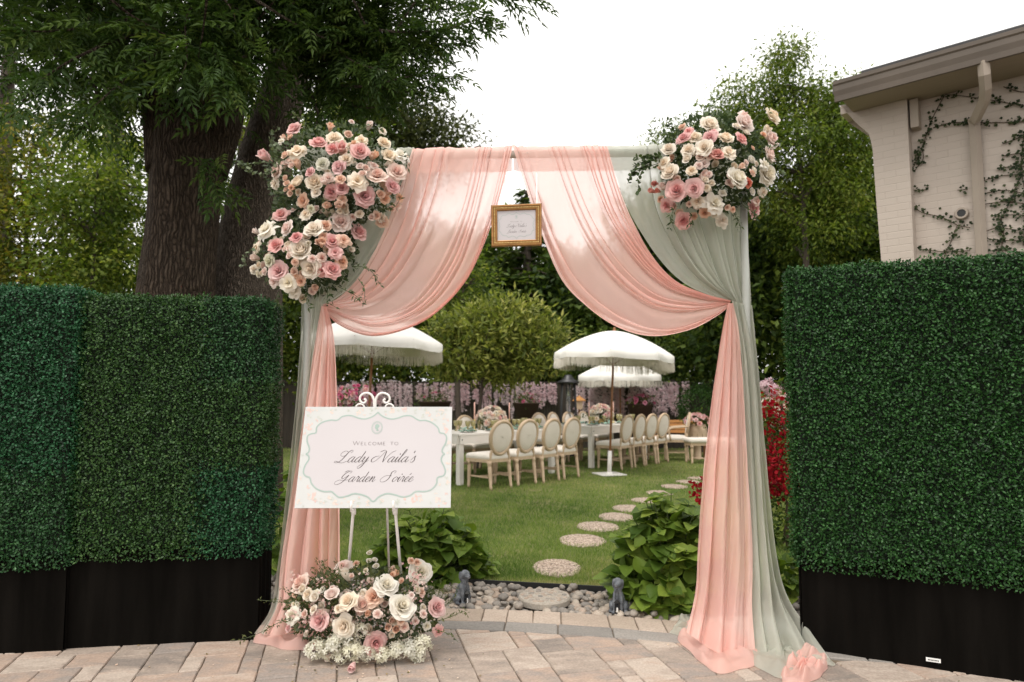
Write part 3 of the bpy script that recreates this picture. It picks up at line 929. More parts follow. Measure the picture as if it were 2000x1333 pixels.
def sprig(n=4):
    """pinnate ash leaf: paired leaflets on a drooping stalk, length 1"""
    V, F = [], []
    def leaflet(p, d, L):
        d = arr(d)/np.linalg.norm(d); side = np.cross(d, (0,0,1)); k = len(V)
        for q in (arr(p), arr(p)+d*L*.42+side*L*.16+arr((0,0,.02)), arr(p)+d*L+arr((0,0,-.05)), arr(p)+d*L*.42-side*L*.16+arr((0,0,.02))):
            V.append(q)
        F.extend([(k,k+2,k+1),(k,k+3,k+2)])
    for i in range(n):
        y = .18+.62*i/(n-1); z = -.25*y*y
        for s in (-1, 1):
            leaflet((0,y,z), (s*.8,.75,-.12), .34-.03*i)
    leaflet((0,.85,-.2), (0,1,-.3), .34)
    k = len(V); V.extend([arr((-.006,0,0)), arr((.006,0,0)), arr((.004,.88,-.2)), arr((-.004,.88,-.2))]); F.extend([(k,k+1,k+2),(k,k+2,k+3)])
    return arr(V), [np.array(F)]
SPRIG = sprig()

m_ash = leafmat('ash_leaves', [(.02,.043,.009),(.037,.072,.014),(.064,.108,.021),(.11,.155,.033)], trans=.25, rough=.5)
m_olive = leafmat('yellow_green_leaves', [(.03,.05,.007),(.07,.092,.011),(.13,.135,.017),(.25,.20,.028)], trans=.35)
m_redwood = leafmat('redwood_needles', [(.012,.022,.012),(.022,.036,.016),(.035,.05,.02)], trans=.15)
m_bay = leafmat('bay_leaves', [(.06,.085,.018),(.135,.165,.034),(.23,.25,.055),(.38,.36,.11)], trans=.35, rough=.45)
m_darkleaf = leafmat('dark_leaves', [(.018,.036,.008),(.042,.075,.014),(.09,.13,.023),(.165,.21,.037)], trans=.3)
m_lightleaf = leafmat('light_leaves', [(.03,.055,.008),(.075,.115,.015),(.135,.175,.026),(.24,.25,.05)], trans=.4)
m_greyleaf = leafmat('grey_green_leaves', [(.025,.034,.011),(.052,.064,.018),(.095,.10,.028)], trans=.25)

# two big trunks behind the left hedge -----------------------------------------------
def big_tree(label, Y, stems, bark, branches, blobs, seed, sizes):
    foot = at(stems[0][0][0][0], 770+1333*1.35/Y*1.0, Y); foot.z = 0
    t_ = thing('shade_tree', label, 'tree', tuple(foot), group='big shade trees behind the left hedge')
    mb = MB()
    for k, (pp, rr) in enumerate(stems):
        pts = [arr(at(px, py, Y+dy)) for px, py, dy in pp]
        if k == 0: pts = [arr((pts[0][0]-.03, pts[0][1], -.1))]+pts; rr = [rr[0]*1.25]+list(rr)
        trunk_geo(mb, pts, rr, n=32, rows=70, ridge=.035, seed=seed+k)
    obj('trunk', mb, bark, t_, smooth=True)
    g = np.random.default_rng(seed)
    br = MB(); lv = MB()
    T, D = [], []
    for pp, dens in branches:
        P = smooth_path([arr(at(px, py, Yb)) for px, py, Yb in pp], 40)
        br.add(*tube(P, np.linspace(.022, .003, 40), 5))
        k = int(dens)
        i = np.clip((g.random(k)**.75*39).astype(int), 3, 38)
        tan = P[np.minimum(i+1, 39)]-P[i-1]
        T.append(P[i]+g.normal(size=(k,3))*.025); D.append(unit(tan)*.8+g.normal(size=(k,3))*arr((.7,.7,.4))+arr((0,0,-.2)))
    C = clumps(blobs, g, .15)
    per = 9
    cen = np.repeat(C, per, 0); off = g.normal(size=cen.shape)*.17
    T.append(cen+off); D.append(unit(off)*.8+g.normal(size=cen.shape)*arr((.9,.9,.35))+arr((0,0,.0)))
    T, D = np.concatenate(T), np.concatenate(D); k = len(T)
    scatter(lv, *SPRIG, frames(D, arr((0,-.2,1))+g.normal(size=(k,3))*.45), T, g.uniform(sizes[0], sizes[1], k), np.clip(.45+.22*g.normal(size=k), 0, 1))
    for c in C[::3]:
        e = c+g.normal(size=3)*arr((.5,.5,.2))+arr((0,0,.35))
        br.add(*tube(smooth_path([e, (e+c)/2+g.normal(size=3)*.06, c], 5), np.linspace(.014,.003,5), 4))
    crown = obj('crown', lv, m_ash, t_)
    o = obj('branches', br, bark, t_); o['kind'] = 'stuff'
    return t_
big_tree('massive dark trunk forking into limbs behind the left hedge', 7.0,
  [([(340,700,0),(345,570,0),(356,450,0),(366,330,0),(372,250,.05)], [.385,.372,.345,.355,.37]),
   ([(340,330,0),(322,240,-.02),(303,140,-.1),(288,20,-.2),(270,-150,-.3)], [.27,.21,.165,.14,.10]),
   ([(372,300,0),(392,210,-.05),(405,120,-.05),(410,10,0),(420,-160,0)], [.30,.22,.19,.16,.12]),
   ([(395,330,.05),(432,230,.1),(452,130,.2),(478,20,.3),(510,-150,.4)], [.27,.23,.19,.16,.12])],
  m_bark1,
  [([(300,60,6.2),(200,90,5.6),(90,150,5.2),(20,230,5.0)],60), ([(330,80,6.0),(250,150,5.6),(170,220,5.3)],45), ([(400,60,6.0),(430,130,5.5),(440,185,5.3)],70),
   ([(350,40,6.0),(365,110,5.4),(350,160,5.2)],40), ([(250,40,6.0),(120,60,5.5),(0,60,5.2)],60), ([(180,150,5.8),(190,210,5.6),(150,265,5.5)],25), ([(420,300,6.4),(405,340,6.3),(430,370,6.3)],26)],
  [blob(110,35,6.6,180,75,.9,56), blob(265,30,6.2,190,80,.8,50), blob(430,50,5.9,150,62,.6,42), blob(560,5,6.2,120,60,.7,40), blob(390,120,5.6,70,40,.4,12),
   blob(200,150,6.5,100,55,.6,24), blob(60,150,6.8,90,50,.5,9), blob(250,-160,6.2,420,140,1.8,110), blob(60,-330,5.5,300,200,1.8,60)], 21, (.22,.36))
big_tree('leaning grey trunk beside the flower-covered arch post', 7.7,
  [([(478,700,0),(480,570,0),(492,450,0),(515,330,0),(545,210,0),(574,100,0),(600,-20,0),(630,-180,0)], [.40,.385,.35,.30,.255,.21,.17,.12])],
  m_bark2,
  [([(640,40,6.4),(740,60,6.0),(850,60,5.8),(950,35,5.7)],95), ([(660,-40,6.4),(800,-20,6.0),(930,-5,5.8),(1060,2,5.7)],70), ([(600,150,6.6),(700,170,6.2),(800,150,6.0),(893,150,5.9)],70),
   ([(700,150,6.3),(780,180,6.1),(850,165,6.0)],45), ([(620,60,6.4),(690,120,6.0),(760,140,5.8)],60), ([(720,60,6.2),(800,90,6.0),(900,85,5.9)],65), ([(640,180,6.6),(700,210,6.4),(770,205,6.3)],40),
   ([(600,170,6.6),(620,220,6.4),(612,265,6.3)],26), ([(520,60,6.6),(500,130,6.4),(478,180,6.3)],30)],
  [blob(640,30,6.4,120,70,.7,52), blob(710,90,6.4,90,60,.6,46), blob(620,110,8.7,120,70,.6,40), blob(780,20,6.2,110,50,.6,26), blob(680,165,6.8,70,45,.5,20), blob(650,-170,6.4,300,140,1.6,70)], 34, (.2,.32))

# far redwoods, left ----------------------------------------------------------------
def conifer(label, px, Y, top_py, half_px, lm, seed, n_br=70, low=.1, per=26, ln=.45):
    g = np.random.default_rng(seed)
    top = at(px, top_py, Y); foot = Vector((top.x, Y, 0)); H = top.z
    R = half_px*Y/FPX
    t_ = thing('conifer', label, 'tree', tuple(foot), group='tall conifers in the background')
    mb = MB(); mb.add(*tube(np.linspace(arr((foot.x,Y,-.1)), arr(top), 12), np.linspace(.28+.012*H, .03, 12), 9))
    lv = MB()
    for k in range(n_br):
        f = low+(1-low)*(k+g.random())/n_br
        L = R*(1-f)**.7*g.uniform(.65,1.1)+.15
        a = g.random()*2*PI
        d = arr((math.cos(a), math.sin(a), 0))
        b0 = arr((foot.x, Y, f*H)); e = b0+d*L+arr((0,0,-.12*L*g.uniform(.3,1.6)))
        m_ = (b0+e)/2+arr((0,0,.09*L))
        P = smooth_path([b0, m_, e], 10); mb.add(*tube(P, np.linspace(.05,.008,10), 4))
        k2 = max(8, int(per*L/1.5))
        i = (g.random(k2)**.8*8.9).astype(int)
        T = P[i]+g.normal(size=(k2,3))*arr((.12,.12,.05))*(.4+L*.2)
        yd = d*.6+g.normal(size=(k2,3))*arr((.8,.8,.25))+arr((0,0,-.3))
        LL = ln*g.uniform(.6,1.2,k2)
        scatter(lv, *LEAF_LONG, frames(yd, arr((0,0,1))+g.normal(size=(k2,3))*.35), T, np.stack([LL*.34,LL,LL*.3],1), np.clip(.5+.2*g.normal(size=k2)+.1*g.normal(),0,1))
    obj('trunk', mb, m_bark3, t_, smooth=True); obj('crown', lv, lm, t_)
conifer('dark redwood far behind at the left edge of the picture', 40, 24, -260, 190, m_redwood, 41, 110)
conifer('dark redwood left of the massive trunk, behind yellowish trees', 250, 22, -320, 170, m_redwood, 42, 120)
conifer('dark conifer rising behind the hanging gold frame', 1030, 21, 372, 150, m_darkleaf, 43, 120, low=.05, per=44, ln=.4)
conifer('dark redwood standing behind the two big trunks', 560, 24, -150, 150, m_redwood, 44, 110)

TG = 'leafy trees beyond the garden'
def ft(px, Y): 
    p = at(px, 770, Y); return (p.x, Y, 0)
tree('garden_tree', 'yellow-green tree at the far left above the hedge', ft(60,13), arr(at(60,300,13)), .07,
     [blob(40,330,13,110,120,1.2,66), blob(80,470,13,130,100,1.2,76), blob(130,250,13.5,70,70,.8,18), blob(60,560,13,130,80,1.2,40)], m_olive, m_bark3, 51, per=80, cr=.27, ln=.10, wd=.55, group=TG)
tree('garden_tree', 'olive-green tree just left of the massive trunk', ft(190,12), arr(at(190,330,12)), .06,
     [blob(180,420,12,90,120,1.0,70), blob(215,330,12.5,70,90,.9,40), blob(200,540,12,110,80,1.0,60)], m_lightleaf, m_bark3, 52, per=80, cr=.25, ln=.095, wd=.55, group=TG)
tree('garden_tree', 'dark leafy tree showing between the two big trunks', ft(470,15), arr(at(470,250,15)), .15,
     [blob(440,330,15,110,170,1.0,36), blob(520,450,15,90,140,1.0,24), blob(600,300,16,90,120,1,30), blob(250,500,16,90,90,1,20)], m_lightleaf, m_bark3, 53, per=95, cr=.42, ln=.13, wd=.55, group=TG)
tree('garden_tree', 'grey-green fine-leaved tree rising behind the left flower cluster', ft(790,19), arr(at(800,240,19)), .2,
     [blob(820,265,19,85,60,1.2,44), blob(745,240,19,90,80,1.2,46), blob(720,360,19,100,90,1.4,50), blob(862,290,19,45,38,.8,18), blob(680,220,19,80,110,1.2,40), blob(700,420,19,140,110,1.4,50)], m_greyleaf, m_bark3, 54, per=90, cr=.45, ln=0.170, wd=.42, group=TG)
tree('garden_tree', 'tall wispy yellow-green tree behind the right flower cluster', ft(1560,14), arr(at(1550,180,14)), .09,
     [blob(1532,125,14,15,38,.25,11), blob(1518,190,14,30,40,.4,18), blob(1440,190,14,14,32,.25,7), blob(1420,235,14,30,30,.4,12), blob(1495,240,14,40,30,.5,14), blob(1612,215,14,60,62,.8,42), blob(1560,300,14,120,80,1.2,64), blob(1450,300,14,90,60,1,34), blob(1650,330,14,70,110,1.0,46), blob(1320,270,14.5,50,40,.6,14), blob(1600,420,14,110,90,1.2,50)],
     m_lightleaf, m_bark3, 55, per=140, cr=.24, ln=0.10, wd=.40, droop=.6, group=TG, shell=.2)
tree('garden_tree', 'dark tree between the arch and the house', ft(1580,16), arr(at(1580,450,16)), .2,
     [blob(1620,470,16,130,100,1.2,56), blob(1500,480,16,90,110,1.2,44), blob(1480,620,16,110,120,1.2,50), blob(1600,620,16,120,120,1.2,40), blob(1700,420,16,70,160,1,34)], m_darkleaf, m_bark3, 56, per=120, cr=.42, ln=0.200, wd=.5, group=TG)
tree('garden_tree', 'dark tree behind the right pink drape and umbrellas', ft(1290,20), arr(at(1290,480,20)), .2,
     [blob(1320,440,20,90,60,1.4,44), blob(1200,590,20,120,100,1.4,60), blob(1340,590,20,110,120,1.4,60), blob(1250,700,20,160,70,1.2,60), blob(1420,520,20,90,120,1.3,40)], m_darkleaf, m_bark3, 57, per=130, cr=.5, ln=0.260, wd=.5, group=TG)
tree('garden_tree', 'dark tree behind the small bay tree at the garden centre', ft(1000,23), arr(at(980,520,23)), .2,
     [blob(930,560,23,120,90,1.4,60), blob(1090,590,23,110,90,1.4,56), blob(1000,690,23,200,70,1.4,70), blob(860,520,23,80,60,1.2,30)], m_darkleaf, m_bark3, 58, per=130, cr=.55, ln=0.286, wd=.5, group=TG)
tree('garden_tree', 'light green tree seen through the left pink drape', ft(760,17.9), arr(at(770,480,18.5)), .14,
     [blob(740,520,18.6,110,80,.9,46), blob(860,580,18.6,90,70,.9,40), blob(720,640,18.6,130,90,.9,50), blob(620,640,18.6,120,120,.9,50), blob(660,520,18.6,110,100,.9,44)], m_darkleaf, m_bark3, 59, per=120, cr=.45, ln=0.200, wd=.5, group=TG)
tree('garden_tree', 'yellowish young tree above the left umbrella beside the drape edge', ft(900,15.5), arr(at(905,560,15.5)), .08,
     [blob(905,545,15.5,42,48,.5,24), blob(880,610,15.5,50,40,.5,20)], m_lightleaf, m_bark3, 60, per=46, cr=.24, ln=.13, wd=.4, group=TG)
tree('bay_tree', 'small glossy bay tree with long leaves behind the dining tables', ft(936,12.6), arr(at(950,690,12.6)), .055,
     [blob(960,660,12.6,90,62,.8,70), blob(1020,615,12.6,42,32,.5,20), blob(905,690,12.6,70,48,.7,40), blob(1075,660,12.6,34,34,.4,14), blob(880,640,12.6,30,34,.4,12), blob(950,605,12.6,40,28,.4,14), blob(1040,690,12.6,55,50,.6,36), blob(985,720,12.6,80,28,.6,32)],
     m_bay, m_bark3, 61, per=46, cr=.14, tmpl=LEAF_LONG, ln=.15, wd=.30, droop=-.15, nl=26, lr=.02, shell=.3)
# clipped ivy hedge along the fence top, two lengths
for lab, x0, x1, sd in (('light green ivy growing over the fence left of the bay tree', -7.6, -1.2, 71), ('dark ivy growing over the fence right of the patio heater', 1.6, 8.6, 72)):
    g = np.random.default_rng(sd); n_ = int((x1-x0)*44)
    C = np.stack([g.uniform(x0,x1,n_), FY+.10+.45*g.random(n_), 1.5+1.3*g.random(n_)**1.1], 1)
    t_ = thing('ivy_hedge', lab, 'hedge', ((x0+x1)/2, FY+.4, 0), group='ivy hedges on the fence')
    mb = MB(); leaves(mb, C, g, 34, .17, LEAF2, .11, .75, .3, 1, .8); obj('foliage', mb, m_lightleaf if sd == 71 else m_darkleaf, t_)
    mb = MB()
    for x in np.arange(x0+.4, x1, .9):
        mb.add(*tube(smooth_path([(x,FY+.4,-.05),(x+.1,FY+.42,.8),(x-.05,FY+.4,1.9)],6), .03, 6))
    obj('stem', mb, m_bark3, t_)

# ================================================================== ARTIFICIAL HEDGES
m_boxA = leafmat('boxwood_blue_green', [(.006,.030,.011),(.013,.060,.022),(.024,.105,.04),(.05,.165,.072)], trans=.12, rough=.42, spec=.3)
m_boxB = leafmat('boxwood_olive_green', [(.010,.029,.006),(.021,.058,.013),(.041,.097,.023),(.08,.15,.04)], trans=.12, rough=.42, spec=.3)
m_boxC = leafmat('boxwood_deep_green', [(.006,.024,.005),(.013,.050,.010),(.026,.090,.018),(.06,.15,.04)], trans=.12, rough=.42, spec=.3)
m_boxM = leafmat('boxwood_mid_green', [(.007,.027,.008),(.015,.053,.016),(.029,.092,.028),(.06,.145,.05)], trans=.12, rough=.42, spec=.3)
m_core = mat('hedge_core', [(.006,.012,.006),(.01,.018,.008)], rough=.95, scale=30)
m_skirt = mat('black_cloth', [(.0035,.003,.0025),(.007,.006,.005)], rough=1.0, scale=2.5, spec=.03, stretch=(6,6,.6), bump=.15, bump_scale=180)
def hedge(label, P0, P1, thick, z0, z1, mats, seed, tagpos=None, skirt_in=.02, extra_side=1):
    """P0 -> P1 front foot line (left to right seen from the patio); mats: list of columns, each (material list bottom to top)"""
    P0, P1 = Vector((P0.x,P0.y,0)), Vector((P1.x,P1.y,0))
    e = (P1-P0).normalized(); L = (P1-P0).length; nn = Vector((e.y,-e.x,0))   # towards the camera
    R = arr([[e.x,-nn.x,0],[e.y,-nn.y,0],[0,0,1]])
    t_ = thing('boxwood_hedge_wall', label, 'hedge wall', tuple(P0), math.atan2(e.y,e.x), 'artificial boxwood hedge walls')
    g = np.random.default_rng(seed)
    mb = MB()     # skirt, draped cloth with slight folds
    nx = 60
    xs_ = np.linspace(skirt_in, L-skirt_in, nx)
    fold = .0022*np.sin(xs_*13+seed)+.0012*np.sin(xs_*37)
    rows = []
    for z, k in ((-.005,1.3),(.1,1),(z0*.6,.7),(z0+.06,.4)):
        rows.append(np.stack([xs_, .02+fold*k, np.full(nx, z)], 1))
    V = np.concatenate(rows); mb.add(V, [grid_faces(nx,4)])
    for xe, sgn in ((skirt_in,-1),(L-skirt_in,1)):
        ys = np.linspace(.02, thick-.02, 16); f2 = .007*np.sin(ys*60+seed)
        rows = [np.stack([np.full(16,xe)+sgn*f2*k, ys, np.full(16,z)],1) for z, k in ((-.005,1.4),(z0*.5,1),(z0+.06,.4))]
        mb.add(np.concatenate(rows), [grid_faces(16,3)])
    mb.add(*box(L/2, thick/2, z0/2, L-.012, thick-.07, z0))
    obj('skirt', mb, m_skirt, t_, world=False, smooth=False)
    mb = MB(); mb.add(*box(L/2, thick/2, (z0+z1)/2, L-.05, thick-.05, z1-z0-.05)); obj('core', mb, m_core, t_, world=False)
    ncol = len(mats); cw = L/ncol
    for ci, colm in enumerate(mats):
        nrow = len(colm); rh = (z1-z0)/nrow
        for ri, mm_ in enumerate(colm):
            mbm = MB()
            x0_, x1_ = ci*cw, (ci+1)*cw; a0, a1 = z0+ri*rh, z0+(ri+1)*rh
            faces = [('f', (x1_-x0_)*(a1-a0))]
            if ri == nrow-1: faces.append(('t', (x1_-x0_)*thick))
            if ci == 0: faces.append(('l', thick*(a1-a0)))
            if ci == ncol-1: faces.append(('r', thick*(a1-a0)))
            for fc, area in faces:
                k = int(area*24000)
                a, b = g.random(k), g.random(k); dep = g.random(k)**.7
                lump = .012*np.sin((x0_+a*(x1_-x0_))*19+seed)*np.sin((a0+b*(a1-a0))*17)+.008*np.sin((x0_+a*(x1_-x0_))*43)*np.sin((a0+b*(a1-a0))*39+1)
                if fc == 'f':
                    # rounded shoulders towards the ends and the top
                    xx = np.clip(x0_+a*(x1_-x0_)+g.normal(size=k)*.05, 0, L); zz = np.clip(a0+b*(a1-a0)+g.normal(size=k)*.03, z0-.012, z1)
                    edge = np.minimum(np.minimum(xx, L-xx), z1-zz)
                    rd = np.where(edge < .05, (.05-np.maximum(edge,0))**2*9, 0)
                    T = np.stack([xx, -.035+.055*dep+lump+rd, zz], 1); n0 = arr((0,-1,.25))
                elif fc == 't':
                    T = np.stack([x0_+a*(x1_-x0_), b*thick, z1+.02-.05*dep+lump], 1); n0 = arr((0,-.2,1))
                elif fc == 'l':
                    T = np.stack([-.03+.05*dep+lump, a*thick, a0+b*(a1-a0)], 1); n0 = arr((-1,0,.25))
                else:
                    T = np.stack([L+.03-.05*dep+lump, a*thick, a0+b*(a1-a0)], 1); n0 = arr((1,0,.25))
                if len(T) == 0: continue
                nr = n0+g.normal(size=(k,3))*.55
                yd = g.normal(size=(k,3))+n0*.55+arr((0,0,-.1))
                LL = g.uniform(.011,.0205,k)
                clump = np.sin(T[:,0]*31+3*np.sin(T[:,2]*13))*np.sin(T[:,2]*29+2)*.12
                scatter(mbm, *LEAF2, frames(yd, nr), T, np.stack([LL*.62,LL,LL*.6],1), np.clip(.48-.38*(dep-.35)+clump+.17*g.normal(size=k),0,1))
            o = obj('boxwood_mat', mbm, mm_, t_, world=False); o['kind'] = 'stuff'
    return t_
pA = gnd(0,1275); pB = gnd(502,1252); eL = (pB-pA).normalized()
seam = pA+(pB-pA)*.235
zl = at(330,578,3.72).z
hedge('olive-green artificial boxwood hedge wall beside the left arch post', seam+eL*.004, pB, .36, .47, zl,
      [[m_boxB,m_boxB,m_boxB],[m_boxB,m_boxB,m_boxB],[m_boxA,m_boxB,m_boxM]], 5, skirt_in=.003)
hedge('bluish-green artificial boxwood hedge wall at the far left', pA-eL*1.2+Vector((0,-.03,0)), seam+eL*.012+Vector((0,-.03,0)), .36, .44, zl+.035,
      [[m_boxA]*3, [m_boxA]*3, [m_boxM,m_boxA,m_boxA]], 6, skirt_in=.003)
qA = gnd(1561,1269); qB = gnd(1990,1334); eR = (qB-qA).normalized()
zr = at(1540,524,3.65).z
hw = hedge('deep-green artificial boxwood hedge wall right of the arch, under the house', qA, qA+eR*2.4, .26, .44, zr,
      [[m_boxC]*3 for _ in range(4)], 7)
# small sticker on the right skirt
m_white = mat('white_print', [(.75,.74,.72),(.8,.79,.77)], rough=.6)
tp = gnd(1820,1281,.045); 
ltag = (tp-Vector((qA.x,qA.y,0)))
sx0 = ltag.dot(eR)
mb = MB(); mb.add(*box(sx0, .004, .045, .062, .004, .018)); lb = obj('sticker', mb, m_white, hw, world=False)
mb = MB()
for k in range(8): mb.add(*box(sx0-.021+k*.006, .0012, .045, .0035, .001, .006))
obj('sticker_print', mb, m_black, lb, world=False)

# ================================================================== ARCH FRAME
AY = 4.06
m_pipe = mat('grey_green_pipe', [(.40,.41,.37),(.46,.47,.43)], rough=.5, scale=6)
xl, xr_ = at(598,770,AY).x, at(1462,770,AY).x
bz0, bz1 = at(800,304,AY).z, at(1270,299,AY).z
def barz(x):
    a, b = at(800,304,AY).x, at(1270,299,AY).x
    return bz0+(x-a)*(bz1-bz0)/(b-a)
arch = thing('arch_frame', 'tall pipe arch frame with crossbar carrying the pink and sage drapes', 'arch', ((xl+xr_)/2, AY, 0))
for x in (xl, xr_):
    mb = MB(); mb.add(*tube([(x,AY,.01),(x,AY,1.3),(x,AY,barz(x))], .022, 12)); up = obj('upright', mb, m_pipe, arch, smooth=True)
    mb = MB(); mb.add(*bevbox(x,AY,.009,.36,.36,.012,.003)); obj('base_plate', mb, m_pipe, up)
mb = MB(); mb.add(*tube([(xl-.02,AY,barz(xl)),(0,AY,barz(0)),(xr_+.02,AY,barz(xr_))], .024, 14)); obj('crossbar', mb, m_pipe, arch, smooth=True)

# ================================================================== DRAPES
m_pink = sheermat('blush_chiffon', (.985,.635,.565), (.98,.665,.60), .69)
m_sage = sheermat('sage_chiffon', (.67,.675,.59), (.635,.645,.56), .64)
def cr_interp(G, u):
    """G (k,nv,3) guides; u (nu,nv) in 0..k-1 -> catmull-rom across guides"""
    k = G.shape[0]
    i = np.clip(np.floor(u).astype(int), 0, k-2); f = (u-i)[..., None]
    vi = np.arange(G.shape[1])[None, :].repeat(u.shape[0], 0)
    p = lambda j: G[np.clip(j, 0, k-1), vi]
    p0, p1, p2, p3 = p(i-1), p(i), p(i+1), p(i+2)
    p0 = np.where((i == 0)[..., None], 2*p1-p2, p0); p3 = np.where((i == k-2)[..., None], 2*p2-p1, p3)
    return .5*((2*p1)+(-p0+p2)*f+(2*p0-5*p1+4*p2-p3)*f**2+(-p0+3*p1-3*p2+p3)*f**3)
def drape(guides, smap, amap, npl, D, seed, nu=None, nv=90, depth_v=((0,.4),(.2,.8),(.55,1),(.85,.9),(1,.5)), wob=.5, over=True):
    g = np.random.default_rng(seed)
    nu = nu or max(260, npl*16)
    G = np.stack([smooth_path(gd, nv) for gd in guides]); k = len(guides)
    s = np.linspace(0, 1, nu)[:, None]; v = np.linspace(0, 1, nv)[None, :]
    amp = np.interp(s*npl, np.arange(npl+2), g.uniform(.55,1.35,npl+2))
    ph = g.normal(size=8)*2
    wb = wob*(.5*np.sin(3.1*v*2+7*s+ph[0])+.35*np.sin(5.3*v*2-13*s+ph[1])+.25*np.sin(2.2*v+23*s+ph[2]))
    wd_ = g.uniform(.45,1.75,npl); cw_ = np.concatenate([[0], np.cumsum(wd_)/wd_.sum()])
    phi = 2*PI*np.interp(s, cw_, np.arange(npl+1))+2*PI*.22*wb
    lw_ = np.interp(s, (cw_[1:]+cw_[:-1])/2, wd_/wd_.sum())
    A = np.interp(s, [a[0] for a in amap], [a[1] for a in amap])
    se = np.clip(s+A*amp*np.sin(phi)/(2*PI)*lw_, 0, 1)
    u = np.interp(se, [a[0] for a in smap], [a[1] for a in smap])*(k-1)
    P = cr_interp(G, u)
    dv = np.interp(v, [a[0] for a in depth_v], [a[1] for a in depth_v])
    Aw = np.clip(A, .25, 1.0)
    dep = D*dv*Aw*np.clip(lw_*npl,.5,1.5)*(amp*np.cos(phi)+.35*np.sin(phi*.5+ph[4]+2*v)+.18*np.sin(phi*2.3+4*v))
    # fine crumple of thin cloth
    fine = .0025*np.sin(40*v+31*s*2+ph[5])*np.sin(57*s+9*v)
    P = P.copy(); P[..., 1] -= dep+fine; P[..., 2] += .15*dep*dv
    mb = MB(); mb.add(P.transpose(1,0,2).reshape(-1,3), [grid_faces(nu, nv)])
    return mb
def path3(pp, Y0, over=True):
    """pixel path on the arch; (px,py) use Y0, (px,py,Y) their own distance"""
    pts = []
    if over:
        x, y = pp[0][:2]
        b = at(x, y, AY); zt = barz(b.x)+.028
        pts += [(b.x, AY+.035, zt-.125), (b.x, AY+.034, zt-.03), (b.x, AY+.006, zt+.004), (b.x, AY-.030, zt-.022)]
        pp = pp[1:]
    for p in pp:
        pts.append(tuple(at(p[0], p[1], p[2] if len(p) > 2 else Y0)))
    return pts
def puddle(outline, h, seed, z=.004):
    """crumpled cloth lying on the paving; outline given as ground points seen from the patio"""
    g = np.random.default_rng(seed)
    O = smooth_path([tuple(gnd(px, py))[:2]+(0,) for px, py in outline+outline[:1]], 110)[:-1, :2]
    c = O.mean(0); nr = 26; n = len(O)
    rr = np.linspace(0, 1, nr); rows = []
    f = g.normal(size=(5,2))*17; p = g.random(5)*6
    for r in rr:
        Q = c+(O-c)*r*(1+.03*np.sin(np.arange(n)*.5+seed)[:,None]*r)
        th = np.arange(n)/n*2*PI
        x = .5+.30*np.sin(7*th+p[0]+2.2*r+1.1*np.sin(2*th+p[1]))+.16*np.sin(13*th+p[2]-3*r)+.14*np.sin(Q@f[0]+p[3])
        rim = np.exp(-((r-.86)/.10)**2)
        z_ = (1-r**8)**.5*((.30+.70*np.clip(x,0,1)**1.5)*(.75+.25*np.cos(r*9+p[4]+2*np.sin(3*th)))*.9+.25*rim*np.abs(np.sin(5*th+p[1])))
        rows.append(np.column_stack([Q, z+h*z_]))
    V = np.concatenate(rows); mb = MB(); mb.add(V, [grid_faces(n, nr, True)])
    return mb
YP, YG = 4.0, 4.075
# left side, sage behind
d = thing('sage_drape', 'sage green sheer drape on the left arch post behind the flowers', 'drape', tuple(at(600,1235,4.0)))
gs = [path3(p, YG) for p in ([(588,305),(589,400),(590,500),(592,585)], [(650,305),(640,430),(622,540),(612,592)], [(720,304),(700,440),(665,540),(628,596)], [(808,303),(778,420),(720,520),(680,566),(634,597)])]
obj('swag', drape(gs, [(0,0),(.35,.3),(.65,.62),(.8,.9),(1,1)], [(0,1.3),(.6,1.3),(.7,.3),(.9,.3),(1,1)], 9, .020, 1), m_sage, d, smooth=True)
gs = [path3(p, YG, False) for p in ([(590,580,4.09),(586,700,4.08),(574,850,4.06),(558,1000,4.02),(543,1120,3.97),(530,1190,3.90),(500,1236,3.82)],
      [(610,585,4.06),(604,700,4.06),(592,850,4.04),(580,1000,4.0),(568,1120,3.96),(556,1200,3.9),(540,1240,3.85)], [(640,598,4.04),(632,700,4.04),(624,850,4.03),(618,1000,4.0),(612,1120,3.97),(606,1200,3.94),(600,1236,3.92)])]
obj('tail', drape(gs, [(0,0),(1,1)], [(0,1.2),(1,1.4)], 5, .028, 2, depth_v=((0,.4),(.3,.8),(1,1.1))), m_sage, d, smooth=True)
d = thing('pink_drape', 'blush pink sheer drape swept to the left arch post behind the welcome sign', 'drape', tuple(at(620,1235,3.95)))
gs = [path3(p, YP) for p in ([(805,300),(776,385),(742,470),(702,542),(662,582),(630,596)], [(872,300),(846,400),(810,490),(760,560),(700,596),(632,599)], [(930,300),(902,410),(863,510),(806,588),(726,622),(633,602)],
      [(966,300),(940,420),(902,530),(834,610),(735,643),(634,606)], [(1000,300),(964,430),(917,540),(852,612),(786,646),(720,657),(664,637),(635,610)])]
obj('swag', drape(gs, [(0,0),(.36,.29),(.45,.50),(.72,.70),(.80,.88),(1,1)], [(0,1.7),(.33,1.7),(.38,.15),(.44,.15),(.5,1.6),(.70,1.6),(.75,.15),(.79,.15),(.84,1.3),(1,1.3)], 13, .017, 3, nv=110), m_pink, d, smooth=True)
gs = [path3(p, YP, False) for p in ([(628,598,3.98),(619,650,3.97),(604,750,3.96),(588,850,3.95),(573,950,3.93),(557,1050,3.9),(547,1130,3.87),(543,1180,3.83),(515,1240,3.74)],
      [(631,599,3.96),(636,650,3.94),(630,750,3.93),(622,900,3.9),(612,1050,3.88),(606,1150,3.85),(600,1238,3.8)], [(638,600,3.97),(650,640,3.96),(657,700,3.96),(661,780,3.95),(665,900,3.93),(667,1000,3.92),(668,1100,3.9),(668,1180,3.88),(675,1236,3.84)])]
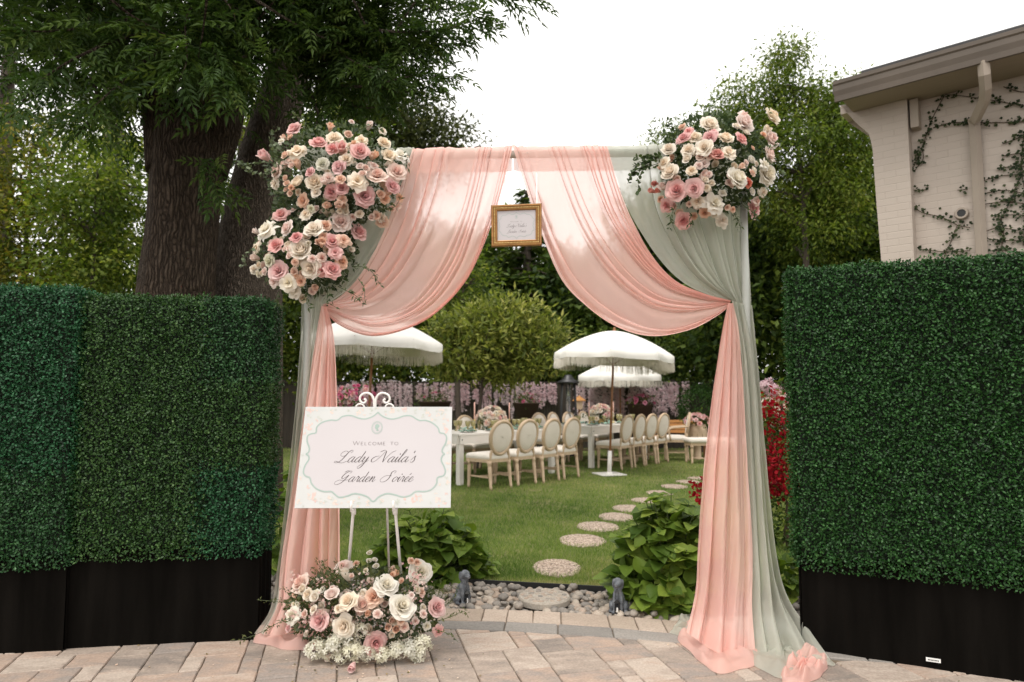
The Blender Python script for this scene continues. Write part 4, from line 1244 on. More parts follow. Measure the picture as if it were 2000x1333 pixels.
obj('tail', drape(gs, [(0,0),(.15,.12),(.3,.34),(1,1)], [(0,.5),(.2,.8),(.5,1.15),(1,1.0)], 5, .033, 4, depth_v=((0,.25),(.1,.55),(.35,1),(1,1.15))), m_pink, d, smooth=True)
obj('hem_puddle', puddle([(492,1255),(515,1225),(560,1215),(620,1215),(665,1235),(660,1262),(620,1270),(570,1272),(530,1264)], .085, 5), m_pink, d, smooth=True)
# right side
d = thing('sage_drape', 'sage green sheer drape hanging full length on the right arch post', 'drape', tuple(at(1490,1250,3.95)))
gs = [path3(p, YG) for p in ([(1187,300),(1222,400),(1275,490),(1328,548),(1385,577),(1430,589)], [(1262,298),(1282,400),(1322,490),(1368,548),(1433,590)], [(1330,298),(1342,400),(1368,480),(1400,545),(1437,592)], [(1400,298),(1408,420),(1420,500),(1432,556),(1446,598)], [(1455,298),(1457,430),(1461,520),(1466,604)])]
obj('swag', drape(gs, [(0,0),(.12,.22),(.5,.5),(1,1)], [(0,.2),(.12,.25),(.2,1.5),(1,1.5)], 11, .022, 6, nv=100), m_sage, d, smooth=True)
gs = [path3(p, YG, False) for p in ([(1428,588,4.02),(1446,700,4.0),(1452,850,3.98),(1458,1000,3.95),(1460,1100,3.9),(1458,1200,3.83),(1462,1285,3.68)], [(1448,594,4.05),(1466,700,4.03),(1476,850,4.0),(1484,1000,3.96),(1492,1100,3.9),(1504,1200,3.82),(1530,1300,3.62)],
      [(1467,598,4.08),(1477,720,4.06),(1487,850,4.04),(1499,980,4.0),(1512,1090,3.95),(1533,1165,3.88),(1572,1222,3.78),(1624,1297,3.58)])]
obj('tail', drape(gs, [(0,0),(.4,.45),(1,1)], [(0,.9),(1,1.0)], 4, .040, 7, depth_v=((0,.35),(.3,.8),(.8,1.2),(1,1.0))), m_sage, d, smooth=True)
obj('hem_puddle', puddle([(1455,1255),(1500,1240),(1560,1245),(1628,1298),(1590,1300),(1540,1325),(1500,1318),(1465,1290)], .04, 8), m_sage, d, smooth=True)
obj('hem_puddle', puddle([(1308,1238),(1335,1208),(1380,1205),(1400,1235),(1360,1255)], .05, 9), m_sage, d, smooth=True)
d = thing('pink_drape', 'blush pink sheer drape swept to the right arch post and pooling on the paving', 'drape', tuple(at(1410,1250,3.9)))
gs = [path3(p, YP) for p in ([(1003,300),(1046,430),(1092,545),(1142,602),(1202,643),(1270,660),(1345,647),(1400,618),(1424,598)], [(1045,300),(1087,420),(1142,530),(1217,600),(1300,633),(1380,616),(1425,596)], [(1090,300),(1137,420),(1197,520),(1272,584),(1350,599),(1425,593)],
      [(1140,300),(1182,410),(1237,500),(1302,559),(1366,582),(1426,591)], [(1187,298),(1217,390),(1263,485),(1313,545),(1371,573),(1427,588)])]
obj('swag', drape(gs, [(0,0),(.16,.13),(.24,.40),(.46,.58),(.54,.72),(1,1)], [(0,1.2),(.14,1.2),(.18,.15),(.23,.15),(.28,1.5),(.44,1.5),(.48,.2),(.53,.2),(.6,1.7),(1,1.7)], 13, .017, 10, nv=110), m_pink, d, smooth=True)
gs = [path3(p, YP, False) for p in ([(1422,592,3.98),(1411,640,3.96),(1401,700,3.95),(1389,780,3.94),(1377,880,3.92),(1368,980,3.9),(1362,1080,3.87),(1357,1160,3.83),(1340,1235,3.74)], [(1426,593,3.96),(1427,650,3.93),(1424,750,3.92),(1420,900,3.88),(1416,1050,3.84),(1412,1170,3.78),(1405,1275,3.64)],
      [(1431,592,3.97),(1441,640,3.96),(1448,720,3.95),(1454,820,3.94),(1460,920,3.92),(1467,1020,3.89),(1470,1100,3.85),(1468,1180,3.79),(1474,1268,3.68)])]
obj('tail', drape(gs, [(0,0),(.65,.62),(1,1)], [(0,1.1),(.5,.9),(.75,.5),(1,.7)], 4, .036, 11, depth_v=((0,.25),(.1,.55),(.35,1),(1,1.15))), m_pink, d, smooth=True)
obj('hem_puddle', puddle([(1322,1250),(1350,1215),(1400,1225),(1470,1262),(1478,1292),(1450,1310),(1395,1314),(1355,1282)], .06, 12), m_pink, d, smooth=True)
obj('hem_puddle', puddle([(1525,1325),(1545,1292),(1580,1272),(1616,1292),(1606,1320),(1570,1340),(1538,1345)], .075, 13), m_pink, d, smooth=True)

# ================================================================== FLOWERS
def petal(phi0, rc, L, W, th0, th1, curl, nu=5, nv=5, wave=0.0, seed=0):
    g = random.Random(seed)
    V = []
    rho, z = rc, 0.0
    w1, w2 = g.uniform(0,6), g.uniform(0,6)
    for j in range(nv):
        v = j/(nv-1)
        th = th0+(th1-th0)*v**1.4
        if j: rho += math.sin(th)*L/(nv-1); z += math.cos(th)*L/(nv-1)
        hw_ = W*(.42+.58*math.sin(min(1.0, v*1.15+.12)*PI*.62))*(1 if v < .99 else .90)
        for i in range(nu):
            u = -1+2*i/(nu-1)
            pull = 1-.20*abs(u)**2.5*v
            a = phi0+u*hw_/max(rho+.012, .014)
            e = abs(u)**2
            rho_, z_ = rc+(rho-rc)*pull, z*pull
            r2 = rho_+curl*e*v*L*.25+wave*math.sin(3*u+w1)*v*L
            z2 = z_-curl*e*v*L*.22+wave*math.sin(4*u+w2)*v*L
            V.append((r2*math.cos(a), r2*math.sin(a), z2))
    return arr(V), [grid_faces(nu, nv)]
def rose_mesh(kind, seed):
    g = random.Random(seed); mb = MB()
    if kind == 'open':    # full garden rose
        layers = [(3,.012,.50,.16,.10,-.30,0,0),(4,.04,.53,.22,.14,-.12,.05,.01),(5,.08,.56,.30,.22,.18,.15,.02),(6,.12,.58,.36,.32,.55,.30,.03),(7,.15,.60,.42,.48,.90,.45,.05),(7,.17,.62,.46,.70,1.30,.6,.06)]
    elif kind == 'peony':
        layers = [(5,.02,.46,.18,.05,-.05,.1,.06),(7,.08,.50,.22,.15,.15,.2,.08),(8,.14,.52,.28,.30,.5,.3,.08),(8,.18,.56,.36,.5,1.0,.4,.08),(8,.2,.6,.42,.85,1.5,.6,.08)]
    elif kind == 'ranunculus':
        layers = [(5,.02,.36,.18,-.1,-.15,0,0),(6,.10,.40,.24,.0,-.2,0,.01),(7,.18,.44,.30,.12,-.15,.05,.01),(8,.25,.47,.34,.25,.05,.1,.02),(8,.3,.48,.38,.45,.45,.2,.03),(8,.33,.50,.38,.75,1.0,.3,.04)]
    elif kind == 'bud':
        layers = [(3,.02,.75,.26,.12,-.2,0,0),(4,.08,.85,.36,.22,-.12,.08,.02),(4,.10,.85,.40,.3,.15,.25,.03)]
    else:                 # loose, reflexed rose
        layers = [(3,.01,.55,.18,.08,-.2,0,0),(4,.05,.58,.26,.15,.05,.1,.02),(5,.10,.62,.40,.33,.75,.45,.06),(5,.14,.76,.50,.66,1.45,.75,.10),(5,.15,.82,.52,1.0,1.9,.8,.10)]
    nl = len(layers)
    for k, (n, rc, L, W, t0, t1, cu, wv) in enumerate(layers):
        off = g.uniform(0,6)
        for i in range(n):
            V, F = petal(off+i*2*PI/n+g.uniform(-.2,.2), rc*.9, L*g.uniform(.84,1.14), W*g.uniform(.85,1.12), t0+g.uniform(-.09,.09), t1+g.uniform(-.28,.28), cu, wave=wv*1.1, seed=seed*100+k*10+i)
            vv = np.tile(np.repeat(np.linspace(-.12,.12,5),5),1)
            mb.add(V, F, np.clip((k+.5)/nl+vv, 0, 1), loc=(0,0,-.02*k))
    if kind in ('open','loose','peony'):   # tight heart of the bloom
        V, F = ellipsoid((0,0,.30), (.085,.085,.22), 8, 6); mb.add(V, F, .12)
    V, F, T = mb.geo()
    ext = np.percentile(np.linalg.norm(V[:, :2], axis=1), 97)
    V = V/ext*.5; V[:, 2] -= np.percentile(V[:, 2], 60)
    return make_mesh('rose_'+kind, V, F, T, True)
ROSES = {k: [rose_mesh(k, s_*7+3) for s_ in range(5)] for k in ('open','peony','ranunculus','bud','loose')}
PET = {
 'w': petalmat('petal_white', (.86,.78,.60), (.86,.82,.74)),
 'c': petalmat('petal_cream', (.87,.70,.53), (.88,.81,.70)),
 'b': petalmat('petal_blush', (.84,.54,.47), (.87,.75,.68)),
 'p': petalmat('petal_pink', (.76,.34,.34), (.85,.60,.57)),
 'd': petalmat('petal_dusty_pink', (.68,.28,.29), (.80,.53,.51)),
 'a': petalmat('petal_peach', (.76,.42,.28), (.84,.63,.50)),
 'k': petalmat('petal_coral', (.60,.16,.13), (.74,.34,.27)),
 'g': petalmat('petal_green_white', (.62,.60,.42), (.78,.76,.64)),
 'l': petalmat('petal_lilac', (.62,.40,.46), (.72,.55,.58)),
 'h': petalmat('petal_hot_pink', (.55,.10,.20), (.72,.26,.38)),
 'r': petalmat('petal_red', (.22,.004,.010), (.34,.010,.018)),
}
def set_mat(o, m):
    if len(o.data.materials) == 0: o.data.materials.append(m)
    o.material_slots[0].link = 'OBJECT'; o.material_slots[0].material = m
m_stem = mat('green_stem', [(.05,.075,.025),(.08,.10,.035)], rough=.6, scale=20)
m_euc = leafmat('eucalyptus_leaves', [(.04,.055,.032),(.075,.098,.055),(.12,.15,.085),(.20,.23,.15)], trans=.2, rough=.5)
m_dkeuc = leafmat('ruscus_leaves', [(.02,.04,.014),(.04,.066,.024),(.07,.10,.038),(.12,.15,.07)], trans=.2, rough=.4)
def orient(o, d, spin):
    qn = Vector(d).normalized().to_track_quat('Z', 'Y')
    o.rotation_mode = 'QUATERNION'; from_ = qn.to_matrix() @ Matrix.Rotation(spin, 3, 'Z'); o.rotation_quaternion = from_.to_quaternion()
KIND = {'o':'open','p':'peony','r':'ranunculus','b':'bud','l':'loose'}
def rose(parent, px, py, dia_px, colr, kind, Y, d, name='rose', rnd=random):
    p = at(px, py, Y); o = link_obj(name, rnd.choice(ROSES[KIND[kind]]), None, parent)
    o.location = p-ORG[parent]; s = dia_px*Y/FPX*1.08; o.scale = (s,s,s*rnd.uniform(.85,1.05))
    orient(o, d, rnd.uniform(0,6.28)); set_mat(o, PET[colr]); return o
def flower_cluster(name, label, cat, org, sc, ox, oy, lobes, Yb, depth, items, seed, group, up=.25, zmin=None, fill=42):
    rnd = random.Random(seed)
    t_ = thing(name, label, cat, tuple(org), group=group)
    for it in items:
        zx, zy, dia, c = it[:4]; kd = it[4] if len(it) > 4 else ('b' if dia*1.0/sc < 16 and rnd.random() < .5 else rnd.choice('oorp' if c in 'bpdc' else 'ool'))
        px, py, dp = ox+zx/sc, oy+zy/sc, dia/sc
        best = min(lobes, key=lambda l: ((px-l[0])/l[2])**2+((py-l[1])/l[3])**2)
        rx, rz = (px-best[0])/best[2], (py-best[1])/best[3]; rho = min(1, math.hypot(rx, rz))
        Y = Yb-depth*math.sqrt(1-rho**2)+rnd.uniform(-.02,.02)
        d = Vector((rx*.8+rnd.uniform(-.35,.35), -.85+rnd.uniform(-.2,.2), -rz*.55+up+rnd.uniform(-.3,.3)))
        if zmin is not None:
            z = at(px,py,Y).z
            if z < zmin: Y = gnd(px, py, zmin).y
        nm = 'rose' if kd in 'olb' else ('peony' if kd == 'p' else 'ranunculus')
        if kd == 'b': nm = 'rosebud'
        rose(t_, px, py, dp, c, kd, Y, d, nm, rnd)
    for lx, ly, rx, ry in lobes:
        for _ in range(fill):
            a = rnd.uniform(0,6.28); r = math.sqrt(rnd.random())*.98; px, py = lx+math.cos(a)*r*rx, ly+math.sin(a)*r*ry
            Y = Yb-depth*math.sqrt(max(0,1-r*r))+rnd.uniform(.02,.07)
            if zmin is not None and at(px,py,Y).z < zmin: continue
            kd = rnd.choice('brpo'); rose(t_, px, py, rnd.uniform(10,19), rnd.choice('abccbwcw'), kd, Y, Vector((math.cos(a)*r+rnd.uniform(-.5,.5), -.8, -math.sin(a)*r*.5+up+rnd.uniform(-.4,.4))), {'b':'rosebud','r':'ranunculus','p':'peony','o':'rose'}[kd], rnd)
    return t_
def foliage(t_, lobes, Yb, depth, n, seed, trails, m1, m2, tr_n=40, leaf=(.015,.029), push=.045):
    g = np.random.default_rng(seed)
    lv, lv2, st = MB(), MB(), MB()
    for lx, ly, rx, ry in lobes:
        k = int(n)
        a = g.random(k)*2*PI; r = np.sqrt(g.random(k))*1.0
        px, py = lx+np.cos(a)*r*rx, ly+np.sin(a)*r*ry
        Yf = Yb-depth*np.sqrt(np.clip(1-r**2,0,1))+push+g.random(k)*.16
        T = np.array([tuple(at(x, y, max(Y, .5))) for x, y, Y in zip(px, py, Yf)])
        yd = np.stack([np.cos(a)*r, -.5*np.ones(k), -np.sin(a)*r], 1)+g.normal(size=(k,3))*.7
        nr = arr((0,-1,.6))+g.normal(size=(k,3))*.6
        half = g.random(k) < .5
        L = g.uniform(leaf[0], leaf[1], k)*1.15
        scatter(lv, *LEAF_ROUND, frames(yd[half], nr[half]), T[half], np.stack([L*.8,L,L],1)[half], np.clip(.5+.25*g.normal(size=half.sum()),0,1))
        h2 = ~half
        scatter(lv2, *LEAF_LONG, frames(yd[h2], nr[h2]), T[h2], np.stack([L*.5,L*1.5,L],1)[h2], np.clip(.45+.25*g.normal(size=h2.sum()),0,1))
    for tr in trails:
        pts, dens, which = tr[0], tr[1], tr[2]
        sz = tr[3] if len(tr) > 3 else 1.0
        P = smooth_path([tuple(at(*p)) for p in pts], 24)
        st.add(*tube(P, np.linspace(.0022,.0008,24), 4))
        i = (g.random(dens)*21).astype(int)+2
        tan = unit(P[i]-P[i-2]); side = g.normal(size=(dens,3))
        yd = tan*.5+side*.8; L = g.uniform(leaf[0], leaf[1], dens)*sz
        T = P[i]+g.normal(size=(dens,3))*.006
        tgt = lv if which == 'e' else lv2
        scatter(tgt, *(LEAF_ROUND if which == 'e' else LEAF_LONG), frames(yd, arr((0,-.7,1))+g.normal(size=(dens,3))*.5), T, np.stack([L*(.8 if which == 'e' else .45),L*(1 if which=='e' else 1.3),L],1), np.clip(.5+.2*g.normal(size=dens),0,1))
    o = obj('eucalyptus_leaves', lv, m1, t_); o['kind'] = 'stuff'
    o = obj('ruscus_leaves', lv2, m2, t_); o['kind'] = 'stuff'
    if st.n: o = obj('stems', st, m_stem, t_); o['kind'] = 'stuff'
left_items = [(425,165,105,'p','o'),(400,215,45,'a'),(365,220,38,'a'),(345,240,45,'w','l'),(445,300,115,'c','l'),(370,325,55,'a'),(250,335,62,'p','b'),(580,250,108,'p','o'),(675,222,100,'c','o'),(665,285,85,'p','p'),(722,280,62,'p','b'),(845,238,85,'c','l'),(835,302,108,'p','o'),(790,263,32,'a','b'),
 (985,250,84,'c','o'),(1018,325,92,'c','o'),(1092,325,108,'w','l'),(705,398,95,'d','o'),(600,380,80,'g','p'),(750,352,80,'c','p'),(945,450,122,'b','o'),(1062,430,120,'b','o'),(1040,520,98,'d','o'),(820,487,125,'c','l'),(865,580,128,'d','o'),
 (315,425,95,'b','p'),(305,505,80,'c','l'),(445,490,92,'c','r'),(555,495,106,'c','o'),(655,555,95,'d','o'),(722,530,85,'d','o'),(713,475,62,'a','p'),(480,610,80,'a','p'),(525,430,65,'d','p'),(640,470,64,'b','o'),(610,490,40,'b','b'),
 (835,395,48,'b','r'),(872,407,46,'b','r'),(850,440,50,'b','r'),(395,360,48,'b','r'),(355,380,48,'b','r'),(410,390,42,'b','r'),(380,500,40,'a','r'),(375,540,36,'a','r'),(415,530,36,'a','b'),(400,565,36,'a','r'),(370,470,36,'a','r'),
 (965,570,52,'a','r'),(992,600,62,'a','p'),(910,335,42,'a','b'),(932,330,38,'a','b'),(1055,637,40,'b','b'),(1025,660,42,'b','b'),(1082,592,48,'a','p'),(940,702,52,'a','p'),(975,740,72,'a','p'),(905,712,42,'b','b'),(1003,560,50,'a','b'),
 (345,695,92,'p','p'),(250,785,145,'w','l'),(380,780,98,'b','p'),(550,780,125,'c','o'),(715,740,126,'b','p'),(830,802,106,'p','p'),(622,762,72,'a','p'),(310,885,95,'p','o'),(440,835,75,'d','p'),(465,910,125,'c','r'),(665,862,98,'p','o'),(682,930,92,'p','l'),(735,855,92,'a','l'),
 (190,905,75,'c','l'),(185,965,55,'b','b'),(270,985,82,'g','p'),(175,1035,58,'c','p'),(240,1048,52,'b','p'),(330,1045,122,'p','o'),(300,1108,85,'b','l'),(390,1120,112,'w','l'),(425,1170,92,'w','l'),(525,1030,128,'c','o'),(592,1040,85,'p','o'),(665,1037,112,'p','o'),(725,990,82,'a','p'),(430,990,50,'a','p'),(425,1050,52,'a','p'),
 (540,970,52,'b','p'),(600,962,62,'b','p'),(395,950,42,'b','r'),(395,905,42,'b','r'),(365,910,36,'b','r'),(580,870,52,'a','b'),(600,872,48,'a','b'),(465,1110,62,'a','p'),(500,690,92,'c','l'),(562,1150,42,'a','b'),(700,640,48,'a','b'),(640,640,42,'a','b'),(725,600,60,'a','p'),(560,560,60,'c','p'),(205,1010,45,'c','p'),(610,830,60,'a','p'),(530,660,45,'g','p')]
LL_ = [(655,340,150,112),(600,490,112,98)]
fc = flower_cluster('flower_cluster', 'large rose cluster of blush, cream and pink wrapping the upper left arch corner', 'flower arrangement', at(620,420,3.95), 3.175, 440, 200, LL_, 3.98, .25, left_items, 3, 'rose clusters on the arch')
foliage(fc, [(655,340,135,98),(600,490,100,86),(625,420,90,80)], 3.99, .20, 2100, 4,
  [([(560,325,3.8),(520,318,3.78),(480,322,3.77),(462,318,3.77)],46,'e'), ([(560,330,3.8),(510,340,3.77),(478,332,3.76)],36,'e'), ([(690,520,3.8),(720,525,3.78),(735,545,3.77),(745,560,3.77)],30,'d'), ([(660,560,3.8),(690,575,3.78),(710,590,3.77)],26,'d'),
   ([(640,570,3.82),(640,590,3.8),(655,600,3.79)],24,'d'), ([(600,560,3.85),(598,585,3.83),(606,605,3.82)],22,'d'), ([(700,545,3.8),(712,565,3.79),(710,600,3.79)],16,'d'), ([(540,300,3.85),(530,270,3.85),(545,248,3.85)],28,'e'), ([(600,260,3.85),(590,235,3.85),(570,222,3.85)],20,'e'),
   ([(760,300,3.9),(790,305,3.88),(796,330,3.88)],24,'d'), ([(740,410,3.85),(770,405,3.82),(785,380,3.82)],26,'d'), ([(690,260,3.9),(720,248,3.88),(745,255,3.88)],24,'e'), ([(500,480,3.85),(480,500,3.85),(475,520,3.85)],20,'e'), ([(545,570,3.85),(540,590,3.85),(555,600,3.85)],20,'d')], m_euc, m_dkeuc)
right_items = [(1375,207,160,'c','o'),(1130,262,170,'b','o'),(1130,205,120,'b','l'),(1365,405,172,'b','p'),(1350,537,146,'b','o'),(1105,405,125,'p','o'),(830,278,165,'c','o'),(600,395,115,'d','o'),(640,340,90,'p','l'),(700,390,116,'c','o'),(830,390,115,'d','o'),(860,350,90,'p','l'),(970,395,136,'c','o'),
 (470,490,116,'c','o'),(430,612,116,'c','l'),(482,690,146,'c','o'),(640,500,115,'c','p'),(628,577,84,'c','r'),(675,540,52,'c','r'),(780,480,146,'c','o'),(755,555,92,'b','o'),(782,620,78,'b','o'),(735,637,74,'b','o'),(825,560,64,'b','o'),(895,535,118,'k','p'),(995,520,146,'c','l'),(670,680,92,'c','p'),
 (1072,745,196,'w','o'),(1330,712,185,'w','o'),(1310,630,120,'w','l'),(540,850,178,'p','o'),(690,837,156,'p','o'),(790,757,62,'c','r'),(845,790,58,'c','r'),(800,830,60,'c','r'),(820,712,62,'b','p'),(1165,790,82,'k','p'),(1100,645,58,'a','b'),(1200,702,72,'a','p'),(355,795,62,'k','b'),(325,860,48,'k','b'),(377,860,42,'k','b'),
 (872,962,188,'w','l'),(720,950,105,'c','p'),(450,985,116,'p','p'),(600,1120,138,'p','p'),(560,1050,72,'a','p'),(650,972,52,'a','p'),(780,1052,92,'a','p'),(690,1077,62,'a','p'),(940,1115,125,'c','l'),(975,1000,52,'a','b'),(1030,1020,52,'a','p'),(1215,1015,146,'p','p'),(1240,950,85,'b','l'),(1295,870,82,'c','l'),(400,930,62,'a','p'),(1315,335,62,'c','b'),(500,990,70,'p','p'),(560,420,70,'p','l')]
LR_ = [(1398,318,118,108)]
fc = flower_cluster('flower_cluster', 'round cluster of cream and pink roses on the upper right arch corner', 'flower arrangement', at(1398,320,3.95), 4.444, 1200, 180, LR_, 3.98, .27, right_items, 6, 'rose clusters on the arch')
foliage(fc, [(1398,318,106,96)], 3.99, .24, 3600, 8,
  [([(1290,310,3.85),(1265,315,3.8),(1245,325,3.78),(1230,345,3.78)],60,'e'), ([(1290,305,3.85),(1260,308,3.8),(1235,312,3.78)],60,'e'), ([(1285,320,3.85),(1258,330,3.8),(1248,350,3.79),(1246,382,3.79)],46,'e'), ([(1270,320,3.84),(1240,335,3.8),(1225,360,3.79)],40,'e'),
   ([(1320,270,3.88),(1295,260,3.86),(1265,262,3.85)],20,'e'), ([(1330,260,3.88),(1310,245,3.86),(1300,235,3.86)],20,'e'), ([(1450,400,3.85),(1470,415,3.83),(1480,430,3.83)],30,'d'), ([(1490,380,3.85),(1500,400,3.84),(1495,420,3.84)],24,'d'), ([(1320,400,3.85),(1310,425,3.83),(1308,445,3.83)],22,'d'), ([(1430,410,3.88),(1445,440,3.86),(1448,455,3.86)],24,'d'),
   ([(1470,240,3.88),(1480,226,3.88),(1500,222,3.87)],6,'d'), ([(1510,300,3.88),(1525,330,3.87),(1530,345,3.87)],16,'e'), ([(1350,420,3.86),(1345,440,3.85)],12,'d'), ([(1480,270,3.86),(1500,290,3.85),(1520,280,3.85)],34,'d')], m_dkeuc, m_dkeuc)

# ---- arrangement on the paving at the easel's foot
base_items = [(905,285,118,'b','l'),(590,412,138,'b','o'),(1480,330,158,'w','o'),(1225,425,160,'w','o'),(1340,578,180,'w','o'),(1600,590,128,'p','o'),(820,490,95,'b','r'),(645,495,84,'c','o'),(692,512,64,'c','r'),(940,545,138,'c','o'),(1050,570,106,'b','r'),(1130,512,128,'a','p'),(730,690,142,'p','o'),(530,650,125,'w','l'),(910,730,148,'c','o'),(1150,857,150,'p','o'),
 (685,605,64,'c','p'),(1335,690,58,'a','o'),(1357,737,62,'b','o'),(1235,735,52,'a','b'),(1297,750,50,'a','b'),(1265,690,38,'a','b'),(1612,768,84,'p','l'),(1265,352,40,'a','b'),(1296,345,36,'a','b'),(1270,315,36,'a','b'),(1337,400,38,'a','b'),(1410,247,52,'a','p'),(1452,257,54,'a','p'),(1100,187,38,'w','r'),(1097,247,38,'w','r'),(1140,238,38,'w','r'),(1147,285,42,'w','r'),(970,362,36,'b','b'),(1002,267,42,'a','p'),
 (715,852,38,'a','b'),(790,852,40,'a','b'),(655,895,54,'b','b'),(795,957,44,'b','b'),(887,925,50,'b','b'),(975,1027,50,'p','b'),(500,745,56,'p','p'),(1500,640,56,'b','p'),(1160,640,60,'b','p'),(1090,640,44,'a','b'),(620,640,60,'b','p'),(870,600,56,'c','p'),(1440,690,50,'b','p'),(1410,500,46,'b','p')]
LB_ = [(708,1190,150,82)]
base_fc = flower_cluster('floor_flower_arrangement', 'low arrangement of white and blush roses on the paving at the foot of the easel', 'flower arrangement', gnd(705,1262), 3.774, 430, 1030, LB_, 3.66, .20, base_items, 9, None, up=.5, zmin=.03)
def hydrangea_mesh(seed, n=62):
    g = np.random.default_rng(seed); mb = MB()
    pet = []
    P4 = []; F4 = []
    for k in range(4):
        a = k*PI/2; b = len(P4)
        for r, da in ((.02,0),(.5,-.55),(.95,0),(.5,.55)):
            P4.append((r*math.cos(a+da), r*math.sin(a+da), .12*r*r))
        F4.append((b,b+1,b+2,b+3))
    d = unit(g.normal(size=(n,3))+arr((0,0,.35))); T = d*.42*(1+.12*g.normal(size=(n,1)))
    scatter(mb, arr(P4), [np.array(F4)], frames(np.cross(d, g.normal(size=(n,3))), d+g.normal(size=(n,3))*.3), T, g.uniform(.17,.25,n), np.clip(.6+.3*g.normal(size=n),0,1))
    V, F, T = mb.geo(); return make_mesh('hydrangea', V, F, T)
HYD = [hydrangea_mesh(k) for k in range(3)]
def heads(parent, items, sc, ox, oy, Yf, mm_, rnd, name='hydrangea'):
    for zx, zy, dia in items:
        px, py = ox+zx/sc, oy+zy/sc; dp = dia/sc
        Y = Yf(px, py); r = dp*Y/FPX/2
        p = at(px, py, Y)
        if p.z < r*.75: p = gnd(px, py, r*.75)
        o = link_obj(name, rnd.choice(HYD), None, parent); o.location = p-ORG[parent]; s = dp*Y/FPX*1.15; o.scale = (s,s,s*.9); o.rotation_euler = (rnd.uniform(-.5,.5),rnd.uniform(-.5,.5),rnd.uniform(0,6)); set_mat(o, mm_)
heads(base_fc, [(705,905,135),(800,920,120),(845,860,135),(950,825,125),(985,915,135),(1085,935,110),(1195,935,110),(1310,905,125),(1400,895,125),(1490,865,130),(1455,940,105),(1040,765,95),(900,960,90)], 3.774, 430, 1030, lambda x, y: 3.50+.08*abs(x-700)/150, petalmat('petal_hydrangea', (.74,.72,.58), (.82,.80,.70)), random.Random(4))
g_tr = [([(600,1215,3.6),(560,1210,3.55),(500,1240,3.5),(450,1255,3.47)],46,'d'), ([(850,1215,3.6),(880,1205,3.55),(905,1195,3.55),(915,1205,3.55)],34,'d',.8), ([(850,1230,3.58),(880,1240,3.52),(895,1255,3.5)],26,'d',.8)]
rr_ = random.Random(12)
for k in range(44):
    a = rr_.uniform(-1.4,1.4); x0_ = 700+rr_.uniform(-90,90); L_ = rr_.uniform(60,115)
    g_tr.append(([(x0_,1200,3.62),(x0_+math.sin(a)*L_*.6,1190-math.cos(a)*L_*.6,3.58+rr_.uniform(-.1,.12)),(x0_+math.sin(a)*L_*1.25,1190-math.cos(a)*L_*1.0,3.56+rr_.uniform(-.12,.15))], 46, 'd', .75))
for px in (850,862,878,868,892): g_tr.append(([(835,1215,3.64),(px-8,1170,3.64),(px+rr_.uniform(-4,10),1130+rr_.uniform(0,20),3.64)], 60, 'd', .6))
foliage(base_fc, LB_, 3.70, .20, 3600, 14, g_tr, m_euc, leafmat('olive_filler', [(.03,.045,.014),(.06,.075,.022),(.10,.11,.04),(.17,.16,.08)], trans=.3), leaf=(.012,.022), push=.03)
# wax-flower filler
g = np.random.default_rng(15); mb = MB(); k = 520
a = g.random(k)*2*PI; r = np.sqrt(g.random(k))
cl = g.integers(0, 40, k); cx_ = g.random(40)*270+565; cy_ = g.random(40)*120+1120
px, py = cx_[cl]+g.normal(size=k)*9, cy_[cl]+g.normal(size=k)*9
T = np.array([tuple(at(x, y, 3.50+.12*w)) for x, y, w in zip(px, py, g.random(k))]); T[:,2] = np.maximum(T[:,2], .03)
P5 = []; F5 = []
for q5 in range(5):
    a5 = q5*2*PI/5; b = len(P5)
    for r5, da in ((.05,0),(.6,-.5),(1,0),(.6,.5)): P5.append((r5*math.cos(a5+da), r5*math.sin(a5+da), .1*r5))
    F5.append((b,b+1,b+2,b+3))
dd = arr((0,-.8,.5))+g.normal(size=(k,3))*.6
scatter(mb, arr(P5), [np.array(F5)], frames(np.cross(dd, g.normal(size=(k,3))), dd), T, g.uniform(.006,.010,k), np.clip(.6+.3*g.normal(size=k),0,1))
o = obj('wax_flowers', mb, petalmat('petal_wax', (.55,.28,.28), (.80,.66,.60)), base_fc); o['kind'] = 'stuff'

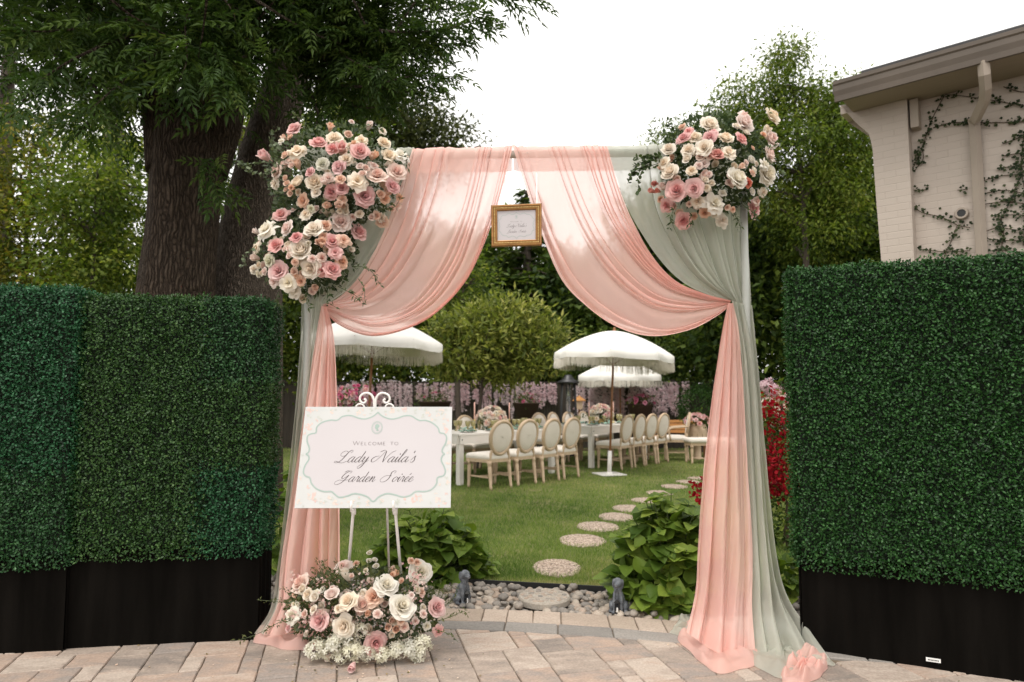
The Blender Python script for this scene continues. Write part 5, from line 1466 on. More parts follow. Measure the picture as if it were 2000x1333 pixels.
# ================================================================== LETTERING (drawn with a pen stroke)
LOW = {
 'a': (1.12, [[(.78,.82),(.5,1.0),(.15,.65),(.1,.2),(.33,0),(.62,.28),(.8,.98)],[(.82,1.0),(.74,.3),(.86,.02),(1.05,.15),(1.25,.45)]]),
 'd': (1.12, [[(.78,.82),(.5,1.0),(.15,.65),(.1,.2),(.33,0),(.62,.28),(.8,.98)],[(.86,1.95),(.82,1.2),(.74,.3),(.86,.02),(1.05,.15),(1.25,.45)]]),
 'y': (1.05, [[(0,.55),(.12,.95),(.24,.9),(.18,.3),(.33,.02),(.6,.35),(.8,1.0)],[(.82,1.0),(.74,.1),(.55,-.8),(.2,-1.05),(.02,-.75),(.35,-.35),(1.15,.42)]]),
 'i': (.52, [[(0,.4),(.2,1.0)],[(.22,1.0),(.16,.3),(.28,.02),(.45,.15),(.62,.45)],[(.25,1.55),(.33,1.30)]]),
 'l': (.55, [[(0,.4),(.38,1.4),(.52,2.05),(.38,2.25),(.24,1.6),(.16,.3),(.29,.02),(.45,.15),(.65,.45)]]),
 's': (.72, [[(0,.35),(.40,1.12),(.44,.8),(.6,.4),(.45,.02),(.15,.02),(.1,.2)]]),
 'r': (.80, [[(0,.4),(.24,1.1),(.3,.92),(.5,.96),(.56,.85),(.5,.35),(.6,.03),(.75,.15),(.9,.45)]]),
 'e': (.78, [[(0,.4),(.45,.55),(.58,.85),(.40,1.0),(.15,.7),(.12,.25),(.32,.0),(.6,.12),(.88,.45)]]),
 'n': (1.02, [[(0,.5),(.14,.97),(.24,.92),(.14,0)],[(.16,.25),(.45,.9),(.62,.98),(.68,.75),(.6,.25),(.72,.02),(.88,.15),(1.08,.45)]]),
 'o': (.92, [[(.5,1.0),(.16,.68),(.12,.2),(.36,0),(.68,.35),(.72,.8),(.5,1.0)],[(.66,.85),(.8,.72),(1.0,.8)]]),
 "'": (.40, [[(.25,2.0),(.22,1.6)]]),
}
LOW['\u00e9'] = (LOW['e'][0], LOW['e'][1]+[[(.62,1.62),(.42,1.28)]])
CAP = {
 'L': (1.75, [[(1.45,1.62),(1.62,1.95),(1.35,2.12),(1.02,1.75),(.86,1.0),(.62,.30),(.15,-.06),(-.30,.04),(-.12,.22),(.45,.02),(1.1,-.08),(1.7,.25)],[(.98,1.25),(.45,1.05),(.02,1.25),(.0,1.7),(.42,1.98),(.92,1.85)]]),
 'N': (1.95, [[(.2,1.1),(-.4,1.0),(-.75,.55),(-.55,.1),(-.1,.15),(.35,.9),(.65,1.7),(.85,1.95)],[(.85,1.95),(1.0,1.2),(1.3,.0)],[(1.3,.0),(1.5,.9),(1.85,1.7),(2.35,2.05)],[(.85,1.95),(.4,2.1),(-.1,1.8)]]),
 'G': (1.9, [[(1.35,1.55),(1.55,1.95),(1.2,2.05),(.6,1.6),(.35,.95),(.6,.6),(1.05,.9),(1.35,1.3)],[(1.4,1.3),(1.15,.4),(.8,-.2),(.2,-.5),(-.3,-.3),(-.25,.1),(.2,.35),(.9,.3),(1.9,.4)],[(1.2,2.05),(.7,2.1),(.3,1.8)]]),
 'S': (1.9, [[(1.55,1.6),(1.7,1.95),(1.35,2.1),(1.0,1.75),(1.1,1.2),(1.05,.5),(.6,.02),(0,.02),(-.3,.45),(.1,1.05),(.8,1.2),(1.4,1.1)]]),
}
SERIF = {
 'W': (1.35,[[(0,1),(.35,0)],[(.35,0),(.66,1)],[(.66,1),(1.0,0)],[(1.0,0),(1.32,1)]]),
 'E': (.72,[[(.1,1),(.1,0)],[(.1,1),(.58,1)],[(.1,.5),(.5,.5)],[(.1,0),(.6,0)]]),
 'L': (.68,[[(.1,1),(.1,0)],[(.1,0),(.58,0)]]),
 'C': (.88,[[(.8,.85),(.5,1),(.15,.75),(.15,.25),(.5,0),(.8,.15)]]),
 'O': (1.0,[[(.5,1),(.12,.75),(.12,.25),(.5,0),(.88,.25),(.88,.75),(.5,1)]]),
 'M': (1.15,[[(.12,0),(.14,1)],[(.14,1),(.56,0)],[(.56,0),(.98,1)],[(.98,1),(1.02,0)]]),
 'T': (.8,[[(.4,1),(.4,0)],[(0,1),(.8,1)]]),
 ' ': (.55,[]),
}
def pen(mb, S, pts2, thin, thick, d, kmul=1.0):
    """ribbon along pts2 (sheet coordinates), wider on down strokes; S maps (u,v,d) to the sheet"""
    n = max(4, 7*len(pts2)); P = smooth_path([(*p, 0) for p in pts2], n)[:, :2]
    T = unit(np.gradient(P, axis=0)); Nn = np.stack([-T[:,1], T[:,0]], 1)
    down = np.clip(-T[:,1], 0, 1)**1.5
    taper = np.minimum(1, np.minimum(np.arange(n), np.arange(n)[::-1])/2.0*.5+.45)
    w = (thin+(thick-thin)*down)*taper/2
    A, B = P+Nn*w[:,None], P-Nn*w[:,None]
    V = [S(x, y, d) for x, y in A]+[S(x, y, d) for x, y in B]
    mb.add(V, [np.stack([np.arange(n-1), np.arange(1,n), np.arange(n+1,2*n), np.arange(n,2*n-1)], 1)])
def script_line(mb, S, text, x0, x1, base, xh, thin, thick, d, slant=.55):
    glyphs = []; x = 0
    for ch in text:
        if ch == ' ': x += 1.0; continue
        adv, st = (CAP.get(ch) or LOW.get(ch)); 
        if ch in CAP and glyphs: x += .25
        glyphs.append((x, st)); x += adv
    tot = x; sx = (x1-x0)/(tot+1.2*slant)
    for gx, st in glyphs:
        for s_ in st:
            pen(mb, S, [(x0+(gx+p[0]+p[1]*slant)*sx, base+p[1]*xh) for p in s_], thin, thick, d)
def serif_line(mb, S, words, x0, x1, base, hcap, hsmall, thin, thick, d):
    adv = []
    for w in words:
        adv += [(SERIF[ch], hcap if i == 0 and w == words[0] else hsmall) for i, ch in enumerate(w)]+[(SERIF[' '], hcap)]
    tot = sum(a[0][0]*a[1] for a in adv[:-1])+.18*hcap*len(adv)
    k = (x1-x0)/tot; x = x0
    for (aw, st), h in adv:
        for s_ in st:
            pen(mb, S, [(x+p[0]*h*k, base+p[1]*h) for p in s_], thin, thick, d)
        x += (aw*h+.18*hcap)*k

m_ink = mat('brown_ink', [(.04,.026,.025),(.05,.033,.03)], rough=.7)
m_greyink = mat('grey_ink', [(.13,.10,.10),(.15,.12,.12)], rough=.7)
m_sageink = mat('sage_ink', [(.30,.385,.345),(.33,.41,.37)], rough=.7)
m_board = mat('sign_board', [(.50,.468,.478),(.52,.488,.498)], rough=.75, scale=3)
m_paper = mat('floral_paper', [(.495,.50,.49),(.53,.53,.52)], rough=.75, scale=9)
m_f1 = mat('print_peach', [(.60,.49,.43),(.61,.54,.49)], rough=.7, scale=60)
m_f2 = mat('print_blush', [(.60,.40,.36),(.61,.50,.46)], rough=.7, scale=60)
m_f3 = mat('print_grey_leaf', [(.42,.44,.39),(.51,.52,.47)], rough=.7, scale=60)
WAVE = [(660,240),(680,262),(715,282),(760,292),(805,284),(850,268),(900,268),(940,292),(965,303),(1010,303),(1060,325),(1098,360),(1110,395),(1140,402),(1160,430),(1152,475),(1130,515),(1128,540),(1146,553),(1128,568),(1120,600),(1138,640),(1150,680),(1135,712),(1092,726),(1085,768),(1050,808),(1000,824),(935,824),(895,850),(840,862),(780,846),(725,838),(670,858),(625,893),
 (585,862),(540,845),(485,838),(430,856),(375,862),(335,832),(318,822),(265,822),(212,802),(176,765),(163,725),(132,712),(116,682),(130,632),(155,592),(152,566),(132,553),(152,540),(158,510),(142,462),(145,420),(172,402),(205,395),(212,352),(250,318),(310,300),(362,300),(400,272),(460,265),(515,284),(565,291),(620,272)]
def sheet(BL, BR, TL, TR):
    BL, BR, TL, TR = map(Vector, (BL, BR, TL, TR))
    nrm = (BR-BL).cross(TL-BL).normalized()
    if nrm.y > 0: nrm = -nrm
    def S(u, v, d):
        a = BL.lerp(BR, u); b = TL.lerp(TR, u)
        return tuple(a.lerp(b, v)+nrm*d)
    return S
def zuv(zx, zy):
    v = (936-zy)/737.0; l = 55+75*v; r = 1185+15*v
    return ((zx-l)/(r-l), v)
def design(t_, S, W, Hh, board_d, k, flowers=True):
    """printed design of the welcome card; sheet units u,v"""
    asp = W/Hh
    SU = lambda x, y, d: S(x/asp if False else x, y, d)
    # flat sheets are drawn in metres then divided back to u,v
    SM = lambda x, y, d: S(x/W, y/Hh, d)
    P = smooth_path([(zuv(*p)[0]*W, zuv(*p)[1]*Hh, 0) for p in WAVE+WAVE[:1]], 260)[:, :2]
    c = P.mean(0)
    mb = MB(); V = [SM(x, y, board_d+.0004*k) for x, y in P[:-1]]
    mb.add(V, [np.array([list(range(len(V)))])]); pn = obj('printed_panel', mb, m_board, t_)
    T = unit(np.gradient(P, axis=0)); Nn = np.stack([-T[:,1], T[:,0]], 1)
    # which side is inward
    if ((P+Nn*.001-c)**2).sum() > ((P-c)**2).sum(): Nn = -Nn
    mb = MB(); n = len(P)
    A, B = P-Nn*.0026*k, P+Nn*.0030*k
    mb.add([SM(x,y,board_d+.0008*k) for x,y in A]+[SM(x,y,board_d+.0008*k) for x,y in B], [np.stack([np.arange(n-1),np.arange(1,n),np.arange(n+1,2*n),np.arange(n,2*n-1)],1)])
    Q = smooth_path([(x,y,0) for x,y in P+Nn*.0042*k], 330)[:, :2]
    for x, y in Q:
        a = np.linspace(0,2*PI,7)[:-1]
        mb.add([SM(x+.0019*k*math.cos(q),y+.0019*k*math.sin(q),board_d+.0009*k) for q in a], [np.array([list(range(6))])])
    obj('scalloped_border', mb, m_sageink, t_)
    # cameo: oval ring and a head in silhouette
    mb = MB(); cx, cy = zuv(652,358); cx *= W; cy *= Hh; rx, ry = 36/1100*W, 42/737*Hh
    a = np.linspace(0,2*PI,41)
    for f0, f1 in ((1.0,1.09),(.86,.90)):
        V = [SM(cx+rx*f0*math.cos(q),cy+ry*f0*math.sin(q),board_d+.0009*k) for q in a]+[SM(cx+rx*f1*math.cos(q),cy+ry*f1*math.sin(q),board_d+.0009*k) for q in a]
        mb.add(V, [np.stack([np.arange(40),np.arange(1,41),np.arange(42,82),np.arange(41,81)],1)])
    for q in np.linspace(0,2*PI,28,endpoint=False):
        mb.add([SM(cx+rx*1.17*math.cos(q)+.0014*k*math.cos(w),cy+ry*1.17*math.sin(q)+.0014*k*math.sin(w),board_d+.0009*k) for w in np.linspace(0,2*PI,7)[:-1]], [np.array([list(range(6))])])
    head = [(.02,-.62),(.30,-.50),(.42,-.58),(.18,-.28),(.12,-.12),(.34,.02),(.46,.22),(.40,.45),(.18,.60),(-.05,.66),(-.30,.52),(-.42,.36),(-.36,.20),(-.46,.06),(-.36,.0),(-.40,-.10),(-.30,-.16),(-.24,-.28),(-.08,-.24),(-.14,-.45)]
    ctr = len(head)
    V = [SM(cx+x*rx*1.05,cy+y*ry*1.05,board_d+.001*k) for x,y in head]+[SM(cx, cy+.1*ry, board_d+.001*k)]
    mb.add(V, [np.array([(i,(i+1)%ctr,ctr) for i in range(ctr)])])
    obj('cameo', mb, m_sageink, t_)
    X = lambda zx, zy: zuv(zx,zy)[0]*W
    Yv = lambda zy: zuv(600,zy)[1]*Hh
    hh = Hh/737
    mb = MB(); serif_line(mb, SM, ['WELCOME','TO'], X(475,488), X(820,488), Yv(488), 30*hh, 23*hh, .0013*k, .0021*k, board_d+.001*k); obj('lettering', mb, m_greyink, t_)
    mb = MB(); script_line(mb, SM, "Lady Naila's", X(352,615), X(948,615), Yv(614), 42*hh, .0015*k, .0040*k, board_d+.001*k); obj('lettering', mb, m_ink, t_)
    mb = MB(); script_line(mb, SM, "Garden Soir\u00e9e", X(362,755), X(930,755), Yv(754), 38*hh, .0014*k, .0037*k, board_d+.001*k); obj('lettering', mb, m_ink, t_)
    if flowers:
        rn = random.Random(2)
        spots = [(160,345,34,m_f2),(120,400,18,m_f2),(320,240,22,m_f1),(520,245,26,m_f1),(560,262,14,m_f1),(765,230,28,m_f1),(850,220,26,m_f2),(1015,240,24,m_f1),(1150,375,30,m_f2),(1175,470,16,m_f1),(1170,620,18,m_f1),(95,722,14,m_f1),(195,860,36,m_f2),(90,890,26,m_f1),(690,885,20,m_f1),(930,870,34,m_f2),(1090,880,30,m_f1),(340,905,18,m_f1),(150,225,22,m_f2),(1130,230,20,m_f1),(1170,300,14,m_f2),(1165,760,22,m_f1),(1140,900,18,m_f1),(525,905,16,m_f3),(280,890,14,m_f3),(800,905,14,m_f3),(440,230,14,m_f3),(640,215,12,m_f3),(930,225,14,m_f3),(110,560,12,m_f3),(88,640,14,m_f3),(1172,540,14,m_f3),(225,280,14,m_f3),(1080,300,12,m_f3),(860,905,10,m_f3),(1040,905,12,m_f3)]
        WP = WAVE; tries_ = 0
        def inside(x, y):
            c_ = False
            for i in range(len(WP)):
                (x1,y1),(x2,y2) = WP[i], WP[i-1]
                if (y1 > y) != (y2 > y) and x < (x2-x1)*(y-y1)/(y2-y1)+x1: c_ = not c_
            return c_
        while tries_ < 90:
            zx, zy = rn.uniform(70,1190), rn.uniform(205,930)
            if inside(zx+(18 if zx < 620 else -18), zy+(14 if zy < 560 else -14)) or not (.02 < zuv(zx,zy)[0] < .98): continue
            spots.append((zx, zy, rn.uniform(9,20), rn.choice([m_f3,m_f3,m_f1,m_f1,m_f2]))); tries_ += 1
        for zx, zy, r, mm_ in spots:
            mb = MB(); u, v = zuv(zx, zy); cx, cy = u*W, v*Hh; R0 = r*hh
            for j in range(9):
                a = rn.uniform(0,6.28); q = R0*rn.uniform(.15,.75); x, y = cx+q*math.cos(a), cy+q*math.sin(a); rr2 = R0*rn.uniform(.22,.42); st_ = rn.uniform(.5,1); ro = rn.uniform(0,3)
                pts = []
                for w in np.linspace(0,2*PI,9)[:-1]:
                    xx, yy = rr2*math.cos(w), rr2*st_*math.sin(w)*.7
                    X_, Y_ = x+xx*math.cos(ro)-yy*math.sin(ro), y+xx*math.sin(ro)+yy*math.cos(ro)
                    pts.append(SM(min(max(X_,.002),W-.002), min(max(Y_,.002),Hh-.002), board_d+.0002*k+.00001*j))
                mb.add(pts, [np.array([list(range(8))])])
            o = obj('printed_flower', mb, mm_, t_); o['kind'] = 'stuff'

# ---- welcome sign on its easel
YB, YT = 3.45, 3.60
BL, BR, TL, TR = at(575,993,YB), at(880,992,YB), at(597,795,YT), at(883,795,YT)
S = sheet(BL, BR, TL, TR)
Wd, Hd = (BR-BL).length, (TL-BL).length
sign = thing('welcome_sign', 'large white welcome board with script lettering and scalloped green border on the easel', 'sign', tuple((BL+BR)/2))
mb = MB(); th = .010
mb.add([S(0,0,0),S(1,0,0),S(1,1,0),S(0,1,0),S(0,0,-th),S(1,0,-th),S(1,1,-th),S(0,1,-th)], [(0,1,2,3),(7,6,5,4),(0,4,5,1),(1,5,6,2),(2,6,7,3),(3,7,4,0)])
obj('board', mb, m_paper, sign)
design(sign, S, Wd, Hd, .0004, 1.0)
m_wmetal = mat('white_metal', [(.72,.69,.66),(.78,.75,.72)], rough=.4, scale=10)
easel = thing('easel', 'white metal scroll-topped easel holding the welcome board', 'easel', tuple(gnd(730,1225)))
def Sb(u, v, d): return Vector(S(u, v, d))
legtop = Vector(S(.50,1.02,-.03))
for (px, py, Yp), fx in (((672,1215,3.50),.40), ((792,1222,3.50),.62)):
    lo_ = gnd(px, py); up_ = Vector(S(.52+(fx-.5)*.25, 1.0, -.030)); kn = Vector(S(.372 if fx < .5 else .64, .0, -.022))
    mb = MB(); mb.add(*tube([tuple(lo_), tuple(kn), tuple(up_)], [.0075,.008,.0075], 10)); leg = obj('front_leg', mb, m_wmetal, easel, smooth=True)
    mb = MB(); mb.add(*tube([tuple(kn+Vector((0,.004,-.03))), tuple(kn+Vector((0,.004,.015)))], .0125, 12)); mb.add(*tube([tuple(kn+Vector((0,-.004,0))), tuple(kn+Vector((0,-.05,-.004)))], .006, 8)); mb.add(*tube([tuple(kn+Vector((0,-.048,-.004))), tuple(kn+Vector((0,-.052,.045)))], .006, 8)); obj('support_hook', mb, m_wmetal, leg, smooth=True)
lo_ = gnd(762,1178); mb = MB(); mb.add(*tube([tuple(lo_), tuple(Vector(S(.52,1.0,-.06)))], .0065, 10)); obj('rear_leg', mb, m_wmetal, easel, smooth=True)
def scroll(cx, cz, s, turns, r0, flip):
    a = np.linspace(0, turns*2*PI, 60); r = r0*(1-a/(turns*2*PI)*.78)
    return [(cx+flip*(r*np.cos(a+s))[i], cz+(r*np.sin(a+s))[i]) for i in range(60)]
for fl in (-1, 1):
    mb = MB()
    base = zuv(640 if fl > 0 else 632, 198)
    pix = [(637+fl*4,210),(637+fl*8,150),(637+fl*28,115),(637+fl*62,104),(637+fl*98,120),(637+fl*108,150),(637+fl*92,175),(637+fl*70,172),(637+fl*64,155),(637+fl*78,147)]
    P = smooth_path([tuple(at(560+zx/3.703, 740+zy/3.703, 3.63)) for zx, zy in pix], 50)
    mb.add(*tube(P, .0062, 8)); obj('scroll', mb, m_wmetal, easel, smooth=True)
    pix = [(637+fl*70,235),(637+fl*78,200),(637+fl*98,184),(637+fl*122,188),(637+fl*135,205),(637+fl*128,230)]
    mb = MB(); mb.add(*tube(smooth_path([tuple(at(560+zx/3.703, 740+zy/3.703, 3.63)) for zx, zy in pix], 30), .005, 8)); obj('scroll', mb, m_wmetal, easel, smooth=True)

# ---- small framed card hanging from the crossbar
YF_ = 3.96
c4 = [at(960,483,YF_), at(1058,480,YF_), at(959,402,YF_), at(1058,398,YF_)]
SF = sheet(*c4); WF, HF = (c4[1]-c4[0]).length, (c4[2]-c4[0]).length
frm = thing('gold_picture_frame', 'small ornate gold frame with a welcome card hanging under the crossbar', 'picture frame', tuple((c4[0]+c4[1])/2))
m_gold = mat('antique_gold', [(.26,.13,.045),(.38,.20,.07)], rough=.42, metal=.6, scale=30)
m_goldb = mat('bright_gold', [(.55,.40,.15),(.70,.55,.25)], rough=.3, metal=.8, scale=60)
SMF = lambda x, y, d: SF(x/WF, y/HF, d)
ringsd = [(0,-.012),(0,.008),(.004,.015),(.011,.016),(.014,.010),(.026,.009),(.030,.013),(.034,.011),(.037,.0)]
mb = MB(); V = []
for off, d in ringsd:
    V += [SMF(off,off,d),SMF(WF-off,off,d),SMF(WF-off,HF-off,d),SMF(off,HF-off,d)]
mb.add(V, [np.array([(k*4+i,k*4+(i+1)%4,k*4+4+(i+1)%4,k*4+4+i) for k in range(len(ringsd)-1) for i in range(4)]), np.array([(0,3,2,1)])])
obj('moulding', mb, m_gold, frm)
mb = MB()
for side in range(4):
    Ls = (WF if side % 2 == 0 else HF)-.036; n = int(Ls/.0085)
    for i in range(n):
        t0 = .018+Ls*(i+.5)/n
        x, y = [(t0,.020),(WF-.020,t0),(t0,HF-.020),(.020,t0)][side]
        V, F = ellipsoid((0,0,0), (.0036,.0036,.0036), 6, 4); mb.add(V, F, loc=SMF(x,y,.011))
o = obj('beading', mb, m_goldb, frm, smooth=True); o['kind'] = 'stuff'
mb = MB(); mb.add([SMF(.036,.036,.002),SMF(WF-.036,.036,.002),SMF(WF-.036,HF-.036,.002),SMF(.036,HF-.036,.002)], [np.array([(0,1,2,3)])]); obj('card', mb, m_board, frm)
iw, ih = WF-.074, HF-.074
def SC(u, v, d): return SMF(.037+u*iw, .037+v*ih, d)
design(frm, SC, iw, ih, .0024, .30, False)
m_ribbon = mat('white_ribbon', [(.8,.79,.77),(.84,.83,.81)], rough=.6)
for px in (985, 1049):
    b_ = at(px, 402, YF_); mb = MB(); mb.add(*tube([(b_.x,YF_+.01,b_.z-.01),(b_.x,AY-.02,barz(b_.x)-.02),(b_.x,AY-.03,barz(b_.x)+.02),(b_.x,AY,barz(b_.x)+.032)], .0035, 6, squash=.3)); obj('ribbon', mb, m_ribbon, frm)

# ================================================================== PLANTS BY THE PATIO
def big_leaf(seed):
    g = random.Random(seed); V = []; prof = [(0,.02),(.12,.30),(.32,.47),(.55,.44),(.78,.24),(.93,.08),(1.0,.0)]
    dr = g.uniform(.12,.35)
    for y, w in prof:
        z = -dr*y*y
        for u in (-1,-.5,0,.5,1):
            V.append((u*w, y, z+abs(u)*w*.35+.02*math.sin(y*14)*abs(u)))
    V = arr(V); me = make_mesh('leaf', V, [grid_faces(5, 7)], np.repeat([g.random()],len(V)), True); return me
BIG = [big_leaf(k) for k in range(5)]
def hydleafmat(name, cols):
    m, t = new_mat(name)
    out = N(t,'ShaderNodeOutputMaterial'); b = N(t,'ShaderNodeBsdfPrincipled'); oi = N(t,'ShaderNodeObjectInfo'); tc = N(t,'ShaderNodeTexCoord')
    r = ramp(t, cols); t.links.new(oi.outputs['Random'], r.inputs['Fac'])
    sx = N(t,'ShaderNodeSeparateXYZ'); t.links.new(tc.outputs['Object'], sx.inputs[0])
    ab = N(t,'ShaderNodeMath', operation='ABSOLUTE'); t.links.new(sx.outputs[0], ab.inputs[0])
    # side veins and midrib, slightly paler
    ma = N(t,'ShaderNodeMath', operation='MULTIPLY_ADD'); ma.inputs[1].default_value = -1.1; t.links.new(ab.outputs[0], ma.inputs[0]); t.links.new(sx.outputs[1], ma.inputs[2])
    sn = N(t,'ShaderNodeMath', operation='SINE'); ml = N(t,'ShaderNodeMath', operation='MULTIPLY'); ml.inputs[1].default_value = 48
    t.links.new(ma.outputs[0], ml.inputs[0]); t.links.new(ml.outputs[0], sn.inputs[0])
    gt = N(t,'ShaderNodeMapRange'); gt.inputs[1].default_value = .75; gt.inputs[2].default_value = 1; t.links.new(sn.outputs[0], gt.inputs[0])
    lt = N(t,'ShaderNodeMath', operation='LESS_THAN'); lt.inputs[1].default_value = .018; t.links.new(ab.outputs[0], lt.inputs[0])
    mx_ = N(t,'ShaderNodeMath', operation='MAXIMUM'); t.links.new(gt.outputs[0], mx_.inputs[0]); t.links.new(lt.outputs[0], mx_.inputs[1])
    sc2 = N(t,'ShaderNodeMath', operation='MULTIPLY'); sc2.inputs[1].default_value = .45; t.links.new(mx_.outputs[0], sc2.inputs[0])
    mc = N(t,'ShaderNodeMixRGB'); mc.inputs[2].default_value = (.17,.22,.06,1); t.links.new(sc2.outputs[0], mc.inputs[0]); t.links.new(r.outputs[0], mc.inputs[1])
    t.links.new(mc.outputs[0], b.inputs['Base Color']); b.inputs['Roughness'].default_value = .5; b.inputs['Specular IOR Level'].default_value = .35
    bn = N(t,'ShaderNodeBump'); bn.inputs['Strength'].default_value = .5; bn.inputs['Distance'].default_value = .01; bn.invert = True
    t.links.new(mx_.outputs[0], bn.inputs['Height']); t.links.new(bn.outputs[0], b.inputs['Normal'])
    tr = N(t,'ShaderNodeBsdfTranslucent'); mt = N(t,'ShaderNodeMixRGB', blend_type='MULTIPLY'); mt.inputs[0].default_value = 1; mt.inputs[2].default_value = (1.3,1.5,.6,1)
    t.links.new(mc.outputs[0], mt.inputs[1]); t.links.new(mt.outputs[0], tr.inputs[0])
    ms = N(t,'ShaderNodeMixShader'); ms.inputs[0].default_value = .3; t.links.new(b.outputs[0], ms.inputs[1]); t.links.new(tr.outputs[0], ms.inputs[2]); t.links.new(ms.outputs[0], out.inputs[0])
    return m
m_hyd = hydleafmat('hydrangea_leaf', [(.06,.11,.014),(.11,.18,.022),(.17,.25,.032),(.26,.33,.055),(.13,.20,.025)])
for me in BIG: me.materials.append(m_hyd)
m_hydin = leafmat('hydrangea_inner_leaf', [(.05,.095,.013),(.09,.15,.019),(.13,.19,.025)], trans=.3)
def shrub(label, c, R, n, seed, size):
    """rounded hydrangea bush: every leaf its own part, on forked stems"""
    rnd = random.Random(seed)
    t_ = thing('hydrangea_bush', label, 'bush', tuple(c), group='hydrangea bushes at the lawn edge')
    mb = MB(); tips = []
    for k in range(max(12, n//6)):
        a = rnd.uniform(0,2*PI); el = math.asin(rnd.uniform(.05,.98))
        d = Vector((math.cos(a)*math.cos(el)*R[0], math.sin(a)*math.cos(el)*R[1], math.sin(el)*R[2]))*rnd.uniform(.86,1.05)
        d.z = max(d.z, .05); tips.append(d)
        mb.add(*tube(smooth_path([(d.x*.12,d.y*.12,-.02),tuple(d*.55+Vector((0,0,.04))),tuple(d)],7), np.linspace(.006,.003,7), 5))
    o = obj('stems', mb, m_stem, t_, world=False); o['kind'] = 'stuff'
    per = n//len(tips)+1
    for d in tips:
        for j in range(per):
            o = link_obj('leaf', rnd.choice(BIG), None, t_)
            lvl = j//2; ang = j*PI/2+rnd.uniform(-.4,.4)+d.x*9
            out = Vector((math.cos(ang), math.sin(ang), .05+.25*rnd.random()-.12*lvl)); nrm = d.normalized()
            out = (out+nrm*(.35-.18*lvl)).normalized()
            o.location = d*(1-.10*lvl)+Vector((0,0,-.01))
            s = size*rnd.uniform(.7,1.15)*(.75+.25*min(lvl,2)); o.scale = (s*.95,s,s)
            up = (Vector((0,-.25,1))+nrm*.6).normalized(); X = out.cross(up).normalized(); Z = X.cross(out)
            o.rotation_mode = 'QUATERNION'; o.rotation_quaternion = Matrix((X,out,Z)).transposed().to_quaternion()
    # the leaves deeper inside the bush, too hidden to tell apart
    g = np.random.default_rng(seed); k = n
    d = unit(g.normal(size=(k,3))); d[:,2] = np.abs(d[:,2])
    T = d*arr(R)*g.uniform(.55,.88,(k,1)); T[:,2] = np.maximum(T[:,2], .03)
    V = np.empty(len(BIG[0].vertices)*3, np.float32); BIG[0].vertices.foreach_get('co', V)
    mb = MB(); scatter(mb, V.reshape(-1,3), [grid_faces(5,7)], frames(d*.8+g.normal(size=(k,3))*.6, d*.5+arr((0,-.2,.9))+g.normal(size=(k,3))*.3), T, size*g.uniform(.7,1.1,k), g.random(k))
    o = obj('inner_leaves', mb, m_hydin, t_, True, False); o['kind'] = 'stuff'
    return t_
cl = gnd(840,1128); shrub('broad hydrangea bush with green leaves behind the easel legs', cl, (.46,.30,.52), 292, 31, .118)
cr_ = gnd(1308,1176); shrub('tall hydrangea bush with green leaves beside the right pink drape', cr_, (.39,.32,.68), 296, 32, .128)
shrub('small hydrangea clump in the gap beside the right hedge wall', gnd(1530,1165), (.16,.14,.28), 40, 33, .12)
shrub('young leafy plant in the gap beside the left hedge wall', at(570,1090,5.2)-Vector((0,0,at(570,1090,5.2).z)), (.2,.2,.95), 60, 34, .10)

# bougainvillea glimpsed right of the drape
t_ = thing('bougainvillea', 'crimson bougainvillea bush in the gap between drape and right hedge', 'bush', (at(1525,770,6.2).x, 6.2, 0))
g = np.random.default_rng(5)
mb = MB(); mb.add(*tube(smooth_path([(at(1525,770,6.2).x,6.2,-.05),(at(1525,770,6.2).x+.05,6.2,.6),(at(1525,770,6.2).x,6.2,1.3)],8), np.linspace(.03,.01,8), 7)); obj('stem', mb, m_twig, t_)
C = clumps([blob(1514,800,6.2,10,45,.2,6), blob(1518,905,6.2,20,75,.25,26), blob(1374,962,6.4,7,12,.1,4)], g, .2)
mb = MB(); leaves(mb, C, g, 34, .055, LEAF_ROUND, .036, .85, .1, 1, 1.0); o = obj('bracts', mb, PET['r'], t_); o['kind'] = 'stuff'
C2 = clumps([blob(1522,900,6.3,40,150,.3,90), blob(1525,1060,6.2,55,90,.35,60)], g, .2)
mb = MB(); leaves(mb, C2, g, 14, .07, LEAF2, .05, .6, .2, 1, 1.0); o = obj('foliage', mb, m_darkleaf, t_); o['kind'] = 'stuff'
# pale mophead bush behind it
t_ = thing('flowering_bush', 'bush with pale pink mophead blooms above the crimson bougainvillea', 'bush', (at(1520,770,7.6).x, 7.6, 0))
mb = MB(); leaves(mb, clumps([blob(1520,850,7.6,40,110,.35,70)], g, .2), g, 12, .1, LEAF2, .09, .6, .2, 1, .9); o = obj('foliage', mb, m_darkleaf, t_); o['kind'] = 'stuff'
rn = random.Random(6)
for zx, zy, c in ((1503,790,'b'),(1522,778,'b'),(1515,805,'c'),(1532,800,'b'),(1506,822,'c'),(1525,825,'c'),(1540,780,'l'),(1510,762,'l'),(1530,845,'g'),(1498,755,'l')):
    heads(t_, [(zx,zy,26)], 1, 0, 0, lambda x, y: 7.4, PET[c], rn, 'bloom')

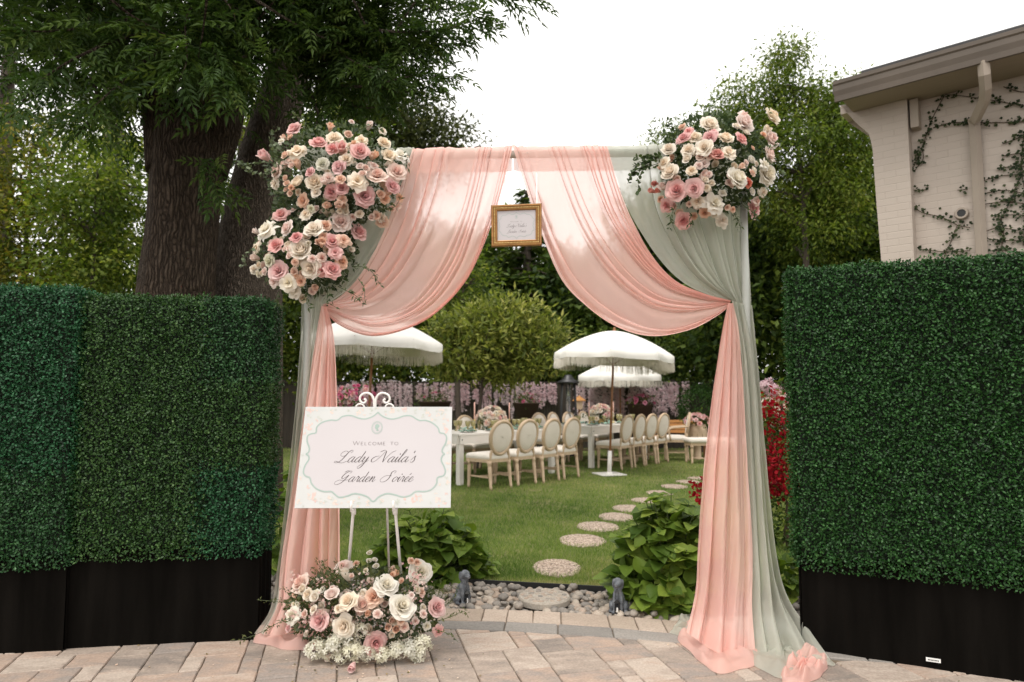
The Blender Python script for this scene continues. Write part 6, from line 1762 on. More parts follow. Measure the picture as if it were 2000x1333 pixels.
# ================================================================== DOG STATUES WITH LANTERNS
m_dog = mat('grey_cast_stone', [(.05,.055,.065),(.11,.12,.135),(.20,.21,.225)], rough=.6, scale=26, bump=.4)
def dog(label, c, rot, s):
    t_ = thing('dog_statue', label, 'statue', tuple(c), rot, 'dog statues in the pebble bed')
    mb = MB()
    E = lambda p, r, M=None: mb.add(*ellipsoid(arr(p)*s, arr(r)*s, 14, 10, M))
    E((0,.10,.26),(.155,.17,.25), rotx(.32)); E((0,-.03,.40),(.135,.12,.19)); E((0,.15,.12),(.20,.20,.13))
    for sx in (-1,1):
        E((sx*.085,-.10,.24),(.052,.056,.25)); E((sx*.09,-.145,.03),(.062,.085,.038))
        E((sx*.165,.08,.13),(.085,.15,.125)); E((sx*.19,-.03,.03),(.055,.12,.036))
        E((sx*.112,-.03,.70),(.035,.065,.115), rotx(-.1))
    E((0,-.06,.57),(.10,.10,.15)); E((0,-.08,.74),(.122,.135,.115)); E((0,-.20,.71),(.070,.11,.062)); E((0,-.285,.735),(.034,.026,.026))
    for sx in (-1,1): E((sx*.056,-.175,.775),(.022,.016,.020))
    E((0,.30,.05),(.04,.13,.035))
    V, F, T = mb.geo(); me = make_mesh('body', V, F, T, True); o = link_obj('body', me, m_dog, t_)
    rm = o.modifiers.new('remesh','REMESH'); rm.mode = 'VOXEL'; rm.voxel_size = .013*s; rm.use_smooth_shade = True
    sm = o.modifiers.new('smooth','SMOOTH'); sm.iterations = 1; sm.factor = .5
    # lantern held in the mouth, in front of the chest
    L = lambda x, y, z: arr((x,y-.20,z))*s
    mb = MB()
    for ax in (-1,1):
        for ay in (-1,1): mb.add(*tube([L(ax*.055,ay*.055,.05),L(ax*.045,ay*.045,.27)], .008*s, 5))
    mb.add(*lathe([(.085*s,.03*s),(.085*s,.05*s),(.05*s,.06*s)], 4, *L(0,0,0)[:2])); mb.add(*lathe([(.075*s,.27*s),(.078*s,.29*s),(.03*s,.34*s),(.012*s,.36*s)], 4, *L(0,0,0)[:2]))
    a = np.linspace(0,PI,12); mb.add(*tube([L(.045*math.cos(q),0,.36+.25*math.sin(q)) for q in a], .006*s, 5))
    ln_ = obj('lantern', mb, m_black, t_, world=False)
    mb = MB(); mb.add(*lathe([(.022*s,.06*s),(.022*s,.15*s),(.006*s,.17*s)], 8, *L(0,0,0)[:2])); obj('candle', mb, m_white, ln_, world=False)
dog('grey stone puppy statue carrying a lantern left of the pebbles', gnd(905,1178), .6, .25)
dog('grey stone puppy statue half hidden under the right hydrangea', gnd(1208,1196), -.3, .25)

# ================================================================== GARDEN PARTY FURNITURE
m_wood = mat('washed_oak', [(.46,.335,.22),(.56,.42,.29)], rough=.6, scale=14, stretch=(1,1,.2), bump=.15)
m_linen = mat('linen', [(.74,.68,.61),(.78,.72,.65)], rough=.9, scale=60, bump=.2, sheen=.2)
m_linenb = mat('linen_back', [(.70,.63,.55),(.74,.67,.59)], rough=.9, scale=60, bump=.2, sheen=.2)
m_twhite = mat('table_white_wood', [(.74,.70,.65),(.79,.75,.70)], rough=.5, scale=8, stretch=(.3,3,1))
def turned_leg(mb, x, y, h, lean=(0,0)):
    pr = [(.017,0),(.019,.02),(.023,.05),(.020,.055),(.026,h*.55),(.029,h*.78),(.023,h*.80),(.031,h*.83),(.023,h*.86),(.031,h*.875),(.033,h*.89),(.033,h)]
    V, F = lathe(pr, 10); k = 1-V[:,2]/h
    V = V+np.stack([k*lean[0], k*lean[1], 0*k], 1); mb.add(V+arr((x,y,0)), F)
def make_chair(arm=False):
    t_ = thing('dining_chair', 'x', 'chair')
    for sx in (-1,1):
        mb = MB(); turned_leg(mb, sx*.215, .20, .40, (sx*.008,.01)); obj('leg', mb, m_wood, t_, True, False)
        mb = MB(); turned_leg(mb, sx*.185, -.20, .40, (sx*.008,-.05)); obj('leg', mb, m_wood, t_, True, False)
    def trap(z0, z1, grow=0, bulge=0):
        n = 9
        pts = []
        for i in range(n): pts.append((-.20-grow+(.40+2*grow)*i/(n-1), -.215-grow))
        for i in range(1,n): pts.append((.20+grow+.045*i/(n-1), -.215-grow+(.46+2*grow)*i/(n-1)))
        for i in range(1,n): pts.append((.245+grow-(.49+2*grow)*i/(n-1), .245+grow+.02*math.sin(PI*i/(n-1))))
        for i in range(1,n-1): pts.append((-.245-grow+.045*i/(n-1), .245+grow-(.46+2*grow)*i/(n-1)))
        P = arr(pts); c = P.mean(0); rows = []
        prof = [(1,z0),(1,z1)] if not bulge else [(.98,z0),(1.01,z0+.02),(1.0,z1-.035),(.95,z1-.012),(.8,z1),(.4,z1+.012),(.05,z1+.014)]
        for f, z in prof: rows.append(np.column_stack([c+(P-c)*f, np.full(len(P), z)]))
        m_ = len(P); mb = MB(); mb.add(np.concatenate(rows), [grid_faces(m_, len(prof), True), np.array([list(range((len(prof)-1)*m_, len(prof)*m_))])]); return mb
    obj('seat_rail', trap(.375,.425), m_wood, t_, False, False)
    obj('seat', trap(.425,.50,.004,1), m_linen, t_, True, False)
    mb = MB()
    for sx in (-1,1): mb.add(*box(sx*.20,0,.17,.022,.40,.022))
    mb.add(*box(0,0,.172,.38,.022,.020)); obj('stretcher', mb, m_wood, t_, False, False)
    tilt = rotx(.17); c0 = arr((0,-.255,.735)); a = np.linspace(0,2*PI,41)
    ov = np.stack([.205*np.cos(a), 0*a, .235*np.sin(a)+.012*np.cos(2*a)], 1)
    P = ov@tilt.T+c0
    mb = MB(); V, F = tube(P, .028, 8, cap=False, squash=1.0); mb.add(V, F); obj('back_frame', mb, m_wood, t_, True, False)
    for sx in (-1,1):
        mb = MB(); mb.add(*tube(smooth_path([(sx*.185,-.205,.38),(sx*.175,-.215,.47),(sx*.150,-.222,.56)],6), .021, 8)); obj('back_post', mb, m_wood, t_, True, False)
    rows = []
    for f, d in ((.93,.012),(.88,.022),(.5,.034),(.05,.036)): rows.append(np.stack([.205*f*np.cos(a[:-1]), np.full(40,d), .235*f*np.sin(a[:-1])],1))
    V = np.concatenate(rows); Vb = V*arr((1,-.8,1))
    mb = MB(); mb.add(V@tilt.T+c0, [grid_faces(40,4,True)]); mb.add(Vb@tilt.T+c0, [grid_faces(40,4,True)]); obj('backrest', mb, m_linenb, t_, True, False)
    if arm:
        for sx in (-1,1):
            mb = MB(); mb.add(*tube(smooth_path([(sx*.20,-.26,.70),(sx*.25,-.1,.68),(sx*.255,.08,.66),(sx*.245,.13,.60),(sx*.235,.10,.42)],14), .018, 8)); obj('armrest', mb, m_wood, t_, True, False)
    return t_
def place(o, x, y, fx, fy, label, group):
    o.location = (x, y, 0); o.rotation_euler = (0,0,math.atan2(fy,fx)-PI/2); o['label'] = label
    if group: o['group'] = group
    return o
proto = make_chair(); first = [True]
def chair(x, y, fx, fy, label, group):
    o = proto if first[0] else copy_tree(proto); first[0] = False
    return place(o, x+random.uniform(-.02,.02), y+random.uniform(-.02,.02), fx+random.uniform(-.09,.09), fy+random.uniform(-.09,.09), label, group)
m_nail = m_black
def table(label, corner, e, n, L, W):
    ang = math.atan2(e[1], e[0]); t_ = thing('dining_table', label, 'table', (corner.x, corner.y, 0), ang, 'white dining tables')
    k = 5; w = W/k
    for i in range(k):
        mb = MB(); mb.add(*bevbox(L/2-.03, -.03+w*(i+.5)+.0, .745, L, w-.004, .032, .003)); obj('plank', mb, m_twhite, t_, False, False)
    mb = MB()
    for y in (-.005, W-.055): mb.add(*box(L/2-.03, y, .667, L-.06, .028, .12))
    for x in (-.015, L-.045): mb.add(*box(x, W/2-.03, .667, .028, W-.09, .12))
    obj('apron', mb, m_twhite, t_, False, False)
    for x in (.045, L-.105):
        for y in (.045, W-.105):
            mb = MB(); mb.add(*bevbox(x, y, .364, .085, .085, .728, .004)); obj('leg', mb, m_twhite, t_, False, False)
    mb = MB(); mb.add(*lathe([(.009,0),(.009,.006)],10), M=rotx(PI/2), loc=(.03,-.02,.67)); obj('bolt', mb, m_black, t_, False, False)
    return t_
e1, n1 = Vector((.69,.724,0)), Vector((-.724,.69,0)); e2, n2 = Vector((.62,.785,0)), Vector((-.785,.62,0))
T1 = gnd(898,948); T2 = gnd(1155,914.5); LT, WT = 2.25, .95
table('white plank dining table nearer the sign', T1-e1*.045-n1*.045, e1, n1, LT, WT)
table('white plank dining table farther off, behind the front umbrella pole', T2-e2*.045-n2*.045, e2, n2, LT, WT)
R1 = gnd(958.8,957.5); R2 = gnd(1210,919)
ordc = ['nearest the sign','second from the sign','third from the sign','fourth from the sign']
for k in range(4):
    p = R1+e1*(.20+.535*k)+n1*.22; chair(p.x, p.y, n1.x, n1.y, f'oval-back linen chair on the near side of the nearer table, {ordc[k]}', 'oval-back dining chairs')
ordd = ['beside the umbrella pole','second from the umbrella pole','third from the umbrella pole','fourth from the umbrella pole']
for k in range(4):
    p = R2+e2*(.20+.50*k)+n2*.22; chair(p.x, p.y, n2.x, n2.y, f'oval-back chair on the near side of the farther table, {ordd[k]}', 'oval-back dining chairs')
for k in range(4):
    p = T1+e1*(.28+.54*k)+n1*(WT+.16); chair(p.x, p.y, -n1.x, -n1.y, f'oval-back chair facing the patio across the nearer table, {ordc[k]}', 'chairs on the far side of the nearer table')
for k in range(4):
    p = T2+e2*(.28+.54*k)+n2*(WT+.16); chair(p.x, p.y, -n2.x, -n2.y, f'oval-back chair facing the patio across the farther table, {ordd[k]}', 'chairs on the far side of the farther table')
ac = make_chair(True); ac.name = 'armchair'
p = gnd(1320,899); place(ac, p.x, p.y, -.97, .2, 'oval-back linen armchair turned left beside the wooden bench', None); ac['category'] = 'armchair'
p = gnd(1385,905); bt = thing('upholstered_bench', 'low linen bench partly hidden by the right pink drape', 'bench', (p.x, p.y, 0), .1)
mb = MB(); mb.add(*bevbox(0,0,.45,.9,.42,.09,.02)); obj('seat', mb, m_linen, bt, True, False)
mb = MB(); mb.add(*box(0,0,.38,.86,.38,.05)); obj('seat_rail', mb, m_wood, bt, False, False)
for sx in (-1,1):
    for sy in (-1,1):
        mb = MB(); turned_leg(mb, sx*.40, sy*.16, .36); obj('leg', mb, m_wood, bt, True, False)

# ---- table settings
m_glass, t = new_mat('amber_green_glass')
out = N(t,'ShaderNodeOutputMaterial'); gl = N(t,'ShaderNodeBsdfPrincipled'); gl.inputs['Base Color'].default_value = (.52,.46,.22,1); gl.inputs['Roughness'].default_value = .15; gl.inputs['Transmission Weight'].default_value = .55
t.links.new(gl.outputs[0], out.inputs[0])
m_cand = mat('pink_wax', [(.78,.46,.38),(.82,.50,.42)], rough=.5)
m_brass = mat('brass', [(.55,.40,.16),(.65,.5,.22)], rough=.35, metal=.8)
m_nap = mat('sage_napkin', [(.20,.36,.29),(.30,.46,.38)], rough=.9, scale=12)
m_plate = mat('white_china', [(.74,.71,.66),(.78,.75,.70)], rough=.3)
def mesh_of(name, mb, smooth=True):
    V, F, T = mb.geo(); return make_mesh(name, V, F, T, smooth)
mb = MB(); mb.add(*lathe([(.034,0),(.034,.006),(.010,.016),(.009,.07),(.03,.085),(.040,.12),(.043,.165),(.040,.165),(.036,.12),(.012,.092)], 12)); me_gob = mesh_of('goblet', mb); me_gob.materials.append(m_glass)
mb = MB(); mb.add(*lathe([(.06,0),(.085,.004),(.135,.014),(.137,.017),(.085,.009),(0,.007)], 24)); me_pl = mesh_of('plate', mb); me_pl.materials.append(m_plate)
gq = np.random.default_rng(4)
nx_, ny_ = 10, 14; X_, Y_ = np.meshgrid(np.linspace(-.05,.05,nx_), np.linspace(-.13,.13,ny_)); Z_ = .012+.012*np.sin(X_*90)+.010*np.sin(Y_*50+X_*40)
mb = MB(); mb.add(np.stack([X_*(1+.5*np.abs(Y_)*8), Y_, Z_],-1).reshape(-1,3), [grid_faces(nx_, ny_)]); me_np = mesh_of('napkin', mb); me_np.materials.append(m_nap)
ZT = .763
def settle(me, name, label, cat, p, rz=0, group=None, z=ZT):
    o = link_obj(name, me); o.location = (p.x, p.y, z); o.rotation_euler = (0,0,rz); tag(o, label, cat, group); return o
rnd = random.Random(8); oc = ['leftmost','second','third','rightmost']
for (Tn, e, n, nm) in ((T1, e1, n1, 'nearer'), (T2, e2, n2, 'farther')):
    for k in range(4):
        for side in (0,1):
            p = Tn+e*(.28+.53*k)+n*(.14 if side == 0 else WT-.24)
            wh = 'near' if side == 0 else 'far'
            settle(me_pl, 'dinner_plate', f'white dinner plate at the {oc[k]} {wh}-side setting of the {nm} table', 'plate', p, 0, f'plates on the {wh} side of the {nm} table')
            settle(me_np, 'napkin', f'sage green napkin at the {oc[k]} {wh}-side setting of the {nm} table', 'napkin', p, math.atan2(n.y,n.x)+rnd.uniform(-.6,.6), f'napkins on the {wh} side of the {nm} table', ZT+.014)
            for j in range(2):
                q = p+e*(.16+.085*j-.02)+n*((.13 if side == 0 else -.13)+rnd.uniform(-.02,.02))
                settle(me_gob, 'goblet', f'{["left","right"][j]} amber-green goblet at the {oc[k]} {wh}-side setting of the {nm} table', 'goblet', q, 0, f'goblets on the {wh} side of the {nm} table')
def centrepiece(label, p, w, seed, names):
    t_ = thing('table_centrepiece', label, 'flower arrangement', (p.x,p.y,ZT)); rn = random.Random(seed)
    mb = MB(); mb.add(*lathe([(.05,0),(.055,.02),(.07,.09),(.062,.10)],14)); obj('bowl', mb, m_brass, t_, True, False)
    for k in range(46):
        a = rn.uniform(0,2*PI); el = rn.uniform(.05,1.4); d = Vector((math.cos(a)*math.cos(el)*w*1.35, math.sin(a)*math.cos(el)*w, .08+math.sin(el)*.30))
        c = rn.choice('ccwwbbcp'); o = link_obj('rose', rn.choice(ROSES[rn.choice(['open','peony'])]), None, t_); o.location = d; s = rn.uniform(.085,.125); o.scale = (s,s,s); orient(o, d-Vector((0,0,.06)), rn.uniform(0,6)); set_mat(o, PET[c])
    for k in range(5):
        o = link_obj('hydrangea', rn.choice(HYD), None, t_); a = rn.uniform(0,6.28); o.location = (math.cos(a)*w*.6, -abs(math.sin(a))*w*.6, .12+rn.uniform(0,.08)); s = .15; o.scale = (s,s,s); set_mat(o, PET['w'])
    g = np.random.default_rng(seed); mb = MB(); C = g.normal(size=(40,3))*arr((w*.6,w*.5,.06))+arr((0,0,.14)); leaves(mb, C, g, 8, .04, LEAF2, .05, .6, .2, 1, .9); o = obj('foliage', mb, m_dkeuc, t_, False, False); o['kind'] = 'stuff'
def on_table(px, Tn, e, n, v):
    """point above the table line at offset v whose bearing is px"""
    best = min((abs(1000+(Tn+e*s_+n*v).x/(Tn+e*s_+n*v).y*FPX-px), s_) for s_ in np.linspace(-.2, 2.6, 300)); return Tn+e*best[1]+n*v
centrepiece('rose and hydrangea centrepiece between two pink candles on the nearer table', on_table(960,T1,e1,n1,.45), .20, 5, None)
centrepiece('rose centrepiece behind the umbrella pole on the farther table', on_table(1172,T2,e2,n2,.42), .19, 6, None)
mbc = MB(); mbc.add(*lathe([(.011,.09),(.010,.38),(.004,.385)],10)); me_c = mesh_of('taper', mbc); me_c.materials.append(m_cand)
mbh = MB(); mbh.add(*lathe([(.036,0),(.034,.006),(.008,.014),(.007,.07),(.014,.075),(.014,.10),(.011,.10)],12)); me_h = mesh_of('holder', mbh); me_h.materials.append(m_brass)
for px, Tn, e, n, lab, zz in ((927,T1,e1,n1,'pink taper candle left of the centrepiece on the nearer table',.10),(995,T1,e1,n1,'pink taper candle right of the centrepiece on the nearer table',.08),(1150,T2,e2,n2,'pink taper candle left of the centrepiece on the farther table',.06),(1197,T2,e2,n2,'pink taper candle right of the centrepiece on the farther table',.06)):
    p = on_table(px, Tn, e, n, .45); t_ = thing('taper_candle', lab, 'candle', (p.x,p.y,ZT), group='pink taper candles')
    o = link_obj('holder', me_h, None, t_); o.scale = (1,1,1+zz*8); o = link_obj('taper', me_c, None, t_); o.location = (0,0,zz*.7)

# ---- fringed umbrellas
m_canvas = mat('white_canvas', [(.76,.735,.69),(.80,.775,.73)], rough=.85, scale=5)
m_fringe = mat('cream_fringe', [(.66,.62,.54),(.76,.72,.64)], rough=.9, scale=40)
m_teak = mat('teak_pole', [(.20,.085,.03),(.30,.13,.05)], rough=.45, scale=10, stretch=(4,4,.5))
def umbrella(label, foot, D, zrim, ztop, lean, white_sleeve=True, seed=0):
    t_ = thing('fringed_umbrella', label, 'umbrella', tuple(foot), group='white fringed umbrellas')
    g = np.random.default_rng(seed); R = D/2; ax = Vector((lean[0], lean[1], ztop)).normalized()
    Mx = np.array(ax.to_track_quat('Z','Y').to_matrix())
    top = arr((lean[0], lean[1], ztop)); hh = ztop-zrim
    mb = MB(); mb.add(*tube([(0,0,.02),(top[0]*.5,top[1]*.5,ztop*.5),tuple(top+arr((0,0,.02)))], .019, 10)); obj('pole', mb, m_teak, t_, True, False)
    mb = MB(); mb.add(*lathe([(.0,-.02),(.030,0),(.03,.02),(.018,.03),(.024,.05),(.018,.065),(0,.07)],12), M=Mx, loc=top); obj('finial', mb, m_teak, t_, True, False)
    n = 8; seg = 10; NA = n*seg; rows = []
    a = np.linspace(0,2*PI,NA,endpoint=False)+.2
    frac = (np.arange(NA)%seg)/seg
    for f in np.linspace(.02,1,14):
        poly = 1-(1-math.cos(PI/n))*np.sin(frac*PI)*f
        sag = .045*R*np.sin(frac*PI)*f*f
        z = -hh*(f**1.75)-sag*.6
        rows.append(np.stack([np.cos(a)*R*f*poly, np.sin(a)*R*f*poly, z],1))
    wob = .012*np.sin(a*8+1)+.01*np.sin(a*13+2)
    poly = 1-(1-math.cos(PI/n))*np.sin(frac*PI)
    for dz, rr in ((.06,1.005),(.125,1.0)):
        rows.append(np.stack([np.cos(a)*(R*rr*poly+wob*dz*6), np.sin(a)*(R*rr*poly+wob*dz*6), -hh-.027*R*np.sin(frac*PI)-dz+(.02*np.abs(np.sin(frac*PI)) if dz > .1 else 0)],1))
    V = np.concatenate(rows); mb = MB(); mb.add(V@Mx.T+top, [grid_faces(NA,len(rows),True)]); obj('canopy', mb, m_canvas, t_, True, False)
    mb = MB(); k = 1900
    aa = g.random(k)*2*PI; fr = ((aa-.2)/(2*PI)*NA)%seg/seg; pr = 1-(1-math.cos(PI/n))*np.sin(fr*PI)
    T = np.stack([np.cos(aa)*R*pr, np.sin(aa)*R*pr, -hh-.027*R*np.sin(fr*PI)-.10+0*aa],1)@Mx.T+top
    yd = arr((0,0,-1))+g.normal(size=(k,3))*.07; nr = np.stack([np.cos(aa),np.sin(aa),0*aa],1)
    scatter(mb, arr([(-.5,0,0),(.5,0,0),(.35,1,0),(-.35,1,0)]), [np.array([(0,1,2,3)])], frames(yd,nr), T, np.stack([np.full(k,.005),g.uniform(.12,.17,k),np.full(k,1)],1), g.random(k))
    o = obj('fringe', mb, m_fringe, t_, False, False); o['kind'] = 'stuff'
    for i in range(n):
        q = .2+i*2*PI/n; mb = MB()
        P = [arr((math.cos(q)*R*f, math.sin(q)*R*f, -hh*f**1.75-.012)) for f in np.linspace(.03,1,8)]
        mb.add(*tube(arr(P)@Mx.T+top, .006, 5)); rb = obj('rib', mb, m_teak, t_, True, False)
        mb = MB(); mb.add(*tube(arr([P[4], arr((0,0,-hh-.18))])@Mx.T+top, .005, 5)); obj('strut', mb, m_teak, rb, True, False)
    if white_sleeve:
        mb = MB(); mb.add(*tube([(0,0,.01),(lean[0]*.13,lean[1]*.13,.40)], .035, 12)); obj('sleeve', mb, m_wmetal, t_, True, False)
        mb = MB(); mb.add(*bevbox(0,0,.014,.44,.44,.02,.004), M=rotz(.3)); mb.add(*lathe([(.06,.024),(.045,.05)],12)); obj('base', mb, m_wmetal, t_, False, False)
fu = gnd(1190,928); umbrella('white fringed umbrella with white base nearest the dining tables', fu, 2.02, 2.02, 2.42, (.12,.05), True, 1)
fb = gnd(1206,879); umbrella('white fringed umbrella standing behind the front one', Vector((fb.x,16.2,0)), 2.05, 1.78, 2.12, (.0,.0), False, 2)
fl_ = Vector((at(716,770,9.9).x, 9.9, 0)); umbrella('white fringed umbrella left, behind the welcome sign', fl_, 2.05, 2.10, 2.48, (.08,.05), True, 3)

# ---- patio heater
p = at(1110,770,14.6); ht = thing('patio_heater', 'dark mushroom-hooded patio heater left of the rear umbrella', 'patio heater', (p.x,p.y,0))
mb = MB(); mb.add(*lathe([(.235,1.58),(.225,1.62),(.13,1.66),(.125,1.69),(.085,1.72),(.08,1.75),(0,1.76)],24)); obj('hood', mb, mat('heater_steel', [(.045,.045,.047),(.07,.07,.072)], rough=.4, metal=.6), ht, True, False)
for sx in (-1,1):
    for sy in (-1,1):
        mb = MB(); mb.add(*tube([(sx*.20,sy*.20,.0),(sx*.13,sy*.13,1.58)], .014, 6)); obj('corner_post', mb, m_black, ht, True, False)
m_clear, t = new_mat('heater_glass'); out = N(t,'ShaderNodeOutputMaterial'); gl = N(t,'ShaderNodeBsdfPrincipled'); gl.inputs['Base Color'].default_value = (.6,.63,.65,1); gl.inputs['Roughness'].default_value = .05; gl.inputs['Transmission Weight'].default_value = .9; t.links.new(gl.outputs[0], out.inputs[0])
mb = MB(); mb.add(*lathe([(.05,.65),(.05,1.55)],16)); obj('glass_tube', mb, m_clear, ht, True, False)
mb = MB(); mb.add(*box(0,0,.36,.42,.42,.62)); obj('cabinet', mb, m_black, ht, False, False)
# ---- wooden lantern house beyond
p = at(1131,770,15.4); lt_ = thing('birdhouse', 'small orange-roofed wooden birdhouse on a post beside the heater', 'birdhouse', (p.x,p.y,0))
m_orange = mat('orange_wood', [(.42,.19,.06),(.52,.26,.09)], rough=.6, scale=8, stretch=(.4,3,3))
mb = MB(); mb.add(*box(0,0,.62,.04,.04,1.24)); obj('post', mb, m_teak, lt_, False, False)
mb = MB(); mb.add(*box(0,0,1.10,.14,.14,.18)); obj('box', mb, m_wood, lt_, False, False)
mb = MB(); mb.add(*lathe([(.15,1.19),(.15,1.21),(.0,1.32)],4)); obj('roof', mb, m_orange, lt_, False, False)
# ---- garden bench and planters
p = at(1322,770,15.2); bn_ = thing('garden_bench', 'orange-brown slatted garden bench behind the armchair', 'bench', (p.x,p.y,0), -.08)
for i in range(4):
    mb = MB(); mb.add(*bevbox(0,.06+.0*i,.52+.075*i,1.1,.022,.062,.004)); obj('slat', mb, m_orange, bn_, False, False)
for i in range(4):
    mb = MB(); mb.add(*bevbox(0,-.06-.11*i,.43,1.1,.095,.022,.004)); obj('slat', mb, m_orange, bn_, False, False)
for sx in (-1,1):
    for y, h in ((.085,.80),(-.40,.43)):
        mb = MB(); mb.add(*box(sx*.50,y,h/2,.05,.05,h)); obj('leg', mb, m_teak, bn_, False, False)
def planter(name, label, px, Y, z0, z1, w, mm_, colr, nfl, seed, legs=True, slats=0, spread=1.25, fs=.07):
    c = at(px,770,Y); t_ = thing(name, label, 'planter', (c.x,c.y,0)); rn = random.Random(seed)
    if slats:
        for i in range(slats):
            a = i*2*PI/slats; mb = MB(); mb.add(*bevbox(0,0,0,2*PI*w/slats*.8,.012,z1-z0,.003), M=rotz(a)@rotx(-.16), loc=(math.cos(a-PI/2)*w*.86, math.sin(a-PI/2)*w*.86, (z0+z1)/2)); obj('slat', mb, mm_, t_, False, False)
        mb = MB(); mb.add(*lathe([(w*.9,z0+.02),(w*.93,z1-.05)],16)); obj('liner', mb, mm_, t_, True, False)
    else:
        mb = MB(); mb.add(*lathe([(w*.75,z0),(w,z1-.03),(w*1.06,z1-.02),(w*1.06,z1),(w*.9,z1-.01),(w*.5,z1-.02)],18)); obj('pot', mb, mm_, t_, True, False)
    if legs and z0 > .05:
        mb = MB(); mb.add(*lathe([(w*.7,0),(w*.65,.02),(w*.35,.04),(w*.30,z0-.04),(w*.7,z0)],14)); obj('stand', mb, mm_, t_, True, False)
    g = np.random.default_rng(seed); C = g.normal(size=(40,3))*arr((w*.5,w*.5,.06))+arr((0,0,z1+.07)); mb = MB(); leaves(mb, C, g, 9, .06, LEAF2, .06, .5, .1, 1, .9); o = obj('foliage', mb, m_darkleaf, t_, False, False); o['kind'] = 'stuff'
    for k in range(nfl):
        a = rn.uniform(0,6.28); el = rn.uniform(0,1.5); d = Vector((math.cos(a)*math.cos(el)*w*spread, math.sin(a)*math.cos(el)*w*spread, z1+.02+math.sin(el)*.2))
        o = link_obj('bloom', rn.choice(ROSES['peony']), None, t_); o.location = d; s = fs*rn.uniform(.7,1.25); o.scale = (s,s,s); orient(o, d-Vector((0,0,z1-.1)), rn.uniform(0,6)); set_mat(o, PET[colr if rn.random() < .8 else 'l'])
planter('slatted_planter', 'slatted wooden basket planter full of salmon-pink blooms by the right drape', 1360, 14.4, .42, .72, .22, m_wood, 'p', 60, 3, True, 12, 1.3, .085)
m_dkpot = mat('dark_wicker', [(.035,.018,.012),(.06,.032,.02)], rough=.8, scale=40, bump=.5)
planter('dark_planter', 'dark wicker planter of hot pink blooms before the lilac blossom wall', 1250, 15.8, .75, 1.12, .30, m_dkpot, 'h', 40, 4, True, 0, 1.1, .09)
planter('dark_planter', 'dark wicker planter with few pink blooms beyond the nearer table', 1028, 15.9, .80, 1.15, .30, m_dkpot, 'h', 12, 5, True, 0, 1.0, .07)
planter('dark_planter', 'dark planter with leafy top behind the sign, below the blossom curtain', 850, 15.9, .80, 1.18, .36, m_dkpot, 'h', 6, 6, True, 0, 1.0, .06)
t_ = thing('pink_flower_bush', 'bush of small bright pink flowers left of the left umbrella pole', 'bush', (at(690,770,13.5).x,13.5,0)); g = np.random.default_rng(9)
mb = MB(); leaves(mb, clumps([blob(690,810,13.5,46,55,.35,60)], g, .1), g, 14, .09, LEAF2, .07, .5, .2, 1, .9); o = obj('foliage', mb, m_darkleaf, t_); o['kind'] = 'stuff'
rn = random.Random(5)
for k in range(75):
    a = rn.uniform(0,6.28); r = math.sqrt(rn.random()); px, py = 692+math.cos(a)*42*r, 775+math.sin(a)*24*r
    p = at(px, py, 13.25+.3*r*r); o = link_obj('bloom', rn.choice(ROSES['peony']), None, t_); o.location = p-ORG[t_]; s = rn.uniform(.06,.10); o.scale = (s,s,s); orient(o, (math.cos(a)*r,-.9,.4), rn.uniform(0,6)); set_mat(o, PET[rn.choice('hhhpl')])
# clipped box ball
t_ = thing('box_ball', 'clipped round green box shrub behind the slatted planter', 'bush', (at(1368,770,15.9).x,15.9,0)); g = np.random.default_rng(10)
C = clumps([blob(1368,800,15.9,42,46,.5,170)], g, .75); mb = MB(); leaves(mb, C, g, 30, .06, LEAF2, .05, .6, .1, 1, .9); obj('foliage', mb, leafmat('box_leaves', [(.014,.04,.008),(.028,.07,.012),(.05,.10,.02)], trans=.2), t_)
mb = MB(); mb.add(*tube([(at(1368,770,15.9).x,15.9,-.03),(at(1368,770,15.9).x,15.9,.8)], .04, 8)); obj('trunk', mb, m_bark3, t_)

# ---- lilac blossom garlands hanging on the fence
def garland_mesh(seed, w, h, n):
    g = np.random.default_rng(seed); mb = MB()
    ns = 7; xs_ = np.linspace(-w/2,w/2,ns)+g.normal(size=ns)*.02; hs = h*g.uniform(.6,1,ns)
    s_ = g.integers(0,ns,n); f = g.random(n)**.85
    T = np.stack([xs_[s_]+g.normal(size=n)*.022, -.05-.06*g.random(n), -f*hs[s_]], 1)
    dd = np.stack([g.normal(size=n)*.7, -np.ones(n), g.normal(size=n)*.6], 1)
    scatter(mb, arr(P5), [np.array(F5)], frames(np.cross(dd, g.normal(size=(n,3))), dd), T, g.uniform(.022,.036,n), np.clip(.55+.3*g.normal(size=n),0,1))
    V, F, T = mb.geo(); return make_mesh('blossoms', V, F, T)
GAR = [garland_mesh(k, .42, 1.0, 560) for k in range(4)]
m_lil = petalmat('petal_wisteria', (.62,.42,.46), (.88,.75,.77))
mbs = MB()
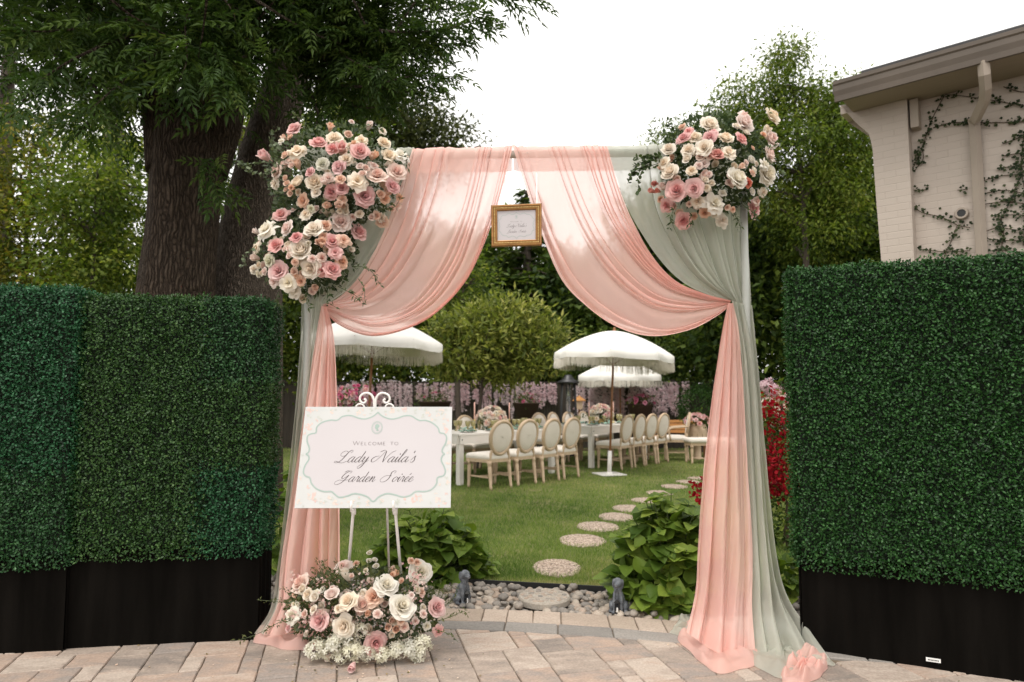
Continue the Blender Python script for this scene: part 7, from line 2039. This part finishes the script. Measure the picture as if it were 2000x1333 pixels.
for x in np.linspace(-.2,.2,7): mbs.add(*tube([(x,-.06,0),(x,-.06,-.9)], .003, 3))
me_str = mesh_of('strings', mbs); me_str.materials.append(m_stem)
for me in GAR: me.materials.append(m_lil)
rn = random.Random(2); gi = 0; onum = ['first','second','third','fourth','fifth','sixth','seventh','eighth','ninth','tenth','eleventh','twelfth','thirteenth','fourteenth','fifteenth','sixteenth','seventeenth']; cnt = {}
for px in list(range(640,1105,31))+list(range(1142,1345,26))+[1480,1506,1532,1558]:
    x = at(px,770,FY).x; side = 'left of the patio heater' if px < 1120 else ('between the heater and the box shrub' if px < 1400 else 'seen right of the sage drape'); cnt[side] = cnt.get(side, 0)+1
    t_ = thing('blossom_garland', f'lilac-pink blossom garland {side}, {onum[cnt[side]-1]} from the left', 'garland', (x, FY-.03, 1.62), group=f'garlands {side}')
    o = link_obj('blossoms', rn.choice(GAR), None, t_); o.scale = (rn.uniform(.55,1.05) if px < 1120 else 1.1,1,rn.uniform(.5,1.12) if px < 1120 else rn.uniform(.85,1.1)); o.location = (0,-.03,rn.uniform(-.05,.08))
    o = link_obj('strings', me_str, None, t_)
# ---- fallen petals and leaf bits on the paving
g = np.random.default_rng(77); k = 150
X_ = g.uniform(-2.4,2.4,k); Y_ = g.uniform(3.0,4.0,k); near = g.random(k) < .5
X_[near] = -.75+g.normal(size=near.sum())*.35; Y_[near] = 3.45+g.normal(size=near.sum())*.15
ok = Y_ < edge_low(X_)
X_, Y_ = X_[ok], Y_[ok]; k = len(X_)
mb = MB(); a = g.random(k)*6.28
scatter(mb, *LEAF2, frames(np.stack([np.cos(a),np.sin(a),.1*g.normal(size=k)],1), arr((0,0,1))+g.normal(size=(k,3))*.25), np.stack([X_,Y_,np.full(k,.005)],1), g.uniform(.006,.016,k), g.random(k))
tag(obj('fallen_petals', mb, leafmat('petal_litter', [(.10,.09,.03),(.30,.22,.10),(.62,.45,.38),(.70,.62,.50)], trans=.2)), 'scattered fallen petals and leaf bits on the paving', 'petals', kind='stuff')
